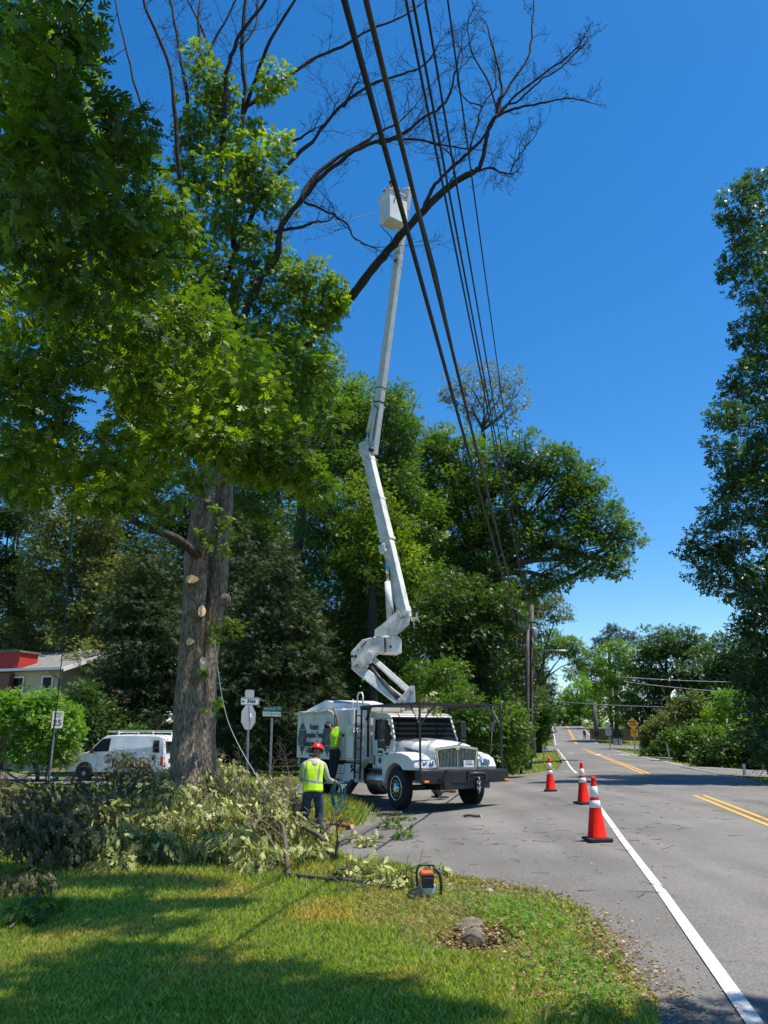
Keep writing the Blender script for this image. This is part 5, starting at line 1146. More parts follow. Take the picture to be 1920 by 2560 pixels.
for i, (x0, x1, z0, z1) in enumerate([(-3.55, -3.05, 1.42, 1.74), (-3.60, -3.05, 1.08, 1.36), (-3.55, -2.95, .72, .98), (-3.5, -2.92, .46, .72), (-2.9, -2.1, .52, 1.02)]):
    mb = MB(); mb.box(((x0 + x1) / 2, -1.14, (z0 + z1) / 2), (x1 - x0, .22, z1 - z0 - .02)); q = mb.build('tool_box', M['white'], bd, bevel=.012)
    if i in (0, 1, 2, 3):
        k = MB(); k.box(((x0 + x1) / 2, -1.255, (z0 + z1) / 2), ((x1 - x0) * .62, .012, (z1 - z0) * .5)); k.build('box_label', M['sawgrey'], q)
        text_part('box_lettering', 'TOOLS', .07, M['darktext'], frame(((x0 + x1) / 2, -1.262, (z0 + z1) / 2), (1, 0, 0), (0, 0, 1)), q, .001) if False else None
mb = MB(); mb.beam((-2.1, -1.12, .92), (-1.75, -1.1, 1.16), .22, .05, (0, 1, 0)); mb.build('walkway_step', M['white'], bd)
mb = MB()
for a, b in (((-2.5, -1.25, .95), (-2.2, -1.3, .86)), ((-2.5, -1.24, .88), (-2.15, -1.28, .98)), ((-2.45, -1.25, .80), (-2.1, -1.3, .82))): mb.tube([a, Vector(a).lerp(Vector(b), .5) + Vector((0, -.04, .05)), b], .018, 6)
mb.build('hydraulic_hoses', M['hose'], bd)
# outriggers down on both sides
for s in (-1, 1):
    o_ = empty('outrigger', (0, 0, 0)); o_.parent = truck
    mb = MB(); mb.beam((-2.35, s * .9, .92), (-2.35, s * 1.55, .10), .22, .16, (1, 0, 0)); mb.beam((-2.35, s * .5, .84), (-2.35, s * 1.05, .84), .2, .2, (1, 0, 0)); mb.build('outrigger_leg', M['black'], o_, bevel=.01)
    mb = MB(); mb.box((-2.35, s * 1.58, .05), (.40, .36, .05)); mb.build('outrigger_foot', M['steel'], o_, bevel=.01)
    mb = MB(); mb.cyl((-2.5, s * .7, 1.0), (-2.5, s * 1.45, .3), .05, 10); mb.build('outrigger_ram', M['steel'], o_)
# chip box with lettering
cb = empty('chip_box', (0, 0, 0)); cb.parent = truck
mb = MB(); mb.box((-5.15, 0, 1.80), (3.45, 2.2, 1.46)); mb.build('box_body', M['white'], cb, bevel=.03)
mb = MB(); mb.prism([(-6.75, 1.08), (-3.92, 1.08), (-3.92, 2.40), (-6.75, 2.40)], 1, -1.165, -1.12); sp = mb.build('side_panel', M['white'], cb, bevel=.008)
mb = MB()
for x0, x1 in ((-6.74, -5.9), (-5.85, -4.9), (-4.86, -3.93)):
    mb.v += []; mb.add([(x0, -1.15, 2.40), (x1, -1.15, 2.40), (x1, -1.34, 2.47 + .02), (x0, -1.30, 2.44), (x0, -1.15, 2.43), (x1, -1.15, 2.43), (x1, -1.34, 2.51), (x0, -1.30, 2.47)], [(0, 1, 2, 3), (7, 6, 5, 4), (0, 4, 5, 1), (1, 5, 6, 2), (2, 6, 7, 3), (3, 7, 4, 0)])
mb.build('raised_flap', M['white'], cb)
mb = MB(); mb.prism([(-6.5, 2.53), (-4.3, 2.53), (-4.3, 2.72), (-4.75, 2.80), (-5.0, 2.84), (-5.2, 2.80), (-6.5, 2.58)], 1, -.95, .8); mb.build('hatch_lid', M['white'], cb, bevel=.02)
for x in (-6.35, -5.35, -4.35):
    mb = MB(); mb.box((x, -1.172, 2.24), (.18, .012, .13)); mb.build('vent', M['sawgrey'], cb)
mb = MB()
for x in (-6.72, -6.6): mb.beam((x, -1.1, .78), (x, -1.1, 1.1), .03, .03)
mb.beam((-6.72, -1.1, .8), (-6.6, -1.1, 1.1), .02, .02); mb.build('rear_bracket', M['white'], cb)
mb = MB(); mb.box((-5.9, 0, .86), (1.6, 2.0, .3)); mb.box((-6.6, 0, .7), (.1, 2.1, .2)); mb.build('rear_frame', M['black'], cb)
for s in (-1, 1):
    mb = MB(); mb.box((-5.62, s * 1.0, .55), (.03, .5, .55)); mb.build('mud_flap', M['rubber'], cb)
def stree(cx, w, h, zb, name='tree_emblem', mirror=1):
    pts = [(0, 1.0), (.18, .93), (.30, .80), (.34, .80), (.42, .77), (.40, .72), (.40, .66), (.50, .56), (.48, .42), (.40, .30), (.28, .28), (.20, .14), (.08, .10), (.03, 0)]
    poly = [(cx + w * x, zb + h * z) for x, z in pts] + [(cx - w * x * .95, zb + h * z) for x, z in pts[::-1][:-1]]
    mb = MB(); mb.prism(poly, 1, -1.172, -1.168); e = mb.build(name, M['greentree'], sp)
    b2 = MB(); b2.prism([(cx - w * .4, zb + h * .76), (cx + w * .4, zb + h * .76), (cx + w * .4, zb + h * .775), (cx - w * .4, zb + h * .775)], 1, -1.1755, -1.1735)
    b2.prism([(cx - w * .42, zb + h * .29), (cx + w * .42, zb + h * .29), (cx + w * .42, zb + h * .305), (cx - w * .42, zb + h * .305)], 1, -1.1755, -1.1735)
    b2.prism([(cx - w * .15, zb + h * .45), (cx - w * .12, zb + h * .45), (cx + w * .2, zb + h * .62), (cx + w * .17, zb + h * .62)], 1, -1.1755, -1.1735)
    b2.build('emblem_lines', M['sawgrey'], e)
stree(-6.30, .78, 1.02, 1.16); stree(-4.30, .86, 1.05, 1.16)
for txt, x, z, sz in (('Fraziers', -5.32, 2.02, .26), ('Complete Tree &', -5.30, 1.78, .26), ('Landscape Service', -5.30, 1.52, .26), ('1-800-539-5639', -5.30, 1.31, .24), ('Gary or George', -5.38, 1.17, .10)):
    text_part('lettering', txt, sz, M['darktext'], frame((x, -1.1775, z), (1, 0, 0), (0, 0, 1)), sp, .0015, .86, bold=.007)

# ------------------------------------------------ boom, all in world points brought into the truck frame
bo = empty('boom', (0, 0, 0)); bo.parent = truck
YB = 24.3
def W(u, v, Y=YB): return TMI @ P(u, v, Y)
tx = TMI.to_3x3() @ Vector((1, 0, 0)); ty = TMI.to_3x3() @ Vector((0, 1, 0))     # world axes in truck frame
ped = W(1004, 1752, 22.9)
# pedestal plates
for dy in (-.28, .28):
    pe = MB()
    pp = [(994, 1768), (996, 1748), (1006, 1738), (1025, 1716), (1036, 1717), (1038, 1768)]
    a = [TMI @ (P(u, v, 22.9) + Vector((0, dy, 0))) for u, v in pp]; b = [TMI @ (P(u, v, 22.9) + Vector((0, dy + .05, 0))) for u, v in pp]; n = len(pp)
    pe.add(a + b, [tuple(range(n)), tuple(range(2 * n - 1, n - 1, -1))] + [(i, (i + 1) % n, n + (i + 1) % n, n + i) for i in range(n)])
    pd_ = pe.build('pedestal_plate', M['boomwhite'], bo, bevel=.01)
pb = MB(); c0 = TMI @ P(1016, 1775, 22.9); pb.box((c0.x, c0.y, 1.72), (.62, .62, 1.5)); pb.build('pedestal_column', M['boomwhite'], bo, bevel=.02)
def pins(parent, lst, Y, dy0, dy1, r, m='boomwhite'):
    mb = MB()
    for u, v in lst:
        p = P(u, v, Y); mb.cyl(TMI @ (p + Vector((0, dy0, 0))), TMI @ (p + Vector((0, dy1, 0))), r, 16); mb.cyl(TMI @ (p + Vector((0, dy0 - .02, 0))), TMI @ (p + Vector((0, dy0 + .01, 0))), r * .5, 12)
    mb.build('pivot_pin', M[m], parent)
pins(pd_, [(1008, 1753), (1029, 1729)], 22.9, -.34, .36, .06)
# elevator: lower box arm and upper link arm
el = MB(); el.beam(W(1003, 1754, 22.9), W(892, 1668, 24.6), .36, .30, ty); el.build('elevator_arm', M['boomwhite'], bo, bevel=.02)
el = MB(); el.beam(W(1026, 1731, 22.9), W(930, 1645, 24.5), .30, .16, ty); el.build('elevator_link', M['boomwhite'], bo, bevel=.015)
mb = MB(); mb.cyl(W(995, 1748, 22.8), W(955, 1702, 23.4), .07, 12); mb.cyl(W(955, 1702, 23.4), W(924, 1662, 24.2), .04, 10); mb.build('elevator_ram', M['steel'], bo)
mb = MB()
for k in range(3): mb.tube([W(1000 - 4 * k, 1742, 22.75), W(970 - 3 * k, 1716, 23.1), W(945, 1690 + 3 * k, 23.6), W(925 + 2 * k, 1660, 24.2)], .018, 6)
mb.build('hydraulic_hose', M['hose'], bo)
# riser (elbow casting)
def plate(name, pix, Y, dy0, dy1, m='boomwhite', parent=bo, bevel=.02, ymap=None):
    n = len(pix); mb = MB()
    a = [TMI @ (P(u, v, Y if ymap is None else ymap(u)) + Vector((0, dy0, 0))) for u, v in pix]; b = [TMI @ (P(u, v, Y if ymap is None else ymap(u)) + Vector((0, dy1, 0))) for u, v in pix]
    mb.add(a + b, [tuple(range(n)), tuple(range(2 * n - 1, n - 1, -1))] + [(i, (i + 1) % n, n + (i + 1) % n, n + i) for i in range(n)]); return mb.build(name, M[m], parent, bevel=bevel)
rs = plate('riser', [(878, 1634), (906, 1603), (925, 1598), (960, 1597), (961, 1633), (947, 1633), (938, 1640), (924, 1662), (912, 1670), (898, 1667), (894, 1660), (880, 1668)], 24.4, -.38, .38)
plate('riser_plate', [(898, 1655), (920, 1630), (932, 1633), (933, 1648), (912, 1669), (901, 1667)], 24.4, -.44, -.385, parent=rs, bevel=.01)
pins(rs, [(928, 1638), (904, 1661)], 24.4, -.50, .45, .06)
mb = MB()
for u, v in ((908, 1613), (912, 1608), (903, 1618), (893, 1628)): mb.beam(W(u, v, 24.4 - .386), W(u + 4, v - 5, 24.4 - .386), .02, .03, ty)
mb.build('riser_slot', M['black'], rs)
mb = MB()
for u in (882, 890): mb.cyl(TMI @ (P(u, 1644, 24.4) + Vector((0, -.385, 0))), TMI @ (P(u, 1644, 24.4) + Vector((0, -.40, 0))), .045, 14)
mb.build('inspection_hole', M['black'], rs)
hs_ = MB(); c = W(979, 1617, 24.4); hs_.box((c.x, c.y, c.z), (.50, .62, .46), (0, 0, -TZ + .25)); hs_.build('turntable_housing', M['boomwhite'], bo, bevel=.03)
mb = MB(); c1 = TMI @ (P(976, 1620, 24.4) + Vector((0, -.33, 0))); mb.sphere(tuple(c1), (.07, .03, .055), 14, 8); mb.build('housing_port', M['black'], bo)
mb = MB(); c = W(966, 1594, 24.4); mb.cyl((c.x, c.y, c.z - .06), (c.x, c.y, c.z + .0), .42, 32); mb.cyl((c.x, c.y, c.z), (c.x, c.y, c.z + .05), .36, 32)
for k in range(16): a = 2 * math.pi * k / 16; mb.cyl((c.x + .38 * math.cos(a), c.y + .38 * math.sin(a), c.z), (c.x + .38 * math.cos(a), c.y + .38 * math.sin(a), c.z + .03), .02, 6)
mb.build('turntable', M['boomwhite'], bo)
# upper turret bracket
tb = empty('turret', (0, 0, 0)); tb.parent = bo
plate('turret_plate', [(936, 1594), (937, 1578), (953, 1566), (972, 1550), (994, 1530), (999, 1534), (1000, 1553), (1022, 1542), (1024, 1558), (990, 1588), (978, 1592)], 24.3, -.30, -.24, parent=tb, bevel=.006)
plate('turret_plate', [(936, 1594), (937, 1578), (953, 1566), (972, 1550), (994, 1530), (999, 1534), (1000, 1553), (1022, 1542), (1024, 1558), (990, 1588), (978, 1592)], 24.3, .24, .30, parent=tb, bevel=.006)
plate('turret_core', [(940, 1592), (960, 1570), (1000, 1556), (1020, 1548), (1020, 1558), (988, 1586)], 24.3, -.23, .23, parent=tb, bevel=.006)
mb = MB(); q = [W(u, v, 24.3 - .31) for u, v in ((974, 1558), (981, 1557), (982, 1551), (987, 1550), (987, 1566), (981, 1572), (975, 1574))]; mb.v = [tuple(p) for p in q]; q2 = [W(u, v, 24.3 - .325) for u, v in ((974, 1558), (981, 1557), (982, 1551), (987, 1550), (987, 1566), (981, 1572), (975, 1574))]; mb.v += [tuple(p) for p in q2]; mb.f = [tuple(range(7)), tuple(range(7, 14))] + [(i, (i + 1) % 7, 7 + (i + 1) % 7, 7 + i) for i in range(7)]; mb.sm = [False] * 9; mb.build('turret_decal', M['sawgrey'], tb)
mb = MB(); mb.beam(W(1018, 1544), W(1044, 1547), .1, .07, ty); mb.beam(W(1041, 1551), W(1042, 1532), .09, .06, ty); mb.beam(W(1042, 1534, 24.2), W(1048, 1556, 24.2), .04, .03, ty); mb.tube([W(1034, 1551), W(1036, 1572)], .015, 6); mb.build('boom_rest', M['boomwhite'], tb)
pins(tb, [(1000, 1541), (1018, 1536)], 24.3, -.34, .34, .07)
# lower boom
lb = empty('lower_boom', (0, 0, 0)); lb.parent = bo
YL0, YL1 = 24.3, 25.2
dirn = (W(916, 1120, YL1) - W(1013, 1545, YL0)).normalized(); sideB = (ty * .80 + tx * .60)
def lbp(t, du=0): 
    return W(1013 + (916 - 1013) * t + du, 1545 + (1120 - 1545) * t, YL0 + (YL1 - YL0) * t)
mb = MB(); mb.beam(lbp(0), lbp(.46), .27, .37, sideB, .27, .36); mb.build('steel_section', M['boomwhite'], lb, bevel=.02)
for t0, t1, w_, h_2 in ((.455, .47, .33, .43), (.03, .06, .29, .39), (.69, .70, .32, .4)): MB().beam(lbp(t0), lbp(t1), w_, h_2, sideB).build('collar', M['boomwhite'], lb)
mb = MB(); mb.beam(lbp(.455), lbp(.93), .31, .40, sideB, .27, .33); mb.build('outer_section', M['boomwhite'], lb, bevel=.02)
mb = MB(); mb.beam(lbp(.92), lbp(1.03, -2), .30, .36, sideB); mb.beam(W(906, 1122, YL1), W(912, 1140, YL1), .3, .2, sideB); mb.build('elbow_casting', M['boomwhite'], lb, bevel=.03)
mb = MB(); mb.beam(lbp(.38, -13), lbp(.43, -13), .3, .26, sideB); mb.build('ram_lug', M['boomwhite'], lb, bevel=.04)
for t in (.72, .84): 
    mb = MB(); mb.beam(lbp(t, -12), lbp(t + .03, -12), .12, .1, sideB); mb.build('hose_lug', M['boomwhite'], lb, bevel=.02)
mb = MB(); mb.cyl(W(977, 1552), W(971, 1455, 24.5), .125, 18); mb.build('ram_barrel', M['boomwhite'], lb)
mb = MB(); mb.cyl(W(971, 1455, 24.5), W(966, 1398, 24.6), .06, 14); mb.build('ram_rod', M['chrome'], lb)
mb = MB(); mb.tube([lbp(.42, -6), W(974, 1420, 24.5), W(975, 1500, 24.3), W(985, 1548, 24.2)], .014, 5); mb.build('hydraulic_hose', M['hose'], lb)
# upper boom
ub = empty('upper_boom', (0, 0, 0)); ub.parent = bo
YU0, YU1 = 25.2, 23.4
def ubp(t, du=0): return W(932 + (1012 - 932) * t + du, 1130 + (520 - 1130) * t, YU0 + (YU1 - YU0) * t)
sU = (ty * .80 + tx * .60)
mb = MB(); mb.beam(ubp(-.01), ubp(.20), .27, .27, sU, .26, .27); mb.build('steel_section', M['boomgrey'], ub, bevel=.015)
mb = MB(); mb.beam(ubp(.195), ubp(1.0), .255, .255, sU, .24, .24); fb = mb.build('fibreglass_section', M['boomgrey'], ub, bevel=.02)
mb = MB(); mb.beam(ubp(.20), ubp(.206), .28, .28, sU); mb.beam(ubp(.26), ubp(.264), .266, .266, sU); mb.build('band', M['steel'], ub)
mb = MB(); mb.beam(ubp(.985), ubp(1.08), .26, .30, sU); mb.build('boom_tip', M['boomgrey'], ub, bevel=.06)
mb = MB(); mb.cyl(W(936, 1010, 24.9), W(920, 1082, 25.1), .075, 14); mb.build('ram_barrel', M['boomwhite'], ub)
mb = MB(); mb.cyl(W(920, 1082, 25.1), W(914, 1112, 25.2), .035, 10); mb.build('ram_rod', M['chrome'], ub)
mb = MB(); mb.tube([W(934, 1012, 24.8), W(944, 1020, 24.7), W(938, 1060, 24.8), W(932, 1100, 24.9)], .018, 6); mb.cyl(W(922, 1126, 25.0), W(934, 1122, 25.0), .07, 12); mb.build('hydraulic_hose', M['hose'], ub)
# lettering runs up the shaded left face of the upper boom
ax = (ubp(1) - ubp(0)).normalized(); sn = (sU - ax * sU.dot(ax)).normalized(); upn = sn.cross(ax)
fw = TMI.to_3x3() @ Vector((0, -1, 0))
if upn.dot(TMI.to_3x3() @ Vector((-1, 0, 0))) < 0: upn = -upn
for t, txt, sz in ((.355, '1-800-539-5639', .20), (.76, 'FRAZIERS TREE SERVICE', .20)):
    o_ = ubp(t) + upn * .1305; xx = ax; yy = upn.cross(ax)
    text_part('boom_lettering', txt, sz, M['darktext'], frame(o_, xx, yy), fb, .001, .95)
mb = MB(); mb.beam(ubp(.53) + upn * .13, ubp(.57) + upn * .13, .17, .008, sn); mb.build('safety_decal', M['darktext'], fb)
mb = MB(); mb.beam(ubp(.775) - sn * .128, ubp(.785) - sn * .128, .008, .14, sn); mb.build('size_decal', M['steel'], fb)
# bucket: open topped fibreglass box
bk = empty('bucket', tuple(W(979, 560, 22.8))); bk.parent = bo
rz = math.atan2(tx.y, tx.x) + R(36)
bk.rotation_euler = (0, 0, rz)
hb_, w0, w1, tk = 1.06, .29, .325, .02
mb = MB(); mb.v = []
def ring(w, z): return [(-w, -w, z), (w, -w, z), (w, w, z), (-w, w, z)]
for w, z in ((w0, 0), (w1, hb_), (w1 + .05, hb_), (w1 + .05, hb_ + .04), (w1 - tk, hb_ + .04), (w0 - tk, .03)): mb.v += ring(w, z)
for i in range(5):
    for j in range(4): mb.f.append((i * 4 + j, i * 4 + (j + 1) % 4, (i + 1) * 4 + (j + 1) % 4, (i + 1) * 4 + j))
mb.f += [(3, 2, 1, 0), (20, 21, 22, 23)]; mb.sm = [False] * len(mb.f); mb.build('bucket_shell', M['white'], bk, bevel=.02)
mb = MB(); mb.box((w1 + .12, .05, hb_ * .55), (.2, .5, .85)); mb.build('control_bracket', M['boomwhite'], bk, bevel=.03)
mb = MB(); mb.box((w1 + .05, -.2, hb_ + .08), (.12, .2, .08)); mb.tube([(w1 + .05, -.2, hb_ + .1), (w1 + .05, -.2, hb_ + .22)], .015, 6); mb.build('control_levers', M['black'], bk)
BKW = TMX @ Matrix.Translation(bk.location) @ Matrix.Rotation(rz, 4, 'Z')
# ================================================================== PEOPLE
def skin_obj(name, J, E, m, parent, lv=2, root=None):
    """J: {name:(pos, r)} or {name:(pos,(rx,ry))}; E: list of pairs. One skinned surface"""
    keys = list(J); ix = {k: i for i, k in enumerate(keys)}; me = bpy.data.meshes.new(name)
    me.from_pydata([tuple(J[k][0]) for k in keys], [(ix[a], ix[b]) for a, b in E], []); me.materials.append(m)
    o = bpy.data.objects.new(name, me); COL.objects.link(o)
    if parent is not None: o.parent = parent
    sk = o.modifiers.new('skin', 'SKIN'); sk.use_smooth_shade = True
    if not me.skin_vertices: 
        bpy.context.view_layer.objects.active = o
    for i, k in enumerate(keys):
        r = J[k][1]; r = r if hasattr(r, '__len__') else (r, r)
        me.skin_vertices[0].data[i].radius = r; me.skin_vertices[0].data[i].use_root = (k == (root or keys[0]))
    sb = o.modifiers.new('subdivision', 'SUBSURF'); sb.levels = lv; sb.render_levels = lv
    # turn the skinned shape into plain mesh data
    bpy.context.view_layer.update(); dg = bpy.context.evaluated_depsgraph_get()
    m2 = bpy.data.meshes.new_from_object(o.evaluated_get(dg)); m2.name = name; m2.materials.clear(); m2.materials.append(m)
    m2.polygons.foreach_set('use_smooth', np.ones(len(m2.polygons), bool))
    o.modifiers.clear(); o.data = m2
    return o
V3 = Vector
def hand(J, E, wrist, dirn, palm, s, side, curl=.5, kp='h'):
    """palm and five bent fingers as chains of the same body skin"""
    d = V3(dirn).normalized(); p = V3(palm); p = (p - d * p.dot(d)).normalized(); sd = d.cross(p) * side
    w = V3(J[wrist][0]); c = w + d * .05 * s; J[kp + 'p'] = (c, (.030 * s, .017 * s)); E.append((wrist, kp + 'p'))
    for i, (off, L) in enumerate(((-.030, .070), (-.010, .080), (.010, .075), (.028, .058))):
        k0 = w + d * .092 * s + sd * off * s; a = 0; q = k0; prev = kp + 'p'; nm = f'{kp}{i}0'; J[nm] = (q, .0105 * s); E.append((prev, nm)); prev = nm
        for j, f in enumerate((.45, .32, .23)):
            a += curl * (.5 + .35 * j); q = q + (d * math.cos(a) + p * math.sin(a)) * L * f * s; nm = f'{kp}{i}{j + 1}'; J[nm] = (q, (.0095 - .001 * j) * s); E.append((prev, nm)); prev = nm
    q = w + d * .03 * s - sd * .03 * s; J[kp + 't0'] = (q, .012 * s); E.append((kp + 'p', kp + 't0'))
    q = q + (d * .7 - sd * .55 + p * .4).normalized() * .035 * s; J[kp + 't1'] = (q, .0105 * s); E.append((kp + 't0', kp + 't1'))
    q = q + (d * .85 - sd * .1 + p * .5).normalized() * .028 * s; J[kp + 't2'] = (q, .009 * s); E.append((kp + 't1', kp + 't2'))
def head(parent, c, R3, skinm, s=1.0):
    """face details on the body's head: ears, nose, eyes; R3 columns: right, front, up"""
    def L(x, y, z): return V3(c) + R3 @ V3((x, y, z)) * s
    mb = MB()
    for sx in (-1, 1): mb.sphere(tuple(L(sx * .078, -.005, .0)), (.012 * s, .018 * s, .03 * s), 10, 8)
    mb.sphere(tuple(L(0, .103, -.012)), (.014 * s, .02 * s, .024 * s), 10, 8); mb.sphere(tuple(L(0, .092, -.05)), (.026 * s, .012 * s, .008 * s), 10, 6)
    mb.build('face', skinm, parent)
    mb = MB()
    for sx in (-1, 1): mb.sphere(tuple(L(sx * .032, .088, .018)), .011 * s, 8, 6)
    mb.build('eye', M['hair'], parent)
def Rmat(right, front):
    r = V3(right).normalized(); f = V3(front); f = (f - r * f.dot(r)).normalized(); u = r.cross(f)
    m = Matrix.Identity(3)
    for i in range(3): m[i][0] = r[i]; m[i][1] = f[i]; m[i][2] = u[i]
    return m

# ---- ground worker in red helmet: seen from behind, facing the truck, coiling rope at his right
gp = G(788, 2052); WO = V3((P(783, 1960, 15.6).x, 15.6, 0)); WO.z = T(WO.x, WO.y)
pw = empty('person', WO, 0, 'worker in a red helmet and yellow reflective vest seen from behind, holding a rope coil', 'person')
J = {}; E = []
J['pel'] = ((0, 0, .92), (.155, .115)); J['wai'] = ((-.01, .0, 1.06), (.145, .11)); J['che'] = ((-.01, .03, 1.26), (.175, .125)); J['shc'] = ((.0, .05, 1.40), (.11, .09))
J['nek'] = ((.03, .09, 1.47), .058); J['hd0'] = ((.05, .13, 1.55), (.075, .085)); J['hd1'] = ((.06, .15, 1.63), (.08, .095)); J['hd2'] = ((.065, .15, 1.69), (.06, .07))
E += [('pel', 'wai'), ('wai', 'che'), ('che', 'shc'), ('shc', 'nek'), ('nek', 'hd0'), ('hd0', 'hd1'), ('hd1', 'hd2')]
J.update({'rs': ((.19, .04, 1.37), .06), 're': ((.265, .05, 1.10), .045), 'rf': ((.34, .20, 1.04), .037), 'rw': ((.40, .31, 1.04), .026)})
J.update({'ls': ((-.20, .04, 1.36), .06), 'le': ((-.25, .09, 1.09), .045), 'lf': ((-.12, .25, 1.02), .037), 'lw': ((.03, .36, .99), .026)})
E += [('shc', 'rs'), ('rs', 're'), ('re', 'rf'), ('rf', 'rw'), ('shc', 'ls'), ('ls', 'le'), ('le', 'lf'), ('lf', 'lw')]
hand(J, E, 'rw', (.5, .6, -.25), (-.3, .2, -1), 1.1, 1, .7, 'r'); hand(J, E, 'lw', (.8, .5, 0), (.2, .3, -1), 1.1, -1, .7, 'q')
J.update({'rh': ((.10, 0, .84), .095), 'rk': ((.13, .05, .48), .062), 'ra': ((.14, -.01, .10), .042), 'rt': ((.15, .12, .03), .036)})
J.update({'lh': ((-.10, 0, .84), .095), 'lk': ((-.15, .04, .48), .062), 'la': ((-.22, -.03, .10), .042), 'lt': ((-.24, .10, .03), .036)})
E += [('pel', 'rh'), ('rh', 'rk'), ('rk', 'ra'), ('ra', 'rt'), ('pel', 'lh'), ('lh', 'lk'), ('lk', 'la'), ('la', 'lt')]
skin_obj('body', J, E, M['skindark'], pw)
R3 = Rmat((.95, -.25, 0), (.2, .9, -.35)); head(pw, (.06, .15, 1.63), R3, M['skindark'])
Jp = {'pel': ((0, 0, .95), (.17, .13)), 'wt': ((-.01, 0, 1.04), (.155, .12)), 'rh': ((.10, 0, .82), .12), 'rk': ((.13, .05, .48), .092), 'rc': ((.135, .01, .28), .082), 'ra': ((.14, -.01, .09), .08),
      'lh': ((-.10, 0, .82), .12), 'lk': ((-.15, .04, .48), .092), 'lc': ((-.19, .0, .28), .082), 'la': ((-.22, -.03, .09), .08)}
skin_obj('jeans', Jp, [('pel', 'wt'), ('pel', 'rh'), ('rh', 'rk'), ('rk', 'rc'), ('rc', 'ra'), ('pel', 'lh'), ('lh', 'lk'), ('lk', 'lc'), ('lc', 'la')], M['jeans'], pw)
Js = {'che': ((-.01, .03, 1.26), (.19, .14)), 'shc': ((0, .045, 1.39), (.13, .10)), 'rs': ((.20, .04, 1.36), .075), 're': ((.27, .05, 1.10), .062), 'rf': ((.335, .19, 1.04), .052), 'rw': ((.385, .28, 1.04), .04),
      'ls': ((-.21, .04, 1.35), .075), 'le': ((-.26, .09, 1.09), .062), 'lf': ((-.13, .24, 1.02), .052), 'lw': ((.0, .33, 1.0), .04), 'nk': ((.025, .08, 1.455), .07)}
skin_obj('sweatshirt', Js, [('che', 'shc'), ('shc', 'nk'), ('shc', 'rs'), ('rs', 're'), ('re', 'rf'), ('rf', 'rw'), ('shc', 'ls'), ('ls', 'le'), ('le', 'lf'), ('lf', 'lw')], M['sleeve'], pw)
def vest_mat():
    m = mat('reflective_vest', (.62, .95, .02), .7, bump=.5, bscale=9); nt = m.node_tree; b = nt.nodes['Principled BSDF']; L = nt.links.new
    tc = nt.nodes.new('ShaderNodeTexCoord'); sx = nt.nodes.new('ShaderNodeSeparateXYZ'); L(tc.outputs['Object'], sx.inputs[0])
    def band(sock, c, w):
        s = nt.nodes.new('ShaderNodeMath'); s.operation = 'SUBTRACT'; s.inputs[1].default_value = c; L(sock, s.inputs[0])
        a = nt.nodes.new('ShaderNodeMath'); a.operation = 'ABSOLUTE'; L(s.outputs[0], a.inputs[0])
        t = nt.nodes.new('ShaderNodeMath'); t.operation = 'LESS_THAN'; t.inputs[1].default_value = w; L(a.outputs[0], t.inputs[0]); return t
    k = nt.nodes.new('ShaderNodeMath'); k.operation = 'MULTIPLY_ADD'; k.inputs[1].default_value = .16; L(sx.outputs[0], k.inputs[0]); L(sx.outputs[2], k.inputs[2])
    h = band(k.outputs[0], 1.045, .026)
    q = nt.nodes.new('ShaderNodeMath'); q.operation = 'MULTIPLY_ADD'; q.inputs[1].default_value = -.12; L(sx.outputs[2], q.inputs[0]); L(sx.outputs[0], q.inputs[2])
    v1 = band(q.outputs[0], -.03, .022); v2 = band(q.outputs[0], -.30, .02); g = nt.nodes.new('ShaderNodeMath'); g.operation = 'GREATER_THAN'; g.inputs[1].default_value = 1.045; L(k.outputs[0], g.inputs[0])
    mx = nt.nodes.new('ShaderNodeMath'); mx.operation = 'MAXIMUM'; L(v1.outputs[0], mx.inputs[0]); L(v2.outputs[0], mx.inputs[1])
    ml = nt.nodes.new('ShaderNodeMath'); ml.operation = 'MULTIPLY'; L(mx.outputs[0], ml.inputs[0]); L(g.outputs[0], ml.inputs[1])
    al = nt.nodes.new('ShaderNodeMath'); al.operation = 'MAXIMUM'; L(ml.outputs[0], al.inputs[0]); L(h.outputs[0], al.inputs[1])
    mm = nt.nodes.new('ShaderNodeMix'); mm.data_type = 'RGBA'; L(al.outputs[0], mm.inputs[0]); mm.inputs[6].default_value = (.62, .95, .02, 1); mm.inputs[7].default_value = (.33, .34, .33, 1); L(mm.outputs[2], b.inputs['Base Color']); return m
VS = [(.86, .205, .165, -.01, -.01), (.90, .205, .16, -.01, -.01), (1.0, .195, .15, -.01, 0), (1.12, .195, .15, -.01, .01), (1.24, .215, .16, -.01, .03), (1.33, .225, .155, -.005, .04), (1.40, .20, .13, 0, .045), (1.44, .13, .10, .01, .06), (1.47, .075, .075, .02, .075)]
mb = MB(); n = 40; rr = random.Random(4)
for z, a, b, cx, cy in VS:
    for j in range(n):
        t = 2 * math.pi * j / n; f = 1 + .02 * math.sin(5 * t + z * 9) + .015 * math.sin(11 * t + z * 3); ex = .75
        ct, st_ = math.cos(t), math.sin(t); mb.v.append((cx + a * f * math.copysign(abs(ct) ** ex, ct), cy + b * f * math.copysign(abs(st_) ** ex, st_), z + (.012 * math.sin(3 * t) if z < .9 else 0)))
for i in range(len(VS) - 1):
    for j in range(n): mb.f.append((i * n + j, i * n + (j + 1) % n, (i + 1) * n + (j + 1) % n, (i + 1) * n + j))
mb.sm = [True] * len(mb.f); ve = mb.build('vest', vest_mat(), pw); so = ve.modifiers.new('thickness', 'SOLIDIFY'); so.thickness = .008
mb = MB(); hm = Matrix.Translation((.06, .15, 1.655)) @ R3.to_4x4()
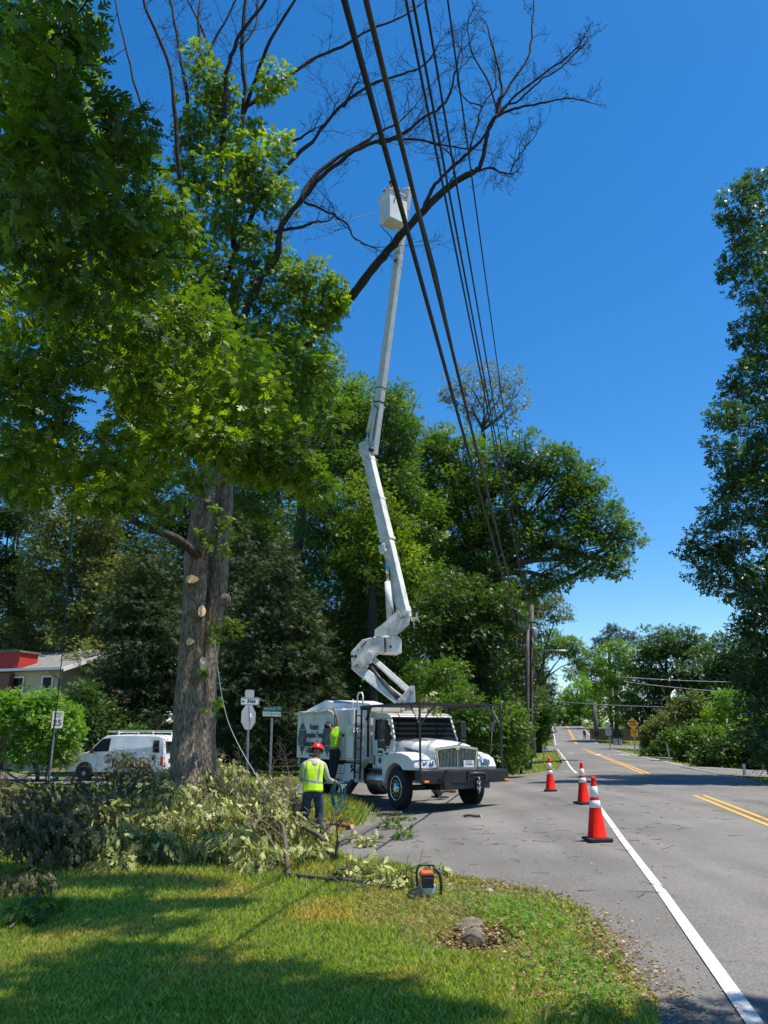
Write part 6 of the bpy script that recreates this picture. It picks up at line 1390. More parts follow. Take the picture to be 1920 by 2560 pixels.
mb.sphere((0, 0, 0), (.118, .14, .125), 28, 12, -.05, .995, hm); mb.tube([hm @ V3((.125 * math.cos(a), .148 * math.sin(a), -.01)) for a in np.linspace(0, 2 * math.pi, 29)], .010, 6, cap=False)
for x in (-.04, 0, .04): mb.tube([hm @ V3((x, .12 * math.cos(a), .118 * math.sin(a) + .008)) for a in np.linspace(.5, 2.7, 14)], .007, 5)
hl_ = mb.build('helmet', M['helmet'], pw)
mb = MB(); mb.sphere((.105, 0, -.045), (.02, .032, .04), 12, 8, M=hm); mb.sphere((-.105, 0, -.045), (.02, .032, .04), 12, 8, M=hm); mb.build('ear_muff', M['black'], hl_)
for nm, (x, y) in (('boot', (.145, .02)), ('boot', (-.225, .0))):
    mb = MB(); mb.sphere((x, y + .06, .05), (.05, .13, .055), 14, 8); mb.cyl((x, y - .03, .05), (x, y - .03, .17), .052, 12); mb.build('boot', M['boot'], pw)
# rope coil he holds, and the tail of rope
RC = WO + V3((.52, .40, 0)); pw.scale = (.965, .965, .965)
rc = empty('rope_coil', WO + V3((.44, .38, .97)), 0, 'coil of teal rope hanging from the gloved hands of the worker in the vest', 'rope')
mb = MB(); rr = random.Random(2)
for k in range(9):
    a0 = rr.uniform(-.25, .25); w = rr.uniform(.05, .11); h = rr.uniform(.18, .27); ph = rr.uniform(-.1, .1)
    mb.tube([(w * math.sin(t) + ph * .6 + .03, .10 * a0 + .05 * math.sin(t + a0) + ph, -h + h * math.cos(t)) for t in np.linspace(0, 2 * math.pi, 22)], .0075, 6, cap=False)
mb.build('loops', M['rope'], rc)
mb = MB(); mb.tube(smooth_path([V3((-.63, -.2, .05)), V3((-.62, -.32, -.2)), V3((-.66, -.35, -.5)), V3((-.6, -.36, -.8)), V3((-.55, -.4, -1.0))], 4), .008, 6); mb.tube(smooth_path([V3((.0, 0, -.5)), V3((-.1, -.05, -.8)), V3((-.2, -.4, -.97)), V3((-.9, -1.0, -.98))], 4), .008, 6)
mb.build('rope_tail', M['ropew'], rc)

# ---- worker in a lime shirt standing on the truck side, reaching up with his right arm
cp = TMX @ V3((-3.18, -1.42, 0)); SO = V3((cp.x, cp.y, TO.z + .50))
ps = empty('person', SO, 0, 'bearded worker in a lime shirt on the truck side step, one arm raised', 'person')
J = {}; E = []
J['pel'] = ((.0, .0, .86), (.14, .11)); J['wai'] = ((-.01, 0, 1.0), (.13, .105)); J['che'] = ((-.03, 0, 1.20), (.155, .12)); J['shc'] = ((-.06, 0, 1.34), (.10, .085))
J['nek'] = ((-.11, -.01, 1.42), .055); J['hd0'] = ((-.15, -.01, 1.475), (.072, .078)); J['hd1'] = ((-.19, -.02, 1.53), (.078, .088)); J['hd2'] = ((-.235, -.02, 1.56), (.06, .065))
E += [('pel', 'wai'), ('wai', 'che'), ('che', 'shc'), ('shc', 'nek'), ('nek', 'hd0'), ('hd0', 'hd1'), ('hd1', 'hd2')]
J.update({'us': ((.02, -.05, 1.42), .055), 'ue': ((.06, -.05, 1.66), .042), 'uf': ((.03, -.03, 1.80), .034), 'uw': ((-.02, -.02, 1.90), .025)})
J.update({'as': ((.12, .05, 1.33), .055), 'ae': ((.26, .12, 1.24), .042), 'af': ((.38, .20, 1.23), .034), 'aw': ((.48, .26, 1.23), .025)})
E += [('shc', 'us'), ('us', 'ue'), ('ue', 'uf'), ('uf', 'uw'), ('shc', 'as'), ('as', 'ae'), ('ae', 'af'), ('af', 'aw')]
hand(J, E, 'uw', (-.5, .1, .9), (.2, 1, 0), 1.0, 1, .35, 'u'); hand(J, E, 'aw', (.8, .5, 0), (0, .4, -1), 1.0, 1, .8, 'v')
J.update({'rh': ((.07, -.03, .78), .085), 'rk': ((.03, -.03, .44), .058), 'ra': ((-.03, 0, .09), .04), 'rt': ((.07, .06, .03), .034), 'lh': ((-.08, .03, .78), .085), 'lk': ((-.08, .02, .44), .058), 'la': ((-.10, .02, .09), .04), 'lt': ((-.0, .08, .03), .034)})
E += [('pel', 'rh'), ('rh', 'rk'), ('rk', 'ra'), ('ra', 'rt'), ('pel', 'lh'), ('lh', 'lk'), ('lk', 'la'), ('la', 'lt')]
skin_obj('body', J, E, M['skindark'], ps)
R3b = Rmat((.35, -.94, 0), (.55, .2, .8)); head(ps, (-.19, -.02, 1.53), R3b, M['skindark'])
mb = MB(); hm = Matrix.Translation((-.195, -.02, 1.535)) @ R3b.to_4x4(); mb.sphere((0, -.03, .02), (.088, .088, .10), 18, 10, -.2, .99, hm); mb.build('hair', M['hair'], ps)
mb = MB(); mb.sphere((0, .045, -.075), (.06, .05, .045), 14, 8, M=hm); mb.build('beard', M['hair'], ps)
Jp = {'pel': ((0, 0, .88), (.15, .12)), 'wt': ((0, 0, .97), (.14, .115)), 'rh': ((.07, -.03, .76), .105), 'rk': ((.03, -.03, .44), .078), 'ra': ((-.03, 0, .10), .066), 'lh': ((-.08, .03, .76), .105), 'lk': ((-.08, .02, .44), .078), 'la': ((-.10, .02, .10), .066)}
skin_obj('trousers', Jp, [('pel', 'wt'), ('pel', 'rh'), ('rh', 'rk'), ('rk', 'ra'), ('pel', 'lh'), ('lh', 'lk'), ('lk', 'la')], M['darkpants'], ps)
Jt = {'hem': ((.01, 0, .90), (.165, .13)), 'wai': ((-.01, 0, 1.02), (.155, .125)), 'che': ((-.03, 0, 1.20), (.175, .14)), 'shc': ((-.06, 0, 1.34), (.125, .10)), 'nk': ((-.09, -.01, 1.39), .07), 'us': ((.03, -.05, 1.43), .075), 'ue': ((.055, -.05, 1.53), .07), 'as': ((.12, .05, 1.34), .075), 'ae': ((.20, .09, 1.28), .068)}
skin_obj('shirt', Jt, [('hem', 'wai'), ('wai', 'che'), ('che', 'shc'), ('shc', 'nk'), ('shc', 'us'), ('us', 'ue'), ('shc', 'as'), ('as', 'ae')], M['lime'], ps)
for x, y in ((-.02, .02), (-.09, .04)):
    mb = MB(); mb.sphere((x + .04, y + .03, .05), (.11, .06, .05), 14, 8); mb.cyl((x - .01, y, .05), (x - .01, y, .15), .05, 12); mb.build('boot', M['boot'], ps)
mb = MB(); c = TMX.to_3x3(); st = TMX @ V3((-3.2, -1.38, .46)); 
mb = MB(); mb.box((-3.2, -1.36, .47), (.7, .42, .04)); mb.beam((-3.45, -1.2, .5), (-3.45, -1.2, .8), .04, .04); mb.beam((-2.95, -1.2, .5), (-2.95, -1.2, .8), .04, .04); mb.build('side_step', M['galv'], truck)

# ---- operator in the bucket
BO = BKW @ V3((0, 0, .05)); po = empty('person', BO, 0, 'operator in dark clothes and cap standing in the raised bucket', 'person')
J = {}; E = []
J['pel'] = ((0, 0, .88), (.14, .11)); J['che'] = ((0, -.02, 1.2), (.16, .12)); J['shc'] = ((0, -.03, 1.34), (.1, .09)); J['nek'] = ((0, -.05, 1.42), .055); J['hd0'] = ((0, -.07, 1.49), (.072, .08)); J['hd1'] = ((0, -.08, 1.56), (.078, .09)); J['hd2'] = ((0, -.08, 1.62), (.06, .065))
E += [('pel', 'che'), ('che', 'shc'), ('shc', 'nek'), ('nek', 'hd0'), ('hd0', 'hd1'), ('hd1', 'hd2')]
J.update({'rs': ((.18, -.02, 1.32), .055), 're': ((.25, -.12, 1.14), .042), 'rw': ((.25, -.26, 1.16), .027), 'ls': ((-.18, -.02, 1.32), .055), 'le': ((-.26, -.12, 1.14), .042), 'lw': ((-.2, -.28, 1.13), .027)})
E += [('shc', 'rs'), ('rs', 're'), ('re', 'rw'), ('shc', 'ls'), ('ls', 'le'), ('le', 'lw')]
hand(J, E, 'rw', (.2, -.8, -.3), (0, 0, -1), 1.0, 1, .9, 'r'); hand(J, E, 'lw', (0, -.8, -.3), (0, 0, -1), 1.0, -1, .9, 'q')
J.update({'rh': ((.09, 0, .8), .09), 'rk': ((.1, 0, .45), .06), 'ra': ((.1, .02, .08), .04), 'lh': ((-.09, 0, .8), .09), 'lk': ((-.1, 0, .45), .06), 'la': ((-.1, .02, .08), .04)})
E += [('pel', 'rh'), ('rh', 'rk'), ('rk', 'ra'), ('pel', 'lh'), ('lh', 'lk'), ('lk', 'la')]
skin_obj('body', J, E, M['skin'], po); R3c = Rmat((-1, 0, 0), (0, -.8, -.5)); head(po, (0, -.08, 1.56), R3c, M['skin'])
Jt = {'hem': ((0, 0, .86), (.165, .13)), 'che': ((0, -.02, 1.2), (.18, .14)), 'shc': ((0, -.03, 1.34), (.125, .11)), 'rs': ((.19, -.02, 1.31), .075), 're': ((.25, -.11, 1.14), .06), 'rw': ((.25, -.22, 1.15), .045), 'ls': ((-.19, -.02, 1.31), .075), 'le': ((-.26, -.11, 1.14), .06), 'lw': ((-.21, -.24, 1.135), .045)}
skin_obj('jacket', Jt, [('hem', 'che'), ('che', 'shc'), ('shc', 'rs'), ('rs', 're'), ('re', 'rw'), ('shc', 'ls'), ('ls', 'le'), ('le', 'lw')], M['darkshirt'], po)
mb = MB(); hm = Matrix.Translation((0, -.08, 1.585)) @ R3c.to_4x4(); mb.sphere((0, -.01, .0), (.098, .115, .095), 18, 10, -.05, .99, hm); mb.box((0, .13, .0), (.13, .08, .012), M=hm); mb.build('cap', M['darkshirt'], po)
# ---- pedestrian far up the road
fp = P(1461, 1832, 122); fz = T(fp.x, fp.y); pp_ = empty('person', (fp.x, fp.y, fz), 0, 'distant pedestrian in dark clothes on the right verge of the hill', 'person')
J = {'pel': ((0, 0, .92), (.15, .11)), 'che': ((0, 0, 1.25), (.17, .12)), 'shc': ((0, 0, 1.38), (.1, .09)), 'nek': ((0, 0, 1.47), .055), 'hd0': ((0, 0, 1.57), .085), 'hd1': ((0, 0, 1.66), .075), 'rs': ((.19, 0, 1.36), .06), 're': ((.23, 0, 1.1), .045), 'rw': ((.24, -.05, .87), .035), 'ls': ((-.19, 0, 1.36), .06), 'le': ((-.23, 0, 1.1), .045), 'lw': ((-.24, -.05, .87), .035), 'rh': ((.09, 0, .84), .1), 'rk': ((.1, -.1, .48), .065), 'ra': ((.1, -.02, .06), .05), 'lh': ((-.09, 0, .84), .1), 'lk': ((-.1, .04, .48), .065), 'la': ((-.1, .12, .06), .05)}
E = [('pel', 'che'), ('che', 'shc'), ('shc', 'nek'), ('nek', 'hd0'), ('hd0', 'hd1'), ('shc', 'rs'), ('rs', 're'), ('re', 'rw'), ('shc', 'ls'), ('ls', 'le'), ('le', 'lw'), ('pel', 'rh'), ('rh', 'rk'), ('rk', 'ra'), ('pel', 'lh'), ('lh', 'lk'), ('lk', 'la')]
skin_obj('body', J, E, M['darkshirt'], pp_, 1)
# ================================================================== STREET FURNITURE, VAN, HOUSE, CONES, BRUSH
# cones
cone0 = empty('traffic_cone', (0, 0, 0)); 
MB().prism([(-.17, -.19), (.17, -.19), (.19, -.17), (.19, .17), (.17, .19), (-.17, .19), (-.19, .17), (-.19, -.17)], 2, 0, .045).build('base', M['conebase'], cone0, bevel=.008)
def cr(z): return .145 - (.145 - .032) * (z - .05) / .85
MB().lathe([(cr(.045) + .01, .045), (cr(.06), .06), (cr(.50), .50), (cr(.84), .84), (.030, .88), (.036, .89), (.036, .92), (.02, .925)], 32).build('cone_body', M['cone'], cone0)
for z0, z1 in ((.475, .58), (.625, .785)): MB().lathe([(cr(z0), z0), (cr(z0) + .003, z0 + .002), (cr(z1) + .003, z1 - .002), (cr(z1), z1)], 32).build('reflective_collar', M['refl'], cone0)
def place_cone(u, v, label, first=False, rz=0):
    g = G(u, v); src = cone0
    if first: r = cone0
    else:
        r = cone0.copy(); COL.objects.link(r)
        for ch in list(cone0.children): c = ch.copy(); COL.objects.link(c); c.parent = r
    r.location = (g.x, g.y, g.z + .016); r.rotation_euler = (0, 0, rz); tag(r, label, 'traffic cone', 'orange traffic cones on the road'); return r
bpy.context.view_layer.update()
place_cone(1494, 2104, 'nearest orange traffic cone with two reflective collars, beside the end of the white line', True, .1)
place_cone(1460, 2011, 'middle orange traffic cone standing directly behind the nearest one', rz=.4)
place_cone(1377, 1979, 'farthest orange cone on the open apron, left of the other two', rz=-.2)
place_cone(1193, 1967, 'orange cone mostly hidden behind the right end of the truck bumper', rz=.3)

# utility poles
def pole(u, v, vt, Y, r0, r1, label, lean=0):
    g = P(u, v, Y); z = T(g.x, Y); top = P(u + lean, vt, Y); b = V3((g.x, Y, z)); root = empty('utility_pole', b, 0, label, 'utility pole', 'utility poles beside the road')
    mb = MB(); mb.tube([(0, 0, -.3), (0, 0, .5)] + [tuple((top - b) * t) for t in (.3, .6, 1)], [q * .82 for q in (r0, r0, r0 * .93 + r1 * .07, (r0 + r1) / 2, r1)], 18); mb.build('pole_shaft', M['pole'], root); return root, b, top
g = G(1319, 1926); YP = g.y
r1_, b1, t1 = pole(1317, 1926, 1552, YP, .145, .11, 'lighter wooden utility pole, left one of the close pair', 2)
r2_, b2, t2 = pole(1325, 1922, 1512, YP + 1.2, .15, .12, 'darker taller utility pole carrying the grey transformer and the street lamp', 5)
def LP_(u, v, Y, b): return P(u, v, Y) - b
tf = empty('transformer', tuple(LP_(1334, 1581, YP + .8, b2))); tf.parent = r2_
mb = MB(); mb.lathe([(.0, .26), (.12, .25), (.19, .22), (.20, .20), (.20, -.22), (.17, -.26), (0, -.26)], 24); mb.build('tank', M['galv'], tf)
mb = MB()
for a in (.6, 2.1, 3.7): mb.cyl((.1 * math.cos(a), .1 * math.sin(a), .24), (.12 * math.cos(a), .12 * math.sin(a), .40), .028, 8)
mb.build('bushing', M['steel'], tf)
mb = MB(); mb.tube(smooth_path([LP_(1330, 1655, YP + 1.2, b2), LP_(1345, 1634, YP + .6, b2), LP_(1362, 1627, YP, b2), LP_(1395, 1626, YP - .8, b2)], 4), .03, 8); mb.build('lamp_arm', M['galv'], r2_)
mb = MB(); c = LP_(1404, 1627, YP - .9, b2); mb.sphere(tuple(c), (.30, .12, .06), 16, 8); mb.build('street_lamp_head', M['galv'], r2_)
mb = MB(); mb.box(tuple(LP_(1318, 1560, YP + 1.0, b2)), (.12, .12, .5)); mb.box(tuple(LP_(1328, 1556, YP + 1.0, b2)), (.5, .08, .1)); mb.build('cutout_bracket', M['steel'], r2_, bevel=.01)
mb = MB()
for k, (du, v0) in enumerate(((3, 1600), (6, 1606), (-3, 1640), (5, 1660), (9, 1672))):
    mb.tube([LP_(1326 + du, v0, YP + .9, b2), LP_(1330 + du * 1.2, v0 + 30, YP + .85, b2), LP_(1327 + du * .6, v0 + 70, YP + .95, b2)], .016, 5)
mb.tube([LP_(1329, 1560, YP + 1.05, b2), LP_(1328, 1750, YP + 1.05, b2), LP_(1329, 1905, YP + 1.05, b2)], .03, 6)
mb.build('cable_riser', M['wire'], r2_)
# overhead cables: from the pole to a far point behind the photographer
def cable(a, b, r, label, m='wire', sag=.35, group='overhead cables along the road', n=26, wobble=0):
    a, b = V3(a), V3(b); o = empty('overhead_cable', a, 0, label, 'cable', group); mb = MB(); pts = []
    for i in range(n + 1):
        t = i / n; p = a.lerp(b, t); p.z -= 4 * sag * t * (1 - t); pts.append(p - a)
    mb.tube(pts, r, 8); mb.build('cable_run', M[m], o); return o, pts, a
def through(u0, v0, z0, pole_pt, ext=1.35):
    d = ray(u0, v0); t = (z0 - EYE) / d.z; p = V3((d.x * t, d.y * t, z0)); pp = V3(pole_pt); return pp, pp + (p - pp) * ext
A1 = P(1319, 1660, YP); A2 = P(1321, 1642, YP)
a, b = through(868, -20, 5.15, A1); cable(a, b, .0175, 'thick black cable, leftmost of the two heavy overhead lines', sag=.15)
a, b = through(919, -20, 5.25, A2); o_, pts_, a_ = cable(a, b, .0165, 'grey wrapped bundle cable just right of the thick black one', 'wireg', sag=.12)
mb = MB(); up = V3((0, 0, 1)); mb.tube([p + V3((.018 * math.sin(i * 2.2), 0, .03)) for i, p in enumerate(pts_)], .010, 6); mb.build('messenger_wire', M['wireg'], o_)
A3 = P(1326, 1560, YP + 1)
for u0, z0, vv, rr_, lab in ((1019, 7.3, 1556, .012, 'leftmost of the four thin upper wires'), (1036, 7.35, 1552, .012, 'second from the left of the thin upper wires'), (1066, 7.6, 1540, .011, 'third from the left of the thin upper wires'), (1121, 8.1, 1516, .009, 'rightmost and thinnest of the upper wires')):
    a, b = through(u0, -10, z0, P(1327, vv, YP + 1.1)); cable(a, b, rr_, lab, sag=.18)
# wires crossing the road further on
for (u0, v0, u1, v1, Y0, Y1, lab) in ((1370, 1752, 1700, 1768, 70, 62, 'pale wire crossing the road lowest, above the speed hump sign'), (1550, 1692, 1900, 1706, 66, 60, 'upper wire in front of the dome shaped tree'), (1560, 1704, 1900, 1735, 66, 58, 'slanting wire in front of the dome shaped tree'), (1560, 1744, 1860, 1750, 68, 60, 'faint dark wire under the slanting one'), (1350, 1680, 1420, 1690, 90, 90, 'short wire seen in the gap under the arching tree')):
    cable(P(u0, v0, Y0), P(u1, v1, Y1), .022 if v0 != 1752 else .03, lab, 'galv' if v0 == 1752 else 'sawgrey' if v0 in (1692, 1704) else 'wire', .1, 'thin wires crossing beyond the junction', 10)
g = P(1491, 1830, 130); z = T(g.x, g.y); pr = empty('utility_pole', (g.x, g.y, z), 0, 'thick pale pole far off on the right, against the dark trees', 'utility pole', 'utility poles beside the road')
MB().tube([(0, 0, -.3), (0, 0, 2), (0, 0, 5.5)], [.42, .38, .34], 14).build('pole_shaft', M['pole'], pr)
# signs
def post_sign(name, label, cat, u, v, Y, vt, r=.025, lean=0, flat=True):
    g = P(u, v, Y); z = T(g.x, Y); top = P(u + lean, vt, Y); b = V3((g.x, Y, z)); root = empty(name, b, 0, label, cat)
    mb = MB(); mb.beam((0, 0, -.2), top - b, r * 2, r * 1.6, (1, 0, 0)); mb.build('post', M['galv'], root, bevel=.004); return root, b
# route marker and back of stop sign
Y = 23.5; rt, b = post_sign('stop_sign', 'back of a stop sign on a steel post with a route plate above it', 'road sign', 618, 1965, Y, 1726, .03, 5)
def facing(c, ang, back=False):
    """frame whose normal points towards the camera turned by ang degrees to the right"""
    a = R(ang); n = V3((math.sin(a), -math.cos(a), 0)); x = V3((math.cos(a), math.sin(a), 0)); return frame(c, x, (0, 0, 1))
def plate_(root, name, c, w, h, ang, m, t=.006, poly=None, rad=.03):
    F = facing(c, ang); pl = poly or [(-w / 2 + rad, -h / 2), (w / 2 - rad, -h / 2), (w / 2, -h / 2 + rad), (w / 2, h / 2 - rad), (w / 2 - rad, h / 2), (-w / 2 + rad, h / 2), (-w / 2, h / 2 - rad), (-w / 2, -h / 2 + rad)]
    return MB().prism(pl, 2, 0, t, F).build(name, m, root), F
p = P(621, 1793, Y - .05) - b; oc = [(.38 * math.cos(R(22.5 + 45 * k)), .38 * math.sin(R(22.5 + 45 * k))) for k in range(8)]
ob_, F = plate_(rt, 'octagon_plate', p, .7, .7, 64, M['signback'], .005, oc); MB().box((.09, .05, .009), (.10, .12, .004), M=F).build('sticker', M['signwhite'], ob_)
p = P(624, 1734, Y - .06) - b; plate_(rt, 'small_plate', p, .27, .22, 20, M['signback'])
p = P(625, 1753, Y - .08) - b; op, F = plate_(rt, 'route_plate', p, .55, .23, 12, M['signwhite'])
mb = MB()
for c, d in (((0, .10, .008), (.50, .012, .004)), ((0, -.10, .008), (.50, .012, .004)), ((-.26, 0, .008), (.012, .19, .004)), ((.26, 0, .008), (.012, .19, .004))): mb.box(c, d, M=F)
mb.prism([(-.24, 0), (-.19, .04), (-.19, -.04)], 2, .006, .010, F); mb.box((-.17, 0, .008), (.06, .02, .004), M=F); mb.build('route_border', M['darktext'], op)
text_part('route_number', '3066', .15, M['darktext'], F @ Matrix.Translation((.04, 0, .008)), op, .001, .85, bold=.004)
Y = 23.0; st_, b = post_sign('street_name_sign', 'green street name sign with two crossed blades on a tall round post', 'road sign', 674, 1975, Y, 1796, .03, 6)
p = P(681, 1772, Y) - b; bl_, F = plate_(st_, 'name_blade', p, .74, .13, -38, M['signgreen'], .008, rad=.005); text_part('street_name', 'MAGNOLIAS  TER', .11, M['signwhite'], F @ Matrix.Translation((0, 0, .010)), bl_, .001, .8)
p = P(679, 1785, Y) - b; bl_, F = plate_(st_, 'name_blade', p, .60, .13, 40, M['signback'], .008, rad=.005); text_part('street_name', 'GOOD HOPE RD', .10, M['signgreen'], F @ Matrix.Translation((0, 0, .010)), bl_, .001, .75)
Y = 27; sg_, b = post_sign('speed_limit_sign', 'white speed limit 25 sign on a leaning post in front of the bright bush', 'road sign', 122, 1950, Y, 1782, .035, 18)
p = P(144, 1799, Y - .06) - b; pl_, F = plate_(sg_, 'sign_plate', p, .36, .56, 34, M['sawgrey']); text_part('number', '25', .27, M['darktext'], F @ Matrix.Translation((0, -.11, .008)), pl_, .001, bold=.006); text_part('words', 'SPEED\nLIMIT', .10, M['darktext'], F @ Matrix.Translation((0, .14, .008)), pl_, .001)  # white plate coloured grey to stand in for the shade on it
g0 = G(1584, 1880); Y = 74; hs2, b = post_sign('speed_hump_sign', 'orange diamond speed hump sign with a 15 mph plate below it', 'road sign', 1587, 1880, Y, 1800, .05, -3)
p = P(1582, 1809, Y - .1) - b; q = .56; dp, F = plate_(hs2, 'diamond_plate', p, 1, 1, 0, M['signorange'], .01, [(0, -q), (q, 0), (0, q), (-q, 0)]); text_part('words', 'SPEED\nHUMP', .24, M['darktext'], F @ Matrix.Translation((0, .02, .012)), dp, .001, .9, bold=.008)
p = P(1586, 1832, Y - .1) - b; dp, F = plate_(hs2, 'advisory_plate', p, .62, .66, 0, M['signorange'], .01); text_part('number', '15', .40, M['darktext'], F @ Matrix.Translation((0, .08, .012)), dp, .001, bold=.015); text_part('words', 'M.P.H.', .15, M['darktext'], F @ Matrix.Translation((0, -.22, .012)), dp, .001)
Y = 86; ws, b = post_sign('parking_sign', 'pale truck restriction sign on a post left of the orange sign', 'road sign', 1525, 1872, Y, 1805, .05, -3)
p = P(1521, 1828, Y - .1) - b; dp, F = plate_(ws, 'sign_plate', p, .66, .86, 0, M['signback'], .01); text_part('words', 'NO THRU\nTRUCKS\nOVER\n3/4 TON', .17, M['darktext'], F @ Matrix.Translation((0, .0, .012)), dp, .001)
p = P(1519, 1810, Y - .1) - b; MB().lathe([(.22, 0), (.30, 0), (.30, .01), (.22, .01)], 24, facing(p, 0)).build('round_plate', M['signback'], ws)
# small posts on the right verge, left verge sign
for u, v, vt, Y, r, ln, lab in ((1676, 1896, 1860, 47, .04, -9, 'leaning grey stake in front of the clipped hedge'), (1862, 1945, 1910, 33, .05, -3, 'short dark post beside the near driveway'), (1359, 1903, 1858, 55, .03, 1, 'thin sign post on the left verge behind the far cone')):
    post_sign('marker_post', lab, 'post', u, v, Y, vt, r, ln)
for u in (1423, 1428):
    g = P(u, 1816, 170); MB_ = MB().lathe([(.16, 0), (.10, .5), (.04, 1.0), (0, 1.0)], 10); o = MB_.build('road_marker', M['signorange']); o.location = (g.x, g.y, T(g.x, g.y)); tag(o, 'small yellow marker at the road crest beside the low bush', 'marker', 'yellow markers at the road crest')
for i, u in enumerate((1541, 1548)):
    g = P(u, 1855, 112); r = empty('rubbish_bin', (g.x, g.y, T(g.x, g.y)), 0, ('left' if i == 0 else 'right') + ' one of two tall grey bins at the far right kerb', 'bin', 'grey bins at the far right kerb')
    MB().prism([(-.28, -.3), (.28, -.3), (.28, .3), (-.28, .3)], 2, 0, .95).build('bin_body', M['galv'], r, bevel=.03); MB().box((0, 0, .99), (.62, .66, .07)).build('lid', M['steel'], r, bevel=.02)
# fence and dark house behind the hump sign
g = P(1560, 1850, 122); fb_ = empty('wooden_fence', (g.x, g.y, T(g.x, g.y)), 0, 'dark brown timber fence behind the pale restriction sign', 'fence')
mb = MB()
for k in range(40): mb.box((-5 + k * .25, 0, .9), (.22, .03, 1.8 + .05 * math.sin(k * 2)))
mb.build('boards', M['brown'], fb_); mb = MB(); mb.box((0, -.04, .5), (10, .05, .1)); mb.box((0, -.04, 1.4), (10, .05, .1)); mb.build('rail', M['brown'], fb_)
for (u, v, Y, w, h, d, lab, rc) in ():
    g = P(u, 1838, Y); z = T(g.x, Y); hr = empty('house', (g.x, Y, z), .2, lab, 'house', None)
    MB().box((0, 0, h / 2), (w, d, h)).build('wall', M['brown'] if rc == 'shingle' else M['trim'], hr)
    MB().prism([(-d / 2 - .4, h), (d / 2 + .4, h), (0, h + 1.6)], 0, -w / 2 - .4, w / 2 + .4).build('roof', M[rc], hr)
    for x in (-w * .3, 0, w * .3): wf = MB().box((x, -d / 2 - .02, h * .55), (1.1, .06, 1.2)).build('window', M['trim'], hr); MB().box((x, -d / 2 - .06, h * .55), (.95, .03, 1.05)).build('pane', M['glass'], wf)

# ---- beige house with red chimney
YH = 44; HC = P(152, 1700, YH); hz = T(HC.x, YH); hA = R(18)
house = empty('house', (HC.x, YH, hz), 0, 'beige sided house with grey roof and a red painted chimney behind the bright bush', 'house')
ax_ = V3((-math.cos(hA), math.sin(hA) + .0, 0)); bx_ = V3((math.sin(hA) + .05, math.cos(hA), 0)).normalized(); HX = Matrix.Identity(4)
for i in range(3): HX[i][0] = ax_[i]; HX[i][1] = bx_[i]; HX[i][2] = (0, 0, 1)[i]
# house frame: x runs left along the front, y runs away along the gable side, z up; (mirrored frame, solids stay closed)
EH = P(152, 1672, YH).z - hz; DP = 8.4; LN = 14
def siding(name, col):
    m = mat(name, col, .6, var=.12, vscale=2); nt = m.node_tree; b = nt.nodes['Principled BSDF']; tc = nt.nodes.new('ShaderNodeTexCoord'); w = nt.nodes.new('ShaderNodeTexWave'); w.bands_direction = 'Z'; w.wave_profile = 'SAW'; w.inputs['Scale'].default_value = 2.4 ; w.inputs['Distortion'].default_value = 0
    bp = nt.nodes.new('ShaderNodeBump'); bp.inputs['Strength'].default_value = 1; bp.inputs['Distance'].default_value = .05; nt.links.new(tc.outputs['Object'], w.inputs['Vector']); nt.links.new(w.outputs['Fac'], bp.inputs['Height']); nt.links.new(bp.outputs[0], b.inputs['Normal']); return m
M['siding'] = siding('beige_siding', (.56, .50, .36))
mb = MB(); mb.prism([(0, 0), (DP, 0), (DP, EH), (DP / 2, EH + 1.35), (0, EH)], 0, 0, LN, HX); mb.build('wall', M['siding'], house)
# individual lap boards give the siding its lines
mb = MB()
for k in range(int(EH / .2)):
    z = .2 * k + .1
    mb.add([HX @ V3(q) for q in ((0, -.0, z - .1), (LN, -.0, z - .1), (LN, -.028, z - .1), (0, -.028, z - .1), (0, 0, z + .1), (LN, 0, z + .1), (LN, -.006, z + .1), (0, -.006, z + .1))], [(0, 1, 2, 3), (4, 7, 6, 5), (3, 2, 6, 7), (0, 4, 5, 1), (0, 3, 7, 4), (1, 5, 6, 2)])
    mb.add([HX @ V3(q) for q in ((0, 0, z - .1), (0, DP, z - .1), (-.028, DP, z - .1), (-.028, 0, z - .1), (0, 0, z + .1), (0, DP, z + .1), (-.006, DP, z + .1), (-.006, 0, z + .1))], [(0, 1, 2, 3), (4, 7, 6, 5), (3, 2, 6, 7), (0, 4, 5, 1), (0, 3, 7, 4), (1, 5, 6, 2)])
mb.build('lap_boards', M['siding'], house)
rf = MB()
for sgn in (0, 1):
    y0, y1 = (-.5, DP / 2) if sgn == 0 else (DP + .5, DP / 2); z0, z1 = EH - .12, EH + 1.42
    rf.add([HX @ V3(q) for q in ((-.5, y0, z0), (LN + .4, y0, z0), (LN + .4, y1, z1), (-.5, y1, z1), (-.5, y0, z0 + .12), (LN + .4, y0, z0 + .12), (LN + .4, y1, z1 + .12), (-.5, y1, z1 + .12))], [(0, 1, 2, 3), (4, 7, 6, 5), (3, 2, 6, 7), (0, 4, 5, 1), (0, 3, 7, 4), (1, 5, 6, 2)])
rfo = rf.build('roof', M['shingle'], house)
mb = MB(); mb.beam(HX @ V3((-.53, -.5, EH - .08)), HX @ V3((-.53, DP / 2, EH + 1.46)), .05, .22, HX.to_3x3() @ V3((1, 0, 0))); mb.beam(HX @ V3((-.5, -.56, EH - .02)), HX @ V3((LN + .4, -.56, EH - .02)), .12, .14, HX.to_3x3() @ V3((0, 1, 0))); mb.build('eaves_trim', M['trim'], rfo)
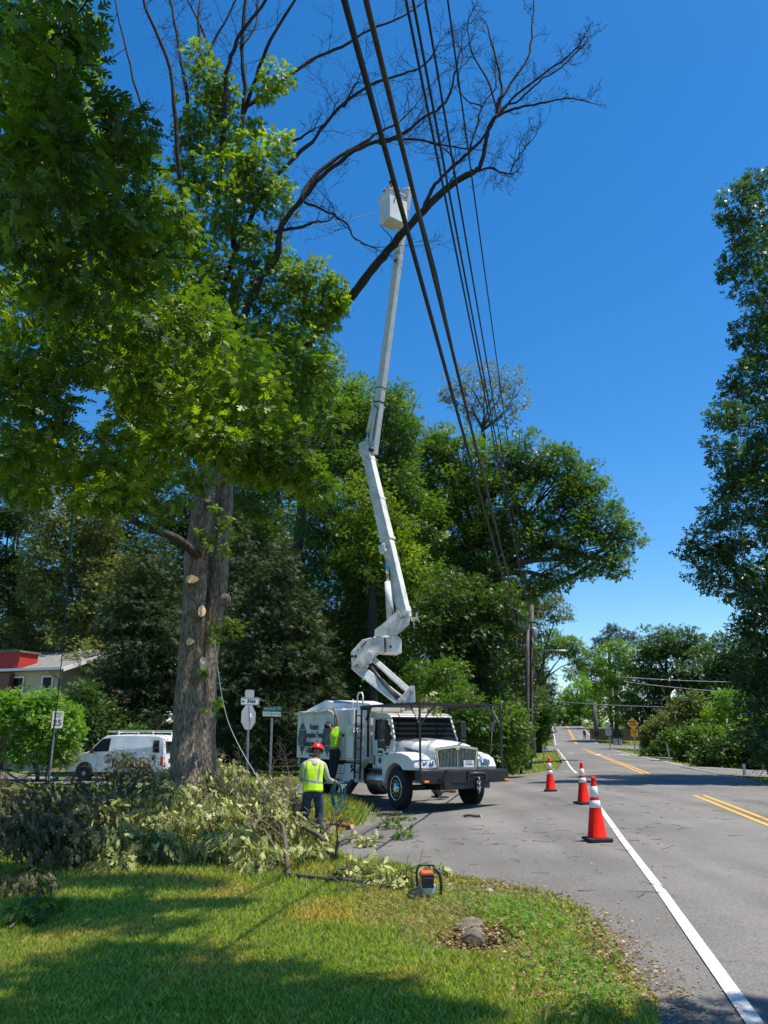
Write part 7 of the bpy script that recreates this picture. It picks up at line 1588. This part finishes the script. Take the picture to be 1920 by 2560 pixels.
ch = MB(); ch.prism([(2.6, -.5), (6.6, -.5), (6.6, .9), (2.6, .9)], 2, EH - .1, EH + .95, HX); cho = ch.build('chimney', M['chimred'], rfo); MB().prism([(2.5, -.6), (6.7, -.6), (6.7, 1.0), (2.5, 1.0)], 2, EH + .95, EH + 1.06, HX).build('chimney_cap', M['concrete'], cho)
MB().prism([(2.5, -.62), (6.7, -.62), (6.7, .6), (2.5, .6)], 2, EH - .05, EH + .28, HX).build('flashing', M['flash'], cho) if False else None
MB().prism([(3.4, -.2), (5.2, -.2), (5.2, .6), (3.4, .6)], 2, EH + 1.06, EH + 1.2, HX).build('chimney_cowl', M['steel'], cho)
MB().prism([(3.2, -.06), (7.5, -.06), (7.5, -.4), (3.2, -.4)], 2, 0, EH - .2, HX).build('brick_breast', M['brick'], house)
def hwin(x0, x1, z0, z1, side):
    mb = MB(); gl = MB()
    if side: a = lambda x, z, o: HX @ V3((-.03 - o, x, z))
    else: a = lambda x, z, o: HX @ V3((x, -.03 - o, z))
    def bx(m, xa, xb, za, zb, o0, o1): m.add([a(xa, za, o0), a(xb, za, o0), a(xb, zb, o0), a(xa, zb, o0), a(xa, za, o1), a(xb, za, o1), a(xb, zb, o1), a(xa, zb, o1)], [(0, 1, 2, 3), (4, 7, 6, 5), (3, 2, 6, 7), (0, 4, 5, 1), (0, 3, 7, 4), (1, 5, 6, 2)])
    t = .09; bx(mb, x0 - t, x0, z0 - t, z1 + t, 0, .06); bx(mb, x1, x1 + t, z0 - t, z1 + t, 0, .06); bx(mb, x0, x1, z0 - t, z0, 0, .06); bx(mb, x0, x1, z1, z1 + t, 0, .06); bx(mb, x0, x1, (z0 + z1) / 2 - .03, (z0 + z1) / 2 + .03, 0, .05); bx(gl, x0, x1, z0, z1, .0, .02)
    f = mb.build('window', M['trim'], house); gl.build('pane', M['glass'], f)
hwin(2.55, 3.25, EH - 1.75, EH - .45, False); hwin(.55, 1.15, EH - 1.7, EH - .45, False)
hwin(2.2, 3.4, EH - 1.9, EH - .45, True); hwin(6.2, 7.2, EH - 1.85, EH - .5, True)
MB().tube([HX @ V3((.7, -.45, EH - .1)), HX @ V3((.4, -.12, EH - .45)), HX @ V3((.12, -.08, EH - .6)), HX @ V3((.12, -.08, 0))], .05, 8).build('downpipe', M['siding'], house)

# ---- white van
VY = 33.5; vp = P(172, 1944, VY); VZ = T(vp.x, VY) + .01; va = R(163)
van = empty('cargo_van', (P(310, 1944, VY + .5).x, VY + .9, VZ), va, 'white cargo van parked on the side street, ladder on its roof', 'van')
# local x forward, y left (the side that faces the camera), z up
sil = [(-2.3, .42), (-2.32, .62), (-2.28, 1.05), (-2.22, 1.45), (-2.12, 1.76), (-1.95, 1.84), (-1.2, 1.87), (.2, 1.87), (.62, 1.84), (.80, 1.74), (1.32, 1.24), (1.42, 1.19), (1.95, 1.06), (2.2, .96), (2.30, .84), (2.34, .50), (2.30, .38)]
def vsec(f, y): return [(x * f if abs(x) > 2 else x, y, z) for x, z in sil]
mb = MB(); n = len(sil)
for y, k in ((-.94, .80), (-.97, .9), (-.90, 1), (0, 1.0), (.90, 1), (.97, .9), (.94, .8)):
    pass
rows = [(-.93, 0), (-.96, 1), (-.96, 2), (.96, 2), (.96, 1), (.93, 0)]
def shell(y0, s):
    out = []
    for (x, z) in sil:
        tum = max(0, z - 1.05) * .17; out.append((x, s * (.96 - tum), z))
    return out
L_, Rr = shell(0, 1), shell(0, -1); mid = [(x + (.03 if x > 2 else -.02 if x < -2 else 0), 0, z + (.03 if 1.8 < z else 0)) for x, z in sil]
mb.v = L_ + mid + Rr
for r in range(2):
    for i in range(n - 1): mb.f.append((r * n + i, r * n + i + 1, (r + 1) * n + i + 1, (r + 1) * n + i))
mb.f += [tuple(range(n)), tuple(2 * n + i for i in range(n)), (0, n, n + n - 1, n - 1), (n, 2 * n, 3 * n - 1, 2 * n - 1)]; mb.sm = [False] * len(mb.f)
vb = mb.build('body', M['white'], van, bevel=.035)
for s in (1, -1):
    def sidep(name, pts, m, o=.012, par=vb):
        mb = MB(); k = len(pts); A = [(x, s * (.96 - max(0, z - 1.05) * .17 + o), z) for x, z in pts]; B = [(x, s * (.96 - max(0, z - 1.05) * .17 - .02), z) for x, z in pts]
        mb.add(A + B, [tuple(range(k)), tuple(range(2 * k - 1, k - 1, -1))] + [(i, (i + 1) % k, k + (i + 1) % k, k + i) for i in range(k)]); return mb.build(name, m, par)
    sidep('door_window', [(.36, 1.22), (1.16, 1.20), (1.22, 1.26), (.80, 1.68), (.72, 1.72), (.36, 1.74)], M['glass'])
    sidep('rear_window', [(-2.05, 1.18), (-1.72, 1.18), (-1.72, 1.66), (-1.98, 1.66)], M['glass'])
    sidep('tail_light', [(-2.28, .72), (-2.16, .72), (-2.16, 1.02), (-2.25, 1.02)], M['redlens'], .02)
    sidep('headlight', [(2.12, .70), (2.30, .68), (2.28, .84), (2.14, .86)], M['headl'], .012)
    sidep('door_seam', [(.30, .50), (.32, .50), (.32, 1.76), (.30, 1.76)], M['sawgrey'], .004); sidep('door_seam', [(1.28, .60), (1.30, .60), (1.32, 1.2), (1.30, 1.2)], M['sawgrey'], .004)
    sidep('side_moulding', [(-1.2, .62), (1.0, .62), (1.0, .66), (-1.2, .66)], M['sawgrey'], .012); sidep('door_handle', [(.42, 1.08), (.58, 1.08), (.58, 1.12), (.42, 1.12)], M['sawgrey'], .03)
    for x in (-1.38, 1.45):
        sidep('wheel_arch', [(x + .44 * math.cos(a), .36 + .44 * math.sin(a)) for a in np.linspace(.1, math.pi - .1, 14)] + [(x - .44, .30), (x + .44, .30)], M['black'], .006)
        w = empty('wheel', (x, s * .97, .34)); w.parent = van; A = Matrix.Rotation(-s * math.pi / 2, 4, 'X')
        MB().lathe([(.19, -.22), (.30, -.22), (.335, -.19), (.34, -.1), (.335, -.02), (.30, .01), (.19, 0)], 30, A).build('tyre', M['rubber'], w)
        MB().lathe([(.195, -.1), (.20, -.01), (.17, -.03), (.12, -.05), (.09, 0), (.05, .015), (0, .015)], 24, A).build('rim', M['galv'], w)
    MB().box((1.08, s * 1.08, 1.24), (.10, .18, .2)).build('mirror', M['black'], van, bevel=.03)
mb = MB(); mb.box((2.34, 0, .50), (.12, 1.86, .2)); mb.build('bumper', M['galv'], van, bevel=.03); mb = MB(); mb.box((-2.36, 0, .48), (.14, 1.86, .18)); mb.build('bumper', M['galv'], van, bevel=.03)
mb = MB(); mb.box((2.31, 0, .78), (.05, 1.2, .22)); mb.build('grille', M['black'], van)
for y in (-.42, .42):
    mb = MB(); mb.v = [(-2.29, y - .33, 1.18), (-2.29, y + .33, 1.18), (-2.20, y + .30, 1.62), (-2.20, y - .30, 1.62), (-2.24, y - .33, 1.18), (-2.24, y + .33, 1.18), (-2.15, y + .30, 1.62), (-2.15, y - .30, 1.62)]; mb.f = [(0, 1, 2, 3), (7, 6, 5, 4), (0, 4, 5, 1), (1, 5, 6, 2), (2, 6, 7, 3), (3, 7, 4, 0)]; mb.sm = [False] * 6; mb.build('back_window', M['glass'], van)
mb = MB(); mb.box((-2.32, .45, .86), (.02, .3, .15)); mb.build('licence_plate', M['darktext'], van)
mb = MB(); mb.v = [(.84, -.80, 1.71), (.84, .80, 1.71), (1.33, .88, 1.26), (1.33, -.88, 1.26), (.80, -.80, 1.69), (.80, .80, 1.69), (1.29, .88, 1.22), (1.29, -.88, 1.22)]; mb.f = [(0, 1, 2, 3), (7, 6, 5, 4), (0, 4, 5, 1), (1, 5, 6, 2), (2, 6, 7, 3), (3, 7, 4, 0)]; mb.sm = [False] * 6; mb.build('windscreen', M['glass'], van)
mb = MB()
for x in (.1, -1.55):
    mb.beam((x, -.75, 1.98), (x, .75, 1.98), .04, .03, (1, 0, 0))
    for y in (-.72, .72): mb.beam((x, y, 1.82), (x, y, 2.05), .04, .03, (1, 0, 0))
mb.build('roof_rack', M['trim'], van)
VMX = Matrix.Translation(van.location) @ Matrix.Rotation(va, 4, 'Z')
ld = empty('ladder', VMX @ V3((-.9, .3, 2.02)), va, 'aluminium ladder lying on the roof rack of the white van', 'ladder'); mb = MB()
for y in (-.22, .22): mb.beam((-1.6, y, 0), (1.7, y, 0), .03, .09)
mb.build('rail', M['alu'], ld); mb = MB()
for k in range(11): mb.cyl((-1.5 + k * .31, -.22, 0), (-1.5 + k * .31, .22, 0), .018, 8)
mb.build('rungs', M['alu'], ld)
# parked car glimpsed left of the chip box
CA = P(735, 1870, 45); car = empty('parked_car', (CA.x - .6, 45, T(CA.x, 45)), R(200), 'dark blue car half hidden behind the branches left of the chip box', 'car')
mb = MB(); cs = [(-2.2, .35), (-2.25, .75), (-2.0, .95), (-1.5, 1.0), (-.9, 1.4), (.3, 1.42), (.95, 1.0), (1.9, .85), (2.2, .65), (2.2, .35)]; mb.prism(cs, 1, -.85, .85); mb.build('body', M['carblue'], car, bevel=.08)
for s in (-1, 1): MB().prism([(-1.35, 1.0), (-.85, 1.34), (.25, 1.36), (.78, 1.0)], 1, s * .87 - .02, s * .87 + .02).build('side_window', M['glass'], car)
for s in (-1, 1):
    for x in (-1.35, 1.35): MB().cyl((x, s * .65, .32), (x, s * .88, .32), .32, 20).build('wheel', M['rubber'], car)
MB().prism([(.40, 1.36), (.92, 1.02), (.98, 1.05), (.46, 1.40)], 1, -.75, .75).build('windscreen', M['signback'], car)

# ---- ropes
def rope(label, pts, r, m):
    a = pts[0]; o = empty('rope', a, 0, label, 'rope', None); MB().tube([p - a for p in smooth_path(pts, 6)], r, 6).build('strand', M[m], o)
rope('pale rope hanging along the trunk and sweeping down to the street sign post', [P(537, 1600, 15.9), P(548, 1700, 15.9), P(566, 1790, 15.8), P(590, 1850, 15.6), P(620, 1905, 15.3), P(655, 1960, 15), P(672, 1985, 14.8)], .0085, 'ropew')
rope('dark rope hanging straight down in front of the speed limit sign', [P(196, 1080, 12), P(182, 1250, 12), P(170, 1450, 12), P(155, 1640, 12), P(140, 1780, 12), P(128, 1870, 12), P(120, 1960, 12)], .008, 'wire')
rope('teal upper part of the hanging rope beside the olive tree', [P(186, 1235, 11.95), P(180, 1330, 11.95), P(176, 1400, 11.95)], .014, 'rope')
rope('thin blue line running from the bucket back to the dead limbs', [P(941, 532, 22.3), P(830, 557, 20), P(712, 578, 17.2)], .012, 'rope')
rope('second dark rope hanging a little left of the speed limit post', [P(150, 1700, 12.2), P(128, 1860, 12.1), P(114, 1960, 12)], .007, 'wire')

# ---- chainsaw standing on the grass
SG = G(1068, 2246); saw = empty('chainsaw', (SG.x, SG.y, SG.z + .03), R(8), 'orange and grey chainsaw standing on the grass edge beside the road', 'chainsaw')
MB().prism([(-.10, .02), (.10, .02), (.12, .10), (.10, .14), (-.10, .14), (-.12, .08)], 1, -.07, .12).build('base_housing', M['sawgrey'], saw, bevel=.015)
MB().prism([(-.085, .12), (.085, .12), (.09, .24), (.075, .29), (-.075, .29), (-.09, .24)], 1, -.06, .10).build('top_cover', M['sawor'], saw, bevel=.02)
mb = MB(); mb.box((0, -.075, .16), (.15, .03, .12)); mb.build('muffler_guard', M['black'], saw, bevel=.01)
mb = MB(); mb.box((0, -.068, .235), (.17, .03, .05)); mb.build('rear_panel', M['black'], saw, bevel=.01)
mb = MB(); mb.tube(smooth_path([V3((-.12, .03, .10)), V3((-.13, .03, .26)), V3((-.10, .03, .345)), V3((0, .03, .355)), V3((.09, .03, .35)), V3((.13, .03, .30))], 4), .014, 8); mb.build('front_handle', M['black'], saw)
mb = MB(); mb.tube(smooth_path([V3((.08, -.03, .33)), V3((.15, -.06, .27)), V3((.17, -.08, .15)), V3((.16, -.08, .02))], 4), .02, 8); mb.build('rear_handle', M['black'], saw)
bar = MB(); bar.prism([(-.06, .06), (-.06, .0), (-.20, -.02), (-.27, .0), (-.28, .04), (-.24, .08), (-.12, .13)], 1, -.125, -.12); bar.build('guide_bar', M['steelbar'], saw)
MB().tube([(-.06, -.122, .0), (-.20, -.122, -.02), (-.27, -.122, .0), (-.285, -.122, .04), (-.24, -.122, .085), (-.10, -.122, .14)], .007, 5).build('chain', M['black'], saw)

saw.scale = (.82, .82, .82)

# ---- culvert pipe mouth and flat stone in the ditch
PG = G(1180, 2372); cu = empty('drain_pipe', (PG.x, PG.y, PG.z + .0), R(-18), 'half buried concrete drain pipe opening in the leafy ditch', 'drain pipe')
A = Matrix.Rotation(math.pi / 2, 4, 'X'); MB().lathe([(.095, 0), (.125, 0), (.125, -.5), (.095, -.5), (.095, 0)], 28, A @ Matrix.Scale(-1, 4, (0, 0, 1)) if False else A).build('pipe_ring', M['concrete'], cu)
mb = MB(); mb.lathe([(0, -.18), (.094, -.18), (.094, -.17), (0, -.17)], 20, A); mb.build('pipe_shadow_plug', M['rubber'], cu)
SG2 = G(1172, 2320); sl_ = MB(); rr = random.Random(9); k = 14; top = [(.17 * math.cos(2 * math.pi * i / k) * rr.uniform(.8, 1.1), .13 * math.sin(2 * math.pi * i / k) * rr.uniform(.8, 1.15)) for i in range(k)]
sl_.v = [(x, y, .05 + .03 * x) for x, y in top] + [(x * 1.12, y * 1.12, -.03) for x, y in top]; sl_.f = [tuple(range(k)), tuple(range(2 * k - 1, k - 1, -1))] + [(i, (i + 1) % k, k + (i + 1) % k, k + i) for i in range(k)]; sl_.sm = [False] * len(sl_.f)
o = sl_.build('flat_stone', M['concrete'], None, bevel=.02); o.location = (SG2.x, SG2.y, SG2.z + .02); o.scale = (.85, .85, .6); o.rotation_euler = (.28, -.12, -.7); tag(o, 'flat mossy slab lying over the drain pipe in the grass', 'stone')
def rock(u, v, r, label, m='stone', grp=None):
    g = G(u, v); mb = MB(); mb.sphere((0, 0, 0), (r, r * .8, r * .55), 12, 8); rr = random.Random(int(u)); mb.v = [tuple(V3(p) * rr.uniform(.82, 1.15)) for p in mb.v]; o = mb.build('rock', M[m]); o.location = (g.x, g.y, g.z + r * .3); tag(o, label, 'rock', grp)
rock(1125, 2218, .05, 'small grey stone in the grass right of the chainsaw'); rock(1222, 2233, .055, 'pale stone at the asphalt edge of the lawn')
rock(1330, 2290, .05, 'dark clod on the weedy corner', 'steel'); rock(1478, 2160, .022, 'white chip on the asphalt below the nearest cone'); rock(1493, 2178, .02, 'dark chip on the asphalt below the white one', 'steel')
def log(u0, v0, u1, v1, r, label, m='cutbark', h=.0):
    a, b = G(u0, v0), G(u1, v1); a.z += r + .02 + h; b.z += r + .02 + h; o = empty('log', a, 0, label, 'cut log'); mb = MB(); pp = [V3((0, 0, 0)), (b - a) * .3 + V3((0, .01, r * .4)), (b - a) * .7 + V3((0, -.015, 0)), b - a]
    mb.tube(smooth_path(pp, 3), [r * random.uniform(.85, 1.1) for _ in range(10)], 10); lo = mb.build('bark', M[m], o, fix=False)
    d = (a - b).normalized(); MB().cyl((b - a) - d * .002, (b - a) - d * .006, r * .92, 12).build('cut_end', M['freshwood'], o)
log(1160, 2046, 1203, 2046, .03, 'short dark log lying alone on the asphalt'); log(940, 2044, 1004, 2040, .045, 'pale log at the asphalt edge below the truck'); log(800, 2075, 828, 2088, .10, 'thick rotten piece of brown wood by the brush', 'rotwood'); log(838, 2072, 880, 2076, .05, 'splintered orange brown wood beside the rotten piece', 'rotwood')
log(1105, 1985, 1140, 1983, .06, 'reddish wood block under the front of the truck', 'rotwood')

# ---- cut branches heaped on the lawn
def cut_branch(label, path, r0, r1, blobs, n_sub=7, seed=1, size=.15, lai=1.0, leaf='lf_cut', droop=1.3, extra=()):
    """path: world points of the main stem; blobs: foliage volumes"""
    a = path[0]; o = empty('cut_branch', a, 0, label, 'cut branch', 'cut branches heaped on the lawn'); rr = random.Random(seed); mb = MB()
    w = smooth_path([p - a for p in path], 4); m = len(w); mb.tube(w, list(np.linspace(r0, r1, m)), 9)
    for i in range(2, m):
        if rr.random() < n_sub / m:
            d = (w[i] - w[i - 1]).normalized(); sd = V3((rr.gauss(0, 1), rr.gauss(0, 1), rr.gauss(.4, .7))).normalized(); grow(mb, w[i], d * .5 + sd, rr.uniform(.4, .9), r1 * .7, 2, rr, .0)
    for p in extra:
        ww = smooth_path([q - a for q in p[0]], 4); mb.tube(ww, list(np.linspace(p[1], p[2], len(ww))), 8)
    mb.build('stem', M['cutbark'], o, fix=False)
    if blobs:
        B = [(np.array(c) - np.array(a), r) for c, r in blobs]; V, F = crown_arrays(B, size, lai * .95, 'wilt', .42, droop, .35, shell=.25); V2, F2 = crown_arrays(B, size * .9, lai * .6, 'oak', .42, droop * .6, .35, shell=.4); F = np.concatenate([F, F2 + len(V)]); V = np.concatenate([V, V2]); V[:, 2] = np.maximum(V[:, 2], -a.z + terr(V[:, 0] + a.x, V[:, 1] + a.y) + .01)
        np_mesh('foliage', V, F, M[leaf], o)
    return o
def GP(u, v, h=0): g = G(u, v); g.z += h; return g
def gb(rows):
    out = []
    for u, v, rx, rz, h in rows:   # pixel of the ground under it, radius in px, height of centre
        g = G(u, v); k = depth(g) / FPX; out.append(((g.x, g.y, g.z + h), (rx * k, rx * k * .9, max(rz * k, .12))))
    return out
cut_branch('grey forked branch with a thick bent stem standing on its end at the lawn edge', [GP(722, 2196, .03), GP(712, 2150, .25), GP(700, 2125, .42), GP(655, 2120, .50), GP(620, 2140, .36), GP(600, 2145, .2)], .036, .024,
    gb([(650, 2180, 60, 34, .2), (600, 2170, 70, 40, .3), (560, 2160, 60, 40, .35)]), 6, 3)
cut_branch('thick knobbly stem reaching out over the asphalt at the right end of the heap', [GP(640, 2080, .55), GP(690, 2090, .55), GP(760, 2120, .33), GP(800, 2135, .26), GP(842, 2160, .10)], .024, .045, gb([(780, 2160, 44, 34, .14), (800, 2120, 30, 28, .2), (700, 2120, 60, 40, .3)]), 6, 5)
cut_branch('long leafless limb with a cut end running along the grass below the heap', [GP(740, 2192, .02), GP(820, 2205, .04), GP(900, 2215, .05), GP(980, 2226, .04), GP(1010, 2226, .05)], .03, .02, gb([(960, 2215, 40, 22, .10), (1000, 2222, 40, 20, .08), (880, 2200, 44, 22, .10), (930, 2200, 50, 26, .12), (1035, 2222, 22, 14, .06), (1090, 2200, 24, 10, .05)]), 3, 8, .13, .9)
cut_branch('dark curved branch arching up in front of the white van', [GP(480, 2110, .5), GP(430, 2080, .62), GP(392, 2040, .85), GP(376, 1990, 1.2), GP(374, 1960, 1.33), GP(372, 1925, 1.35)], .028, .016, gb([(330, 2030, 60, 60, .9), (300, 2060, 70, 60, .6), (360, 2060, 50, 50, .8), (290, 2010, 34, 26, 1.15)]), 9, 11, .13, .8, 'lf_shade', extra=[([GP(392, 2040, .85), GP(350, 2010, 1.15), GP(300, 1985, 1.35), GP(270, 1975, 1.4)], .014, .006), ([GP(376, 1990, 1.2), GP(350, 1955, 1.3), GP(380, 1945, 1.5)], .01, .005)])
cut_branch('upright sawn branch leaning in front of the oak trunk', [GP(520, 2120, .35), GP(505, 2080, .7), GP(480, 2020, 1.1), GP(462, 1985, 1.32)], .036, .042, gb([(500, 2080, 60, 60, .75), (560, 2080, 60, 60, .65), (450, 2080, 60, 60, .75), (540, 2050, 50, 46, .95)]), 7, 13)
cut_branch('pale leafed limb heaped at the foot of the oak', [GP(560, 2170, .1), GP(520, 2130, .45), GP(480, 2080, .8), GP(430, 2050, 1.0)], .03, .014, gb([(430, 2110, 80, 60, .55), (520, 2140, 80, 60, .45), (470, 2060, 60, 40, .95), (400, 2080, 60, 50, .7), (560, 2120, 60, 50, .55)]), 8, 17)
cut_branch('spray of pale wilted leaves in the middle of the heap', [GP(700, 2160, .1), GP(650, 2120, .4), GP(620, 2070, .7), GP(600, 2040, .85)], .026, .01, gb([(640, 2110, 70, 50, .45), (700, 2100, 60, 44, .4), (600, 2080, 60, 50, .65), (560, 2050, 46, 40, .85), (740, 2090, 44, 40, .4), (660, 2060, 50, 36, .6)]), 9, 19)
cut_branch('low leafy pile beside the worker in the vest', [GP(760, 2120, .05), GP(720, 2070, .3), GP(690, 2040, .5), GP(660, 2010, .6)], .02, .008, gb([(720, 2070, 50, 36, .35), (760, 2090, 40, 30, .25), (680, 2030, 50, 36, .5), (640, 2010, 40, 30, .5), (700, 2010, 36, 26, .45)]), 8, 23, .13)
cut_branch('bare twigs poking up out of the middle of the heap', [GP(560, 2140, .3), GP(555, 2080, .7), GP(548, 2020, 1.0)], .014, .006, None, 16, 61, extra=[([GP(640, 2130, .3), GP(600, 2070, .75), GP(560, 2010, 1.1)], .012, .005), ([GP(440, 2130, .3), GP(400, 2080, .8), GP(350, 2060, 1.0)], .012, .005), ([GP(480, 2150, .2), GP(540, 2120, .55), GP(600, 2110, .6)], .014, .006), ([GP(620, 2170, .2), GP(560, 2130, .6), GP(470, 2120, .7)], .016, .006)])
cut_branch('thin bare twiggy branch sticking up beside the worker', [GP(745, 2130, .3), GP(735, 2080, .55), GP(722, 2040, .75), GP(716, 1990, .95), GP(712, 1960, 1.0)], .014, .006, None, 12, 29, extra=[([GP(690, 2100, .4), GP(750, 2060, .5), GP(800, 2020, .55), GP(835, 1990, .55)], .012, .005), ([GP(780, 2100, .2), GP(770, 2040, .5), GP(790, 1985, .7)], .012, .005)])
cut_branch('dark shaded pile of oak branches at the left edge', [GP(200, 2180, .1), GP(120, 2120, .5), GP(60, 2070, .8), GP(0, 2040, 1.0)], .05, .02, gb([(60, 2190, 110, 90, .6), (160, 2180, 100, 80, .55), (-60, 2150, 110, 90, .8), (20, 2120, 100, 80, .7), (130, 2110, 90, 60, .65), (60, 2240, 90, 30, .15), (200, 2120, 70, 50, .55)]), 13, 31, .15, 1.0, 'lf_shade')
cut_branch('shaded branch with drooping leaves left of the middle', [GP(330, 2170, .1), GP(270, 2140, .4), GP(230, 2100, .6), (GP(200, 2060, .75))], .036, .012, gb([(270, 2170, 80, 50, .35), (340, 2160, 70, 50, .35), (220, 2140, 70, 50, .5), (300, 2110, 60, 40, .6), (380, 2150, 60, 50, .4)]), 12, 37, .15, 1.0, 'lf_cut')
cut_branch('long pale limb lying across behind the dark pile', [GP(140, 2050, .25), GP(220, 2045, .3), GP(300, 2050, .3), GP(380, 2052, .28)], .045, .03, gb([(240, 2010, 70, 26, .25), (320, 2015, 60, 26, .25), (150, 2010, 70, 26, .25)]), 4, 41, .13, .8, 'lf_bright')
cut_branch('fallen green spray on the lawn at the lower left', [GP(20, 2330, .03), GP(80, 2300, .10), GP(130, 2280, .12)], .014, .006, gb([(60, 2310, 50, 16, .08), (110, 2290, 40, 14, .08)]), 4, 43, .14, 1, 'lf_near')
cut_branch('pale limb across the centre of the dark shaded foliage', [GP(290, 2090, .38), GP(340, 2085, .42), GP(400, 2070, .5), GP(430, 2060, .55)], .035, .02, gb([(330, 2170, 60, 34, .2), (400, 2165, 60, 34, .22), (460, 2160, 60, 34, .25), (280, 2185, 50, 26, .15), (380, 2120, 60, 40, .45)]), 5, 47)
cut_branch('tangle of grey stems in the right part of the heap', [GP(600, 2130, .5), GP(660, 2110, .55), GP(720, 2100, .5), GP(790, 2110, .3)], .02, .012, None, 10, 51, extra=[([GP(560, 2100, .75), GP(640, 2120, .5), GP(720, 2150, .25), GP(770, 2180, .08)], .018, .01), ([GP(620, 2060, .8), GP(610, 2120, .5), GP(640, 2190, .06)], .016, .008), ([GP(500, 2040, 1.1), GP(560, 2080, .8), GP(640, 2100, .55), (GP(700, 2130, .35))], .016, .009)])
for i, (u, v, rx, lab) in enumerate(((930, 2118, 34, 'drooping leafy sprig on the asphalt nearest the heap'), (1010, 2100, 30, 'dark green leafy sprig crossed by the cable shadow'), (975, 2075, 34, 'middle green sprig on the asphalt edge'), (1000, 2055, 26, 'green sprig closest to the truck shadow'), (880, 2110, 26, 'thin sprig lying between heap and asphalt'))):
    g = G(u, v); k = depth(g) / FPX; o = empty('leafy_sprig', (g.x, g.y, g.z + .02), 0, lab, 'leafy sprig', 'leafy sprigs on the asphalt')
    mb = MB(); mb.tube([(-.25, 0, .02), (0, .05, .06), (.25, -.03, .05)], [.01, .008, .004], 5); mb.build('twig', M['cutbark'], o)
    V, F = crown_arrays([((0, 0, .07), (rx * k, rx * k * .8, .07))], .10, 1.3, 'oak', .5, .3, .6, shell=.1); V[:, 2] = np.maximum(V[:, 2], .005); np_mesh('leaves', V, F, M['lf_near'] if i in (1, 2, 3) else M['lf_cut'], o)
# leaves caught on the guard rack
rb = TMX @ V3((.1, -.15, 2.55)); o = empty('leafy_sprig', rb, 0, 'wilted leaves hanging from the black rack over the windscreen', 'leafy sprig', None)
V, F = crown_arrays([((0, 0, 0), (.22, .2, .16)), ((-.1, 0, .18), (.2, .2, .12)), ((.1, 0, -.12), (.12, .1, .14))], .10, 1.0, 'oak', .5, .9, .4, shell=.1); np_mesh('leaves', V, F, M['lf_cut'], o)
# weeds and tall grass between brush and asphalt
def weeds():
    n = 11000; c = [G(u, v) for u, v in ((835, 2020), (850, 2040), (825, 2050), (850, 2060), (800, 2060))]; x = []; y = []
    for _ in range(n): g = random.choice(c); x.append(random.gauss(g.x, .22)); y.append(random.gauss(g.y, .4))
    x = np.array(x); y = np.array(y); k = (x > -3.2); x, y = x[k], y[k]; n = len(x); a = RNG.uniform(0, 6.28, n)
    d = np.stack([np.cos(a) * .4, np.sin(a) * .4, np.ones(n)], 1); nr = np.stack([np.cos(a + 1), np.sin(a + 1), 0 * a], 1)
    V, F = scatter([(-1, 0, 0), (1, 0, 0), (.6, .6, .1), (0, 1, .3)], [(0, 1, 2, 3)], np.stack([x, y, terr(x, y)], 1), d, nr, RNG.uniform(.12, .42, n), RNG.uniform(.006, .012, n))
    o = np_mesh('weeds', V, F, M['grass']); o['kind'] = 'stuff'; o['label'] = 'tall weeds growing between the brush and the asphalt'
    # broad leaved ground cover on the corner and behind the heap
    P_ = []
    for u, v, su, sv, m in ((1300, 2290, 40, 30, 260), (1360, 2340, 50, 40, 420), (1450, 2440, 50, 50, 330), (1240, 2280, 40, 20, 300), (640, 1985, 120, 12, 900), (260, 1990, 130, 14, 1400), (1000, 2470, 200, 40, 300), (1500, 2530, 50, 30, 400), (1400, 2420, 60, 60, 260), (1100, 2260, 100, 20, 200)):
        for _ in range(m): g = G(random.gauss(u, su), random.gauss(v, sv)); P_.append((g.x, g.y))
    P_ = np.array(P_); P_ = P_[~inpoly(P_, ROADP)]; n = len(P_); a = RNG.uniform(0, 6.28, n); h = RNG.uniform(.02, .10, n)
    pos = np.stack([P_[:, 0], P_[:, 1], terr(P_[:, 0], P_[:, 1]) + h], 1); d = np.stack([np.cos(a), np.sin(a), RNG.uniform(-.1, .6, n)], 1); nr = np.stack([RNG.normal(0, .4, n), RNG.normal(0, .4, n), np.ones(n)], 1)
    V, F = scatter(TWV, TWF, pos, d, nr, RNG.uniform(.022, .05, n) * (1 + (P_[:, 1] > 12) * 1.2)); o = np_mesh('ground_cover', V, F, M['lf_bright']); o['kind'] = 'stuff'; o['label'] = 'broad leaved ground cover on the lawn corner and behind the brush'
weeds()
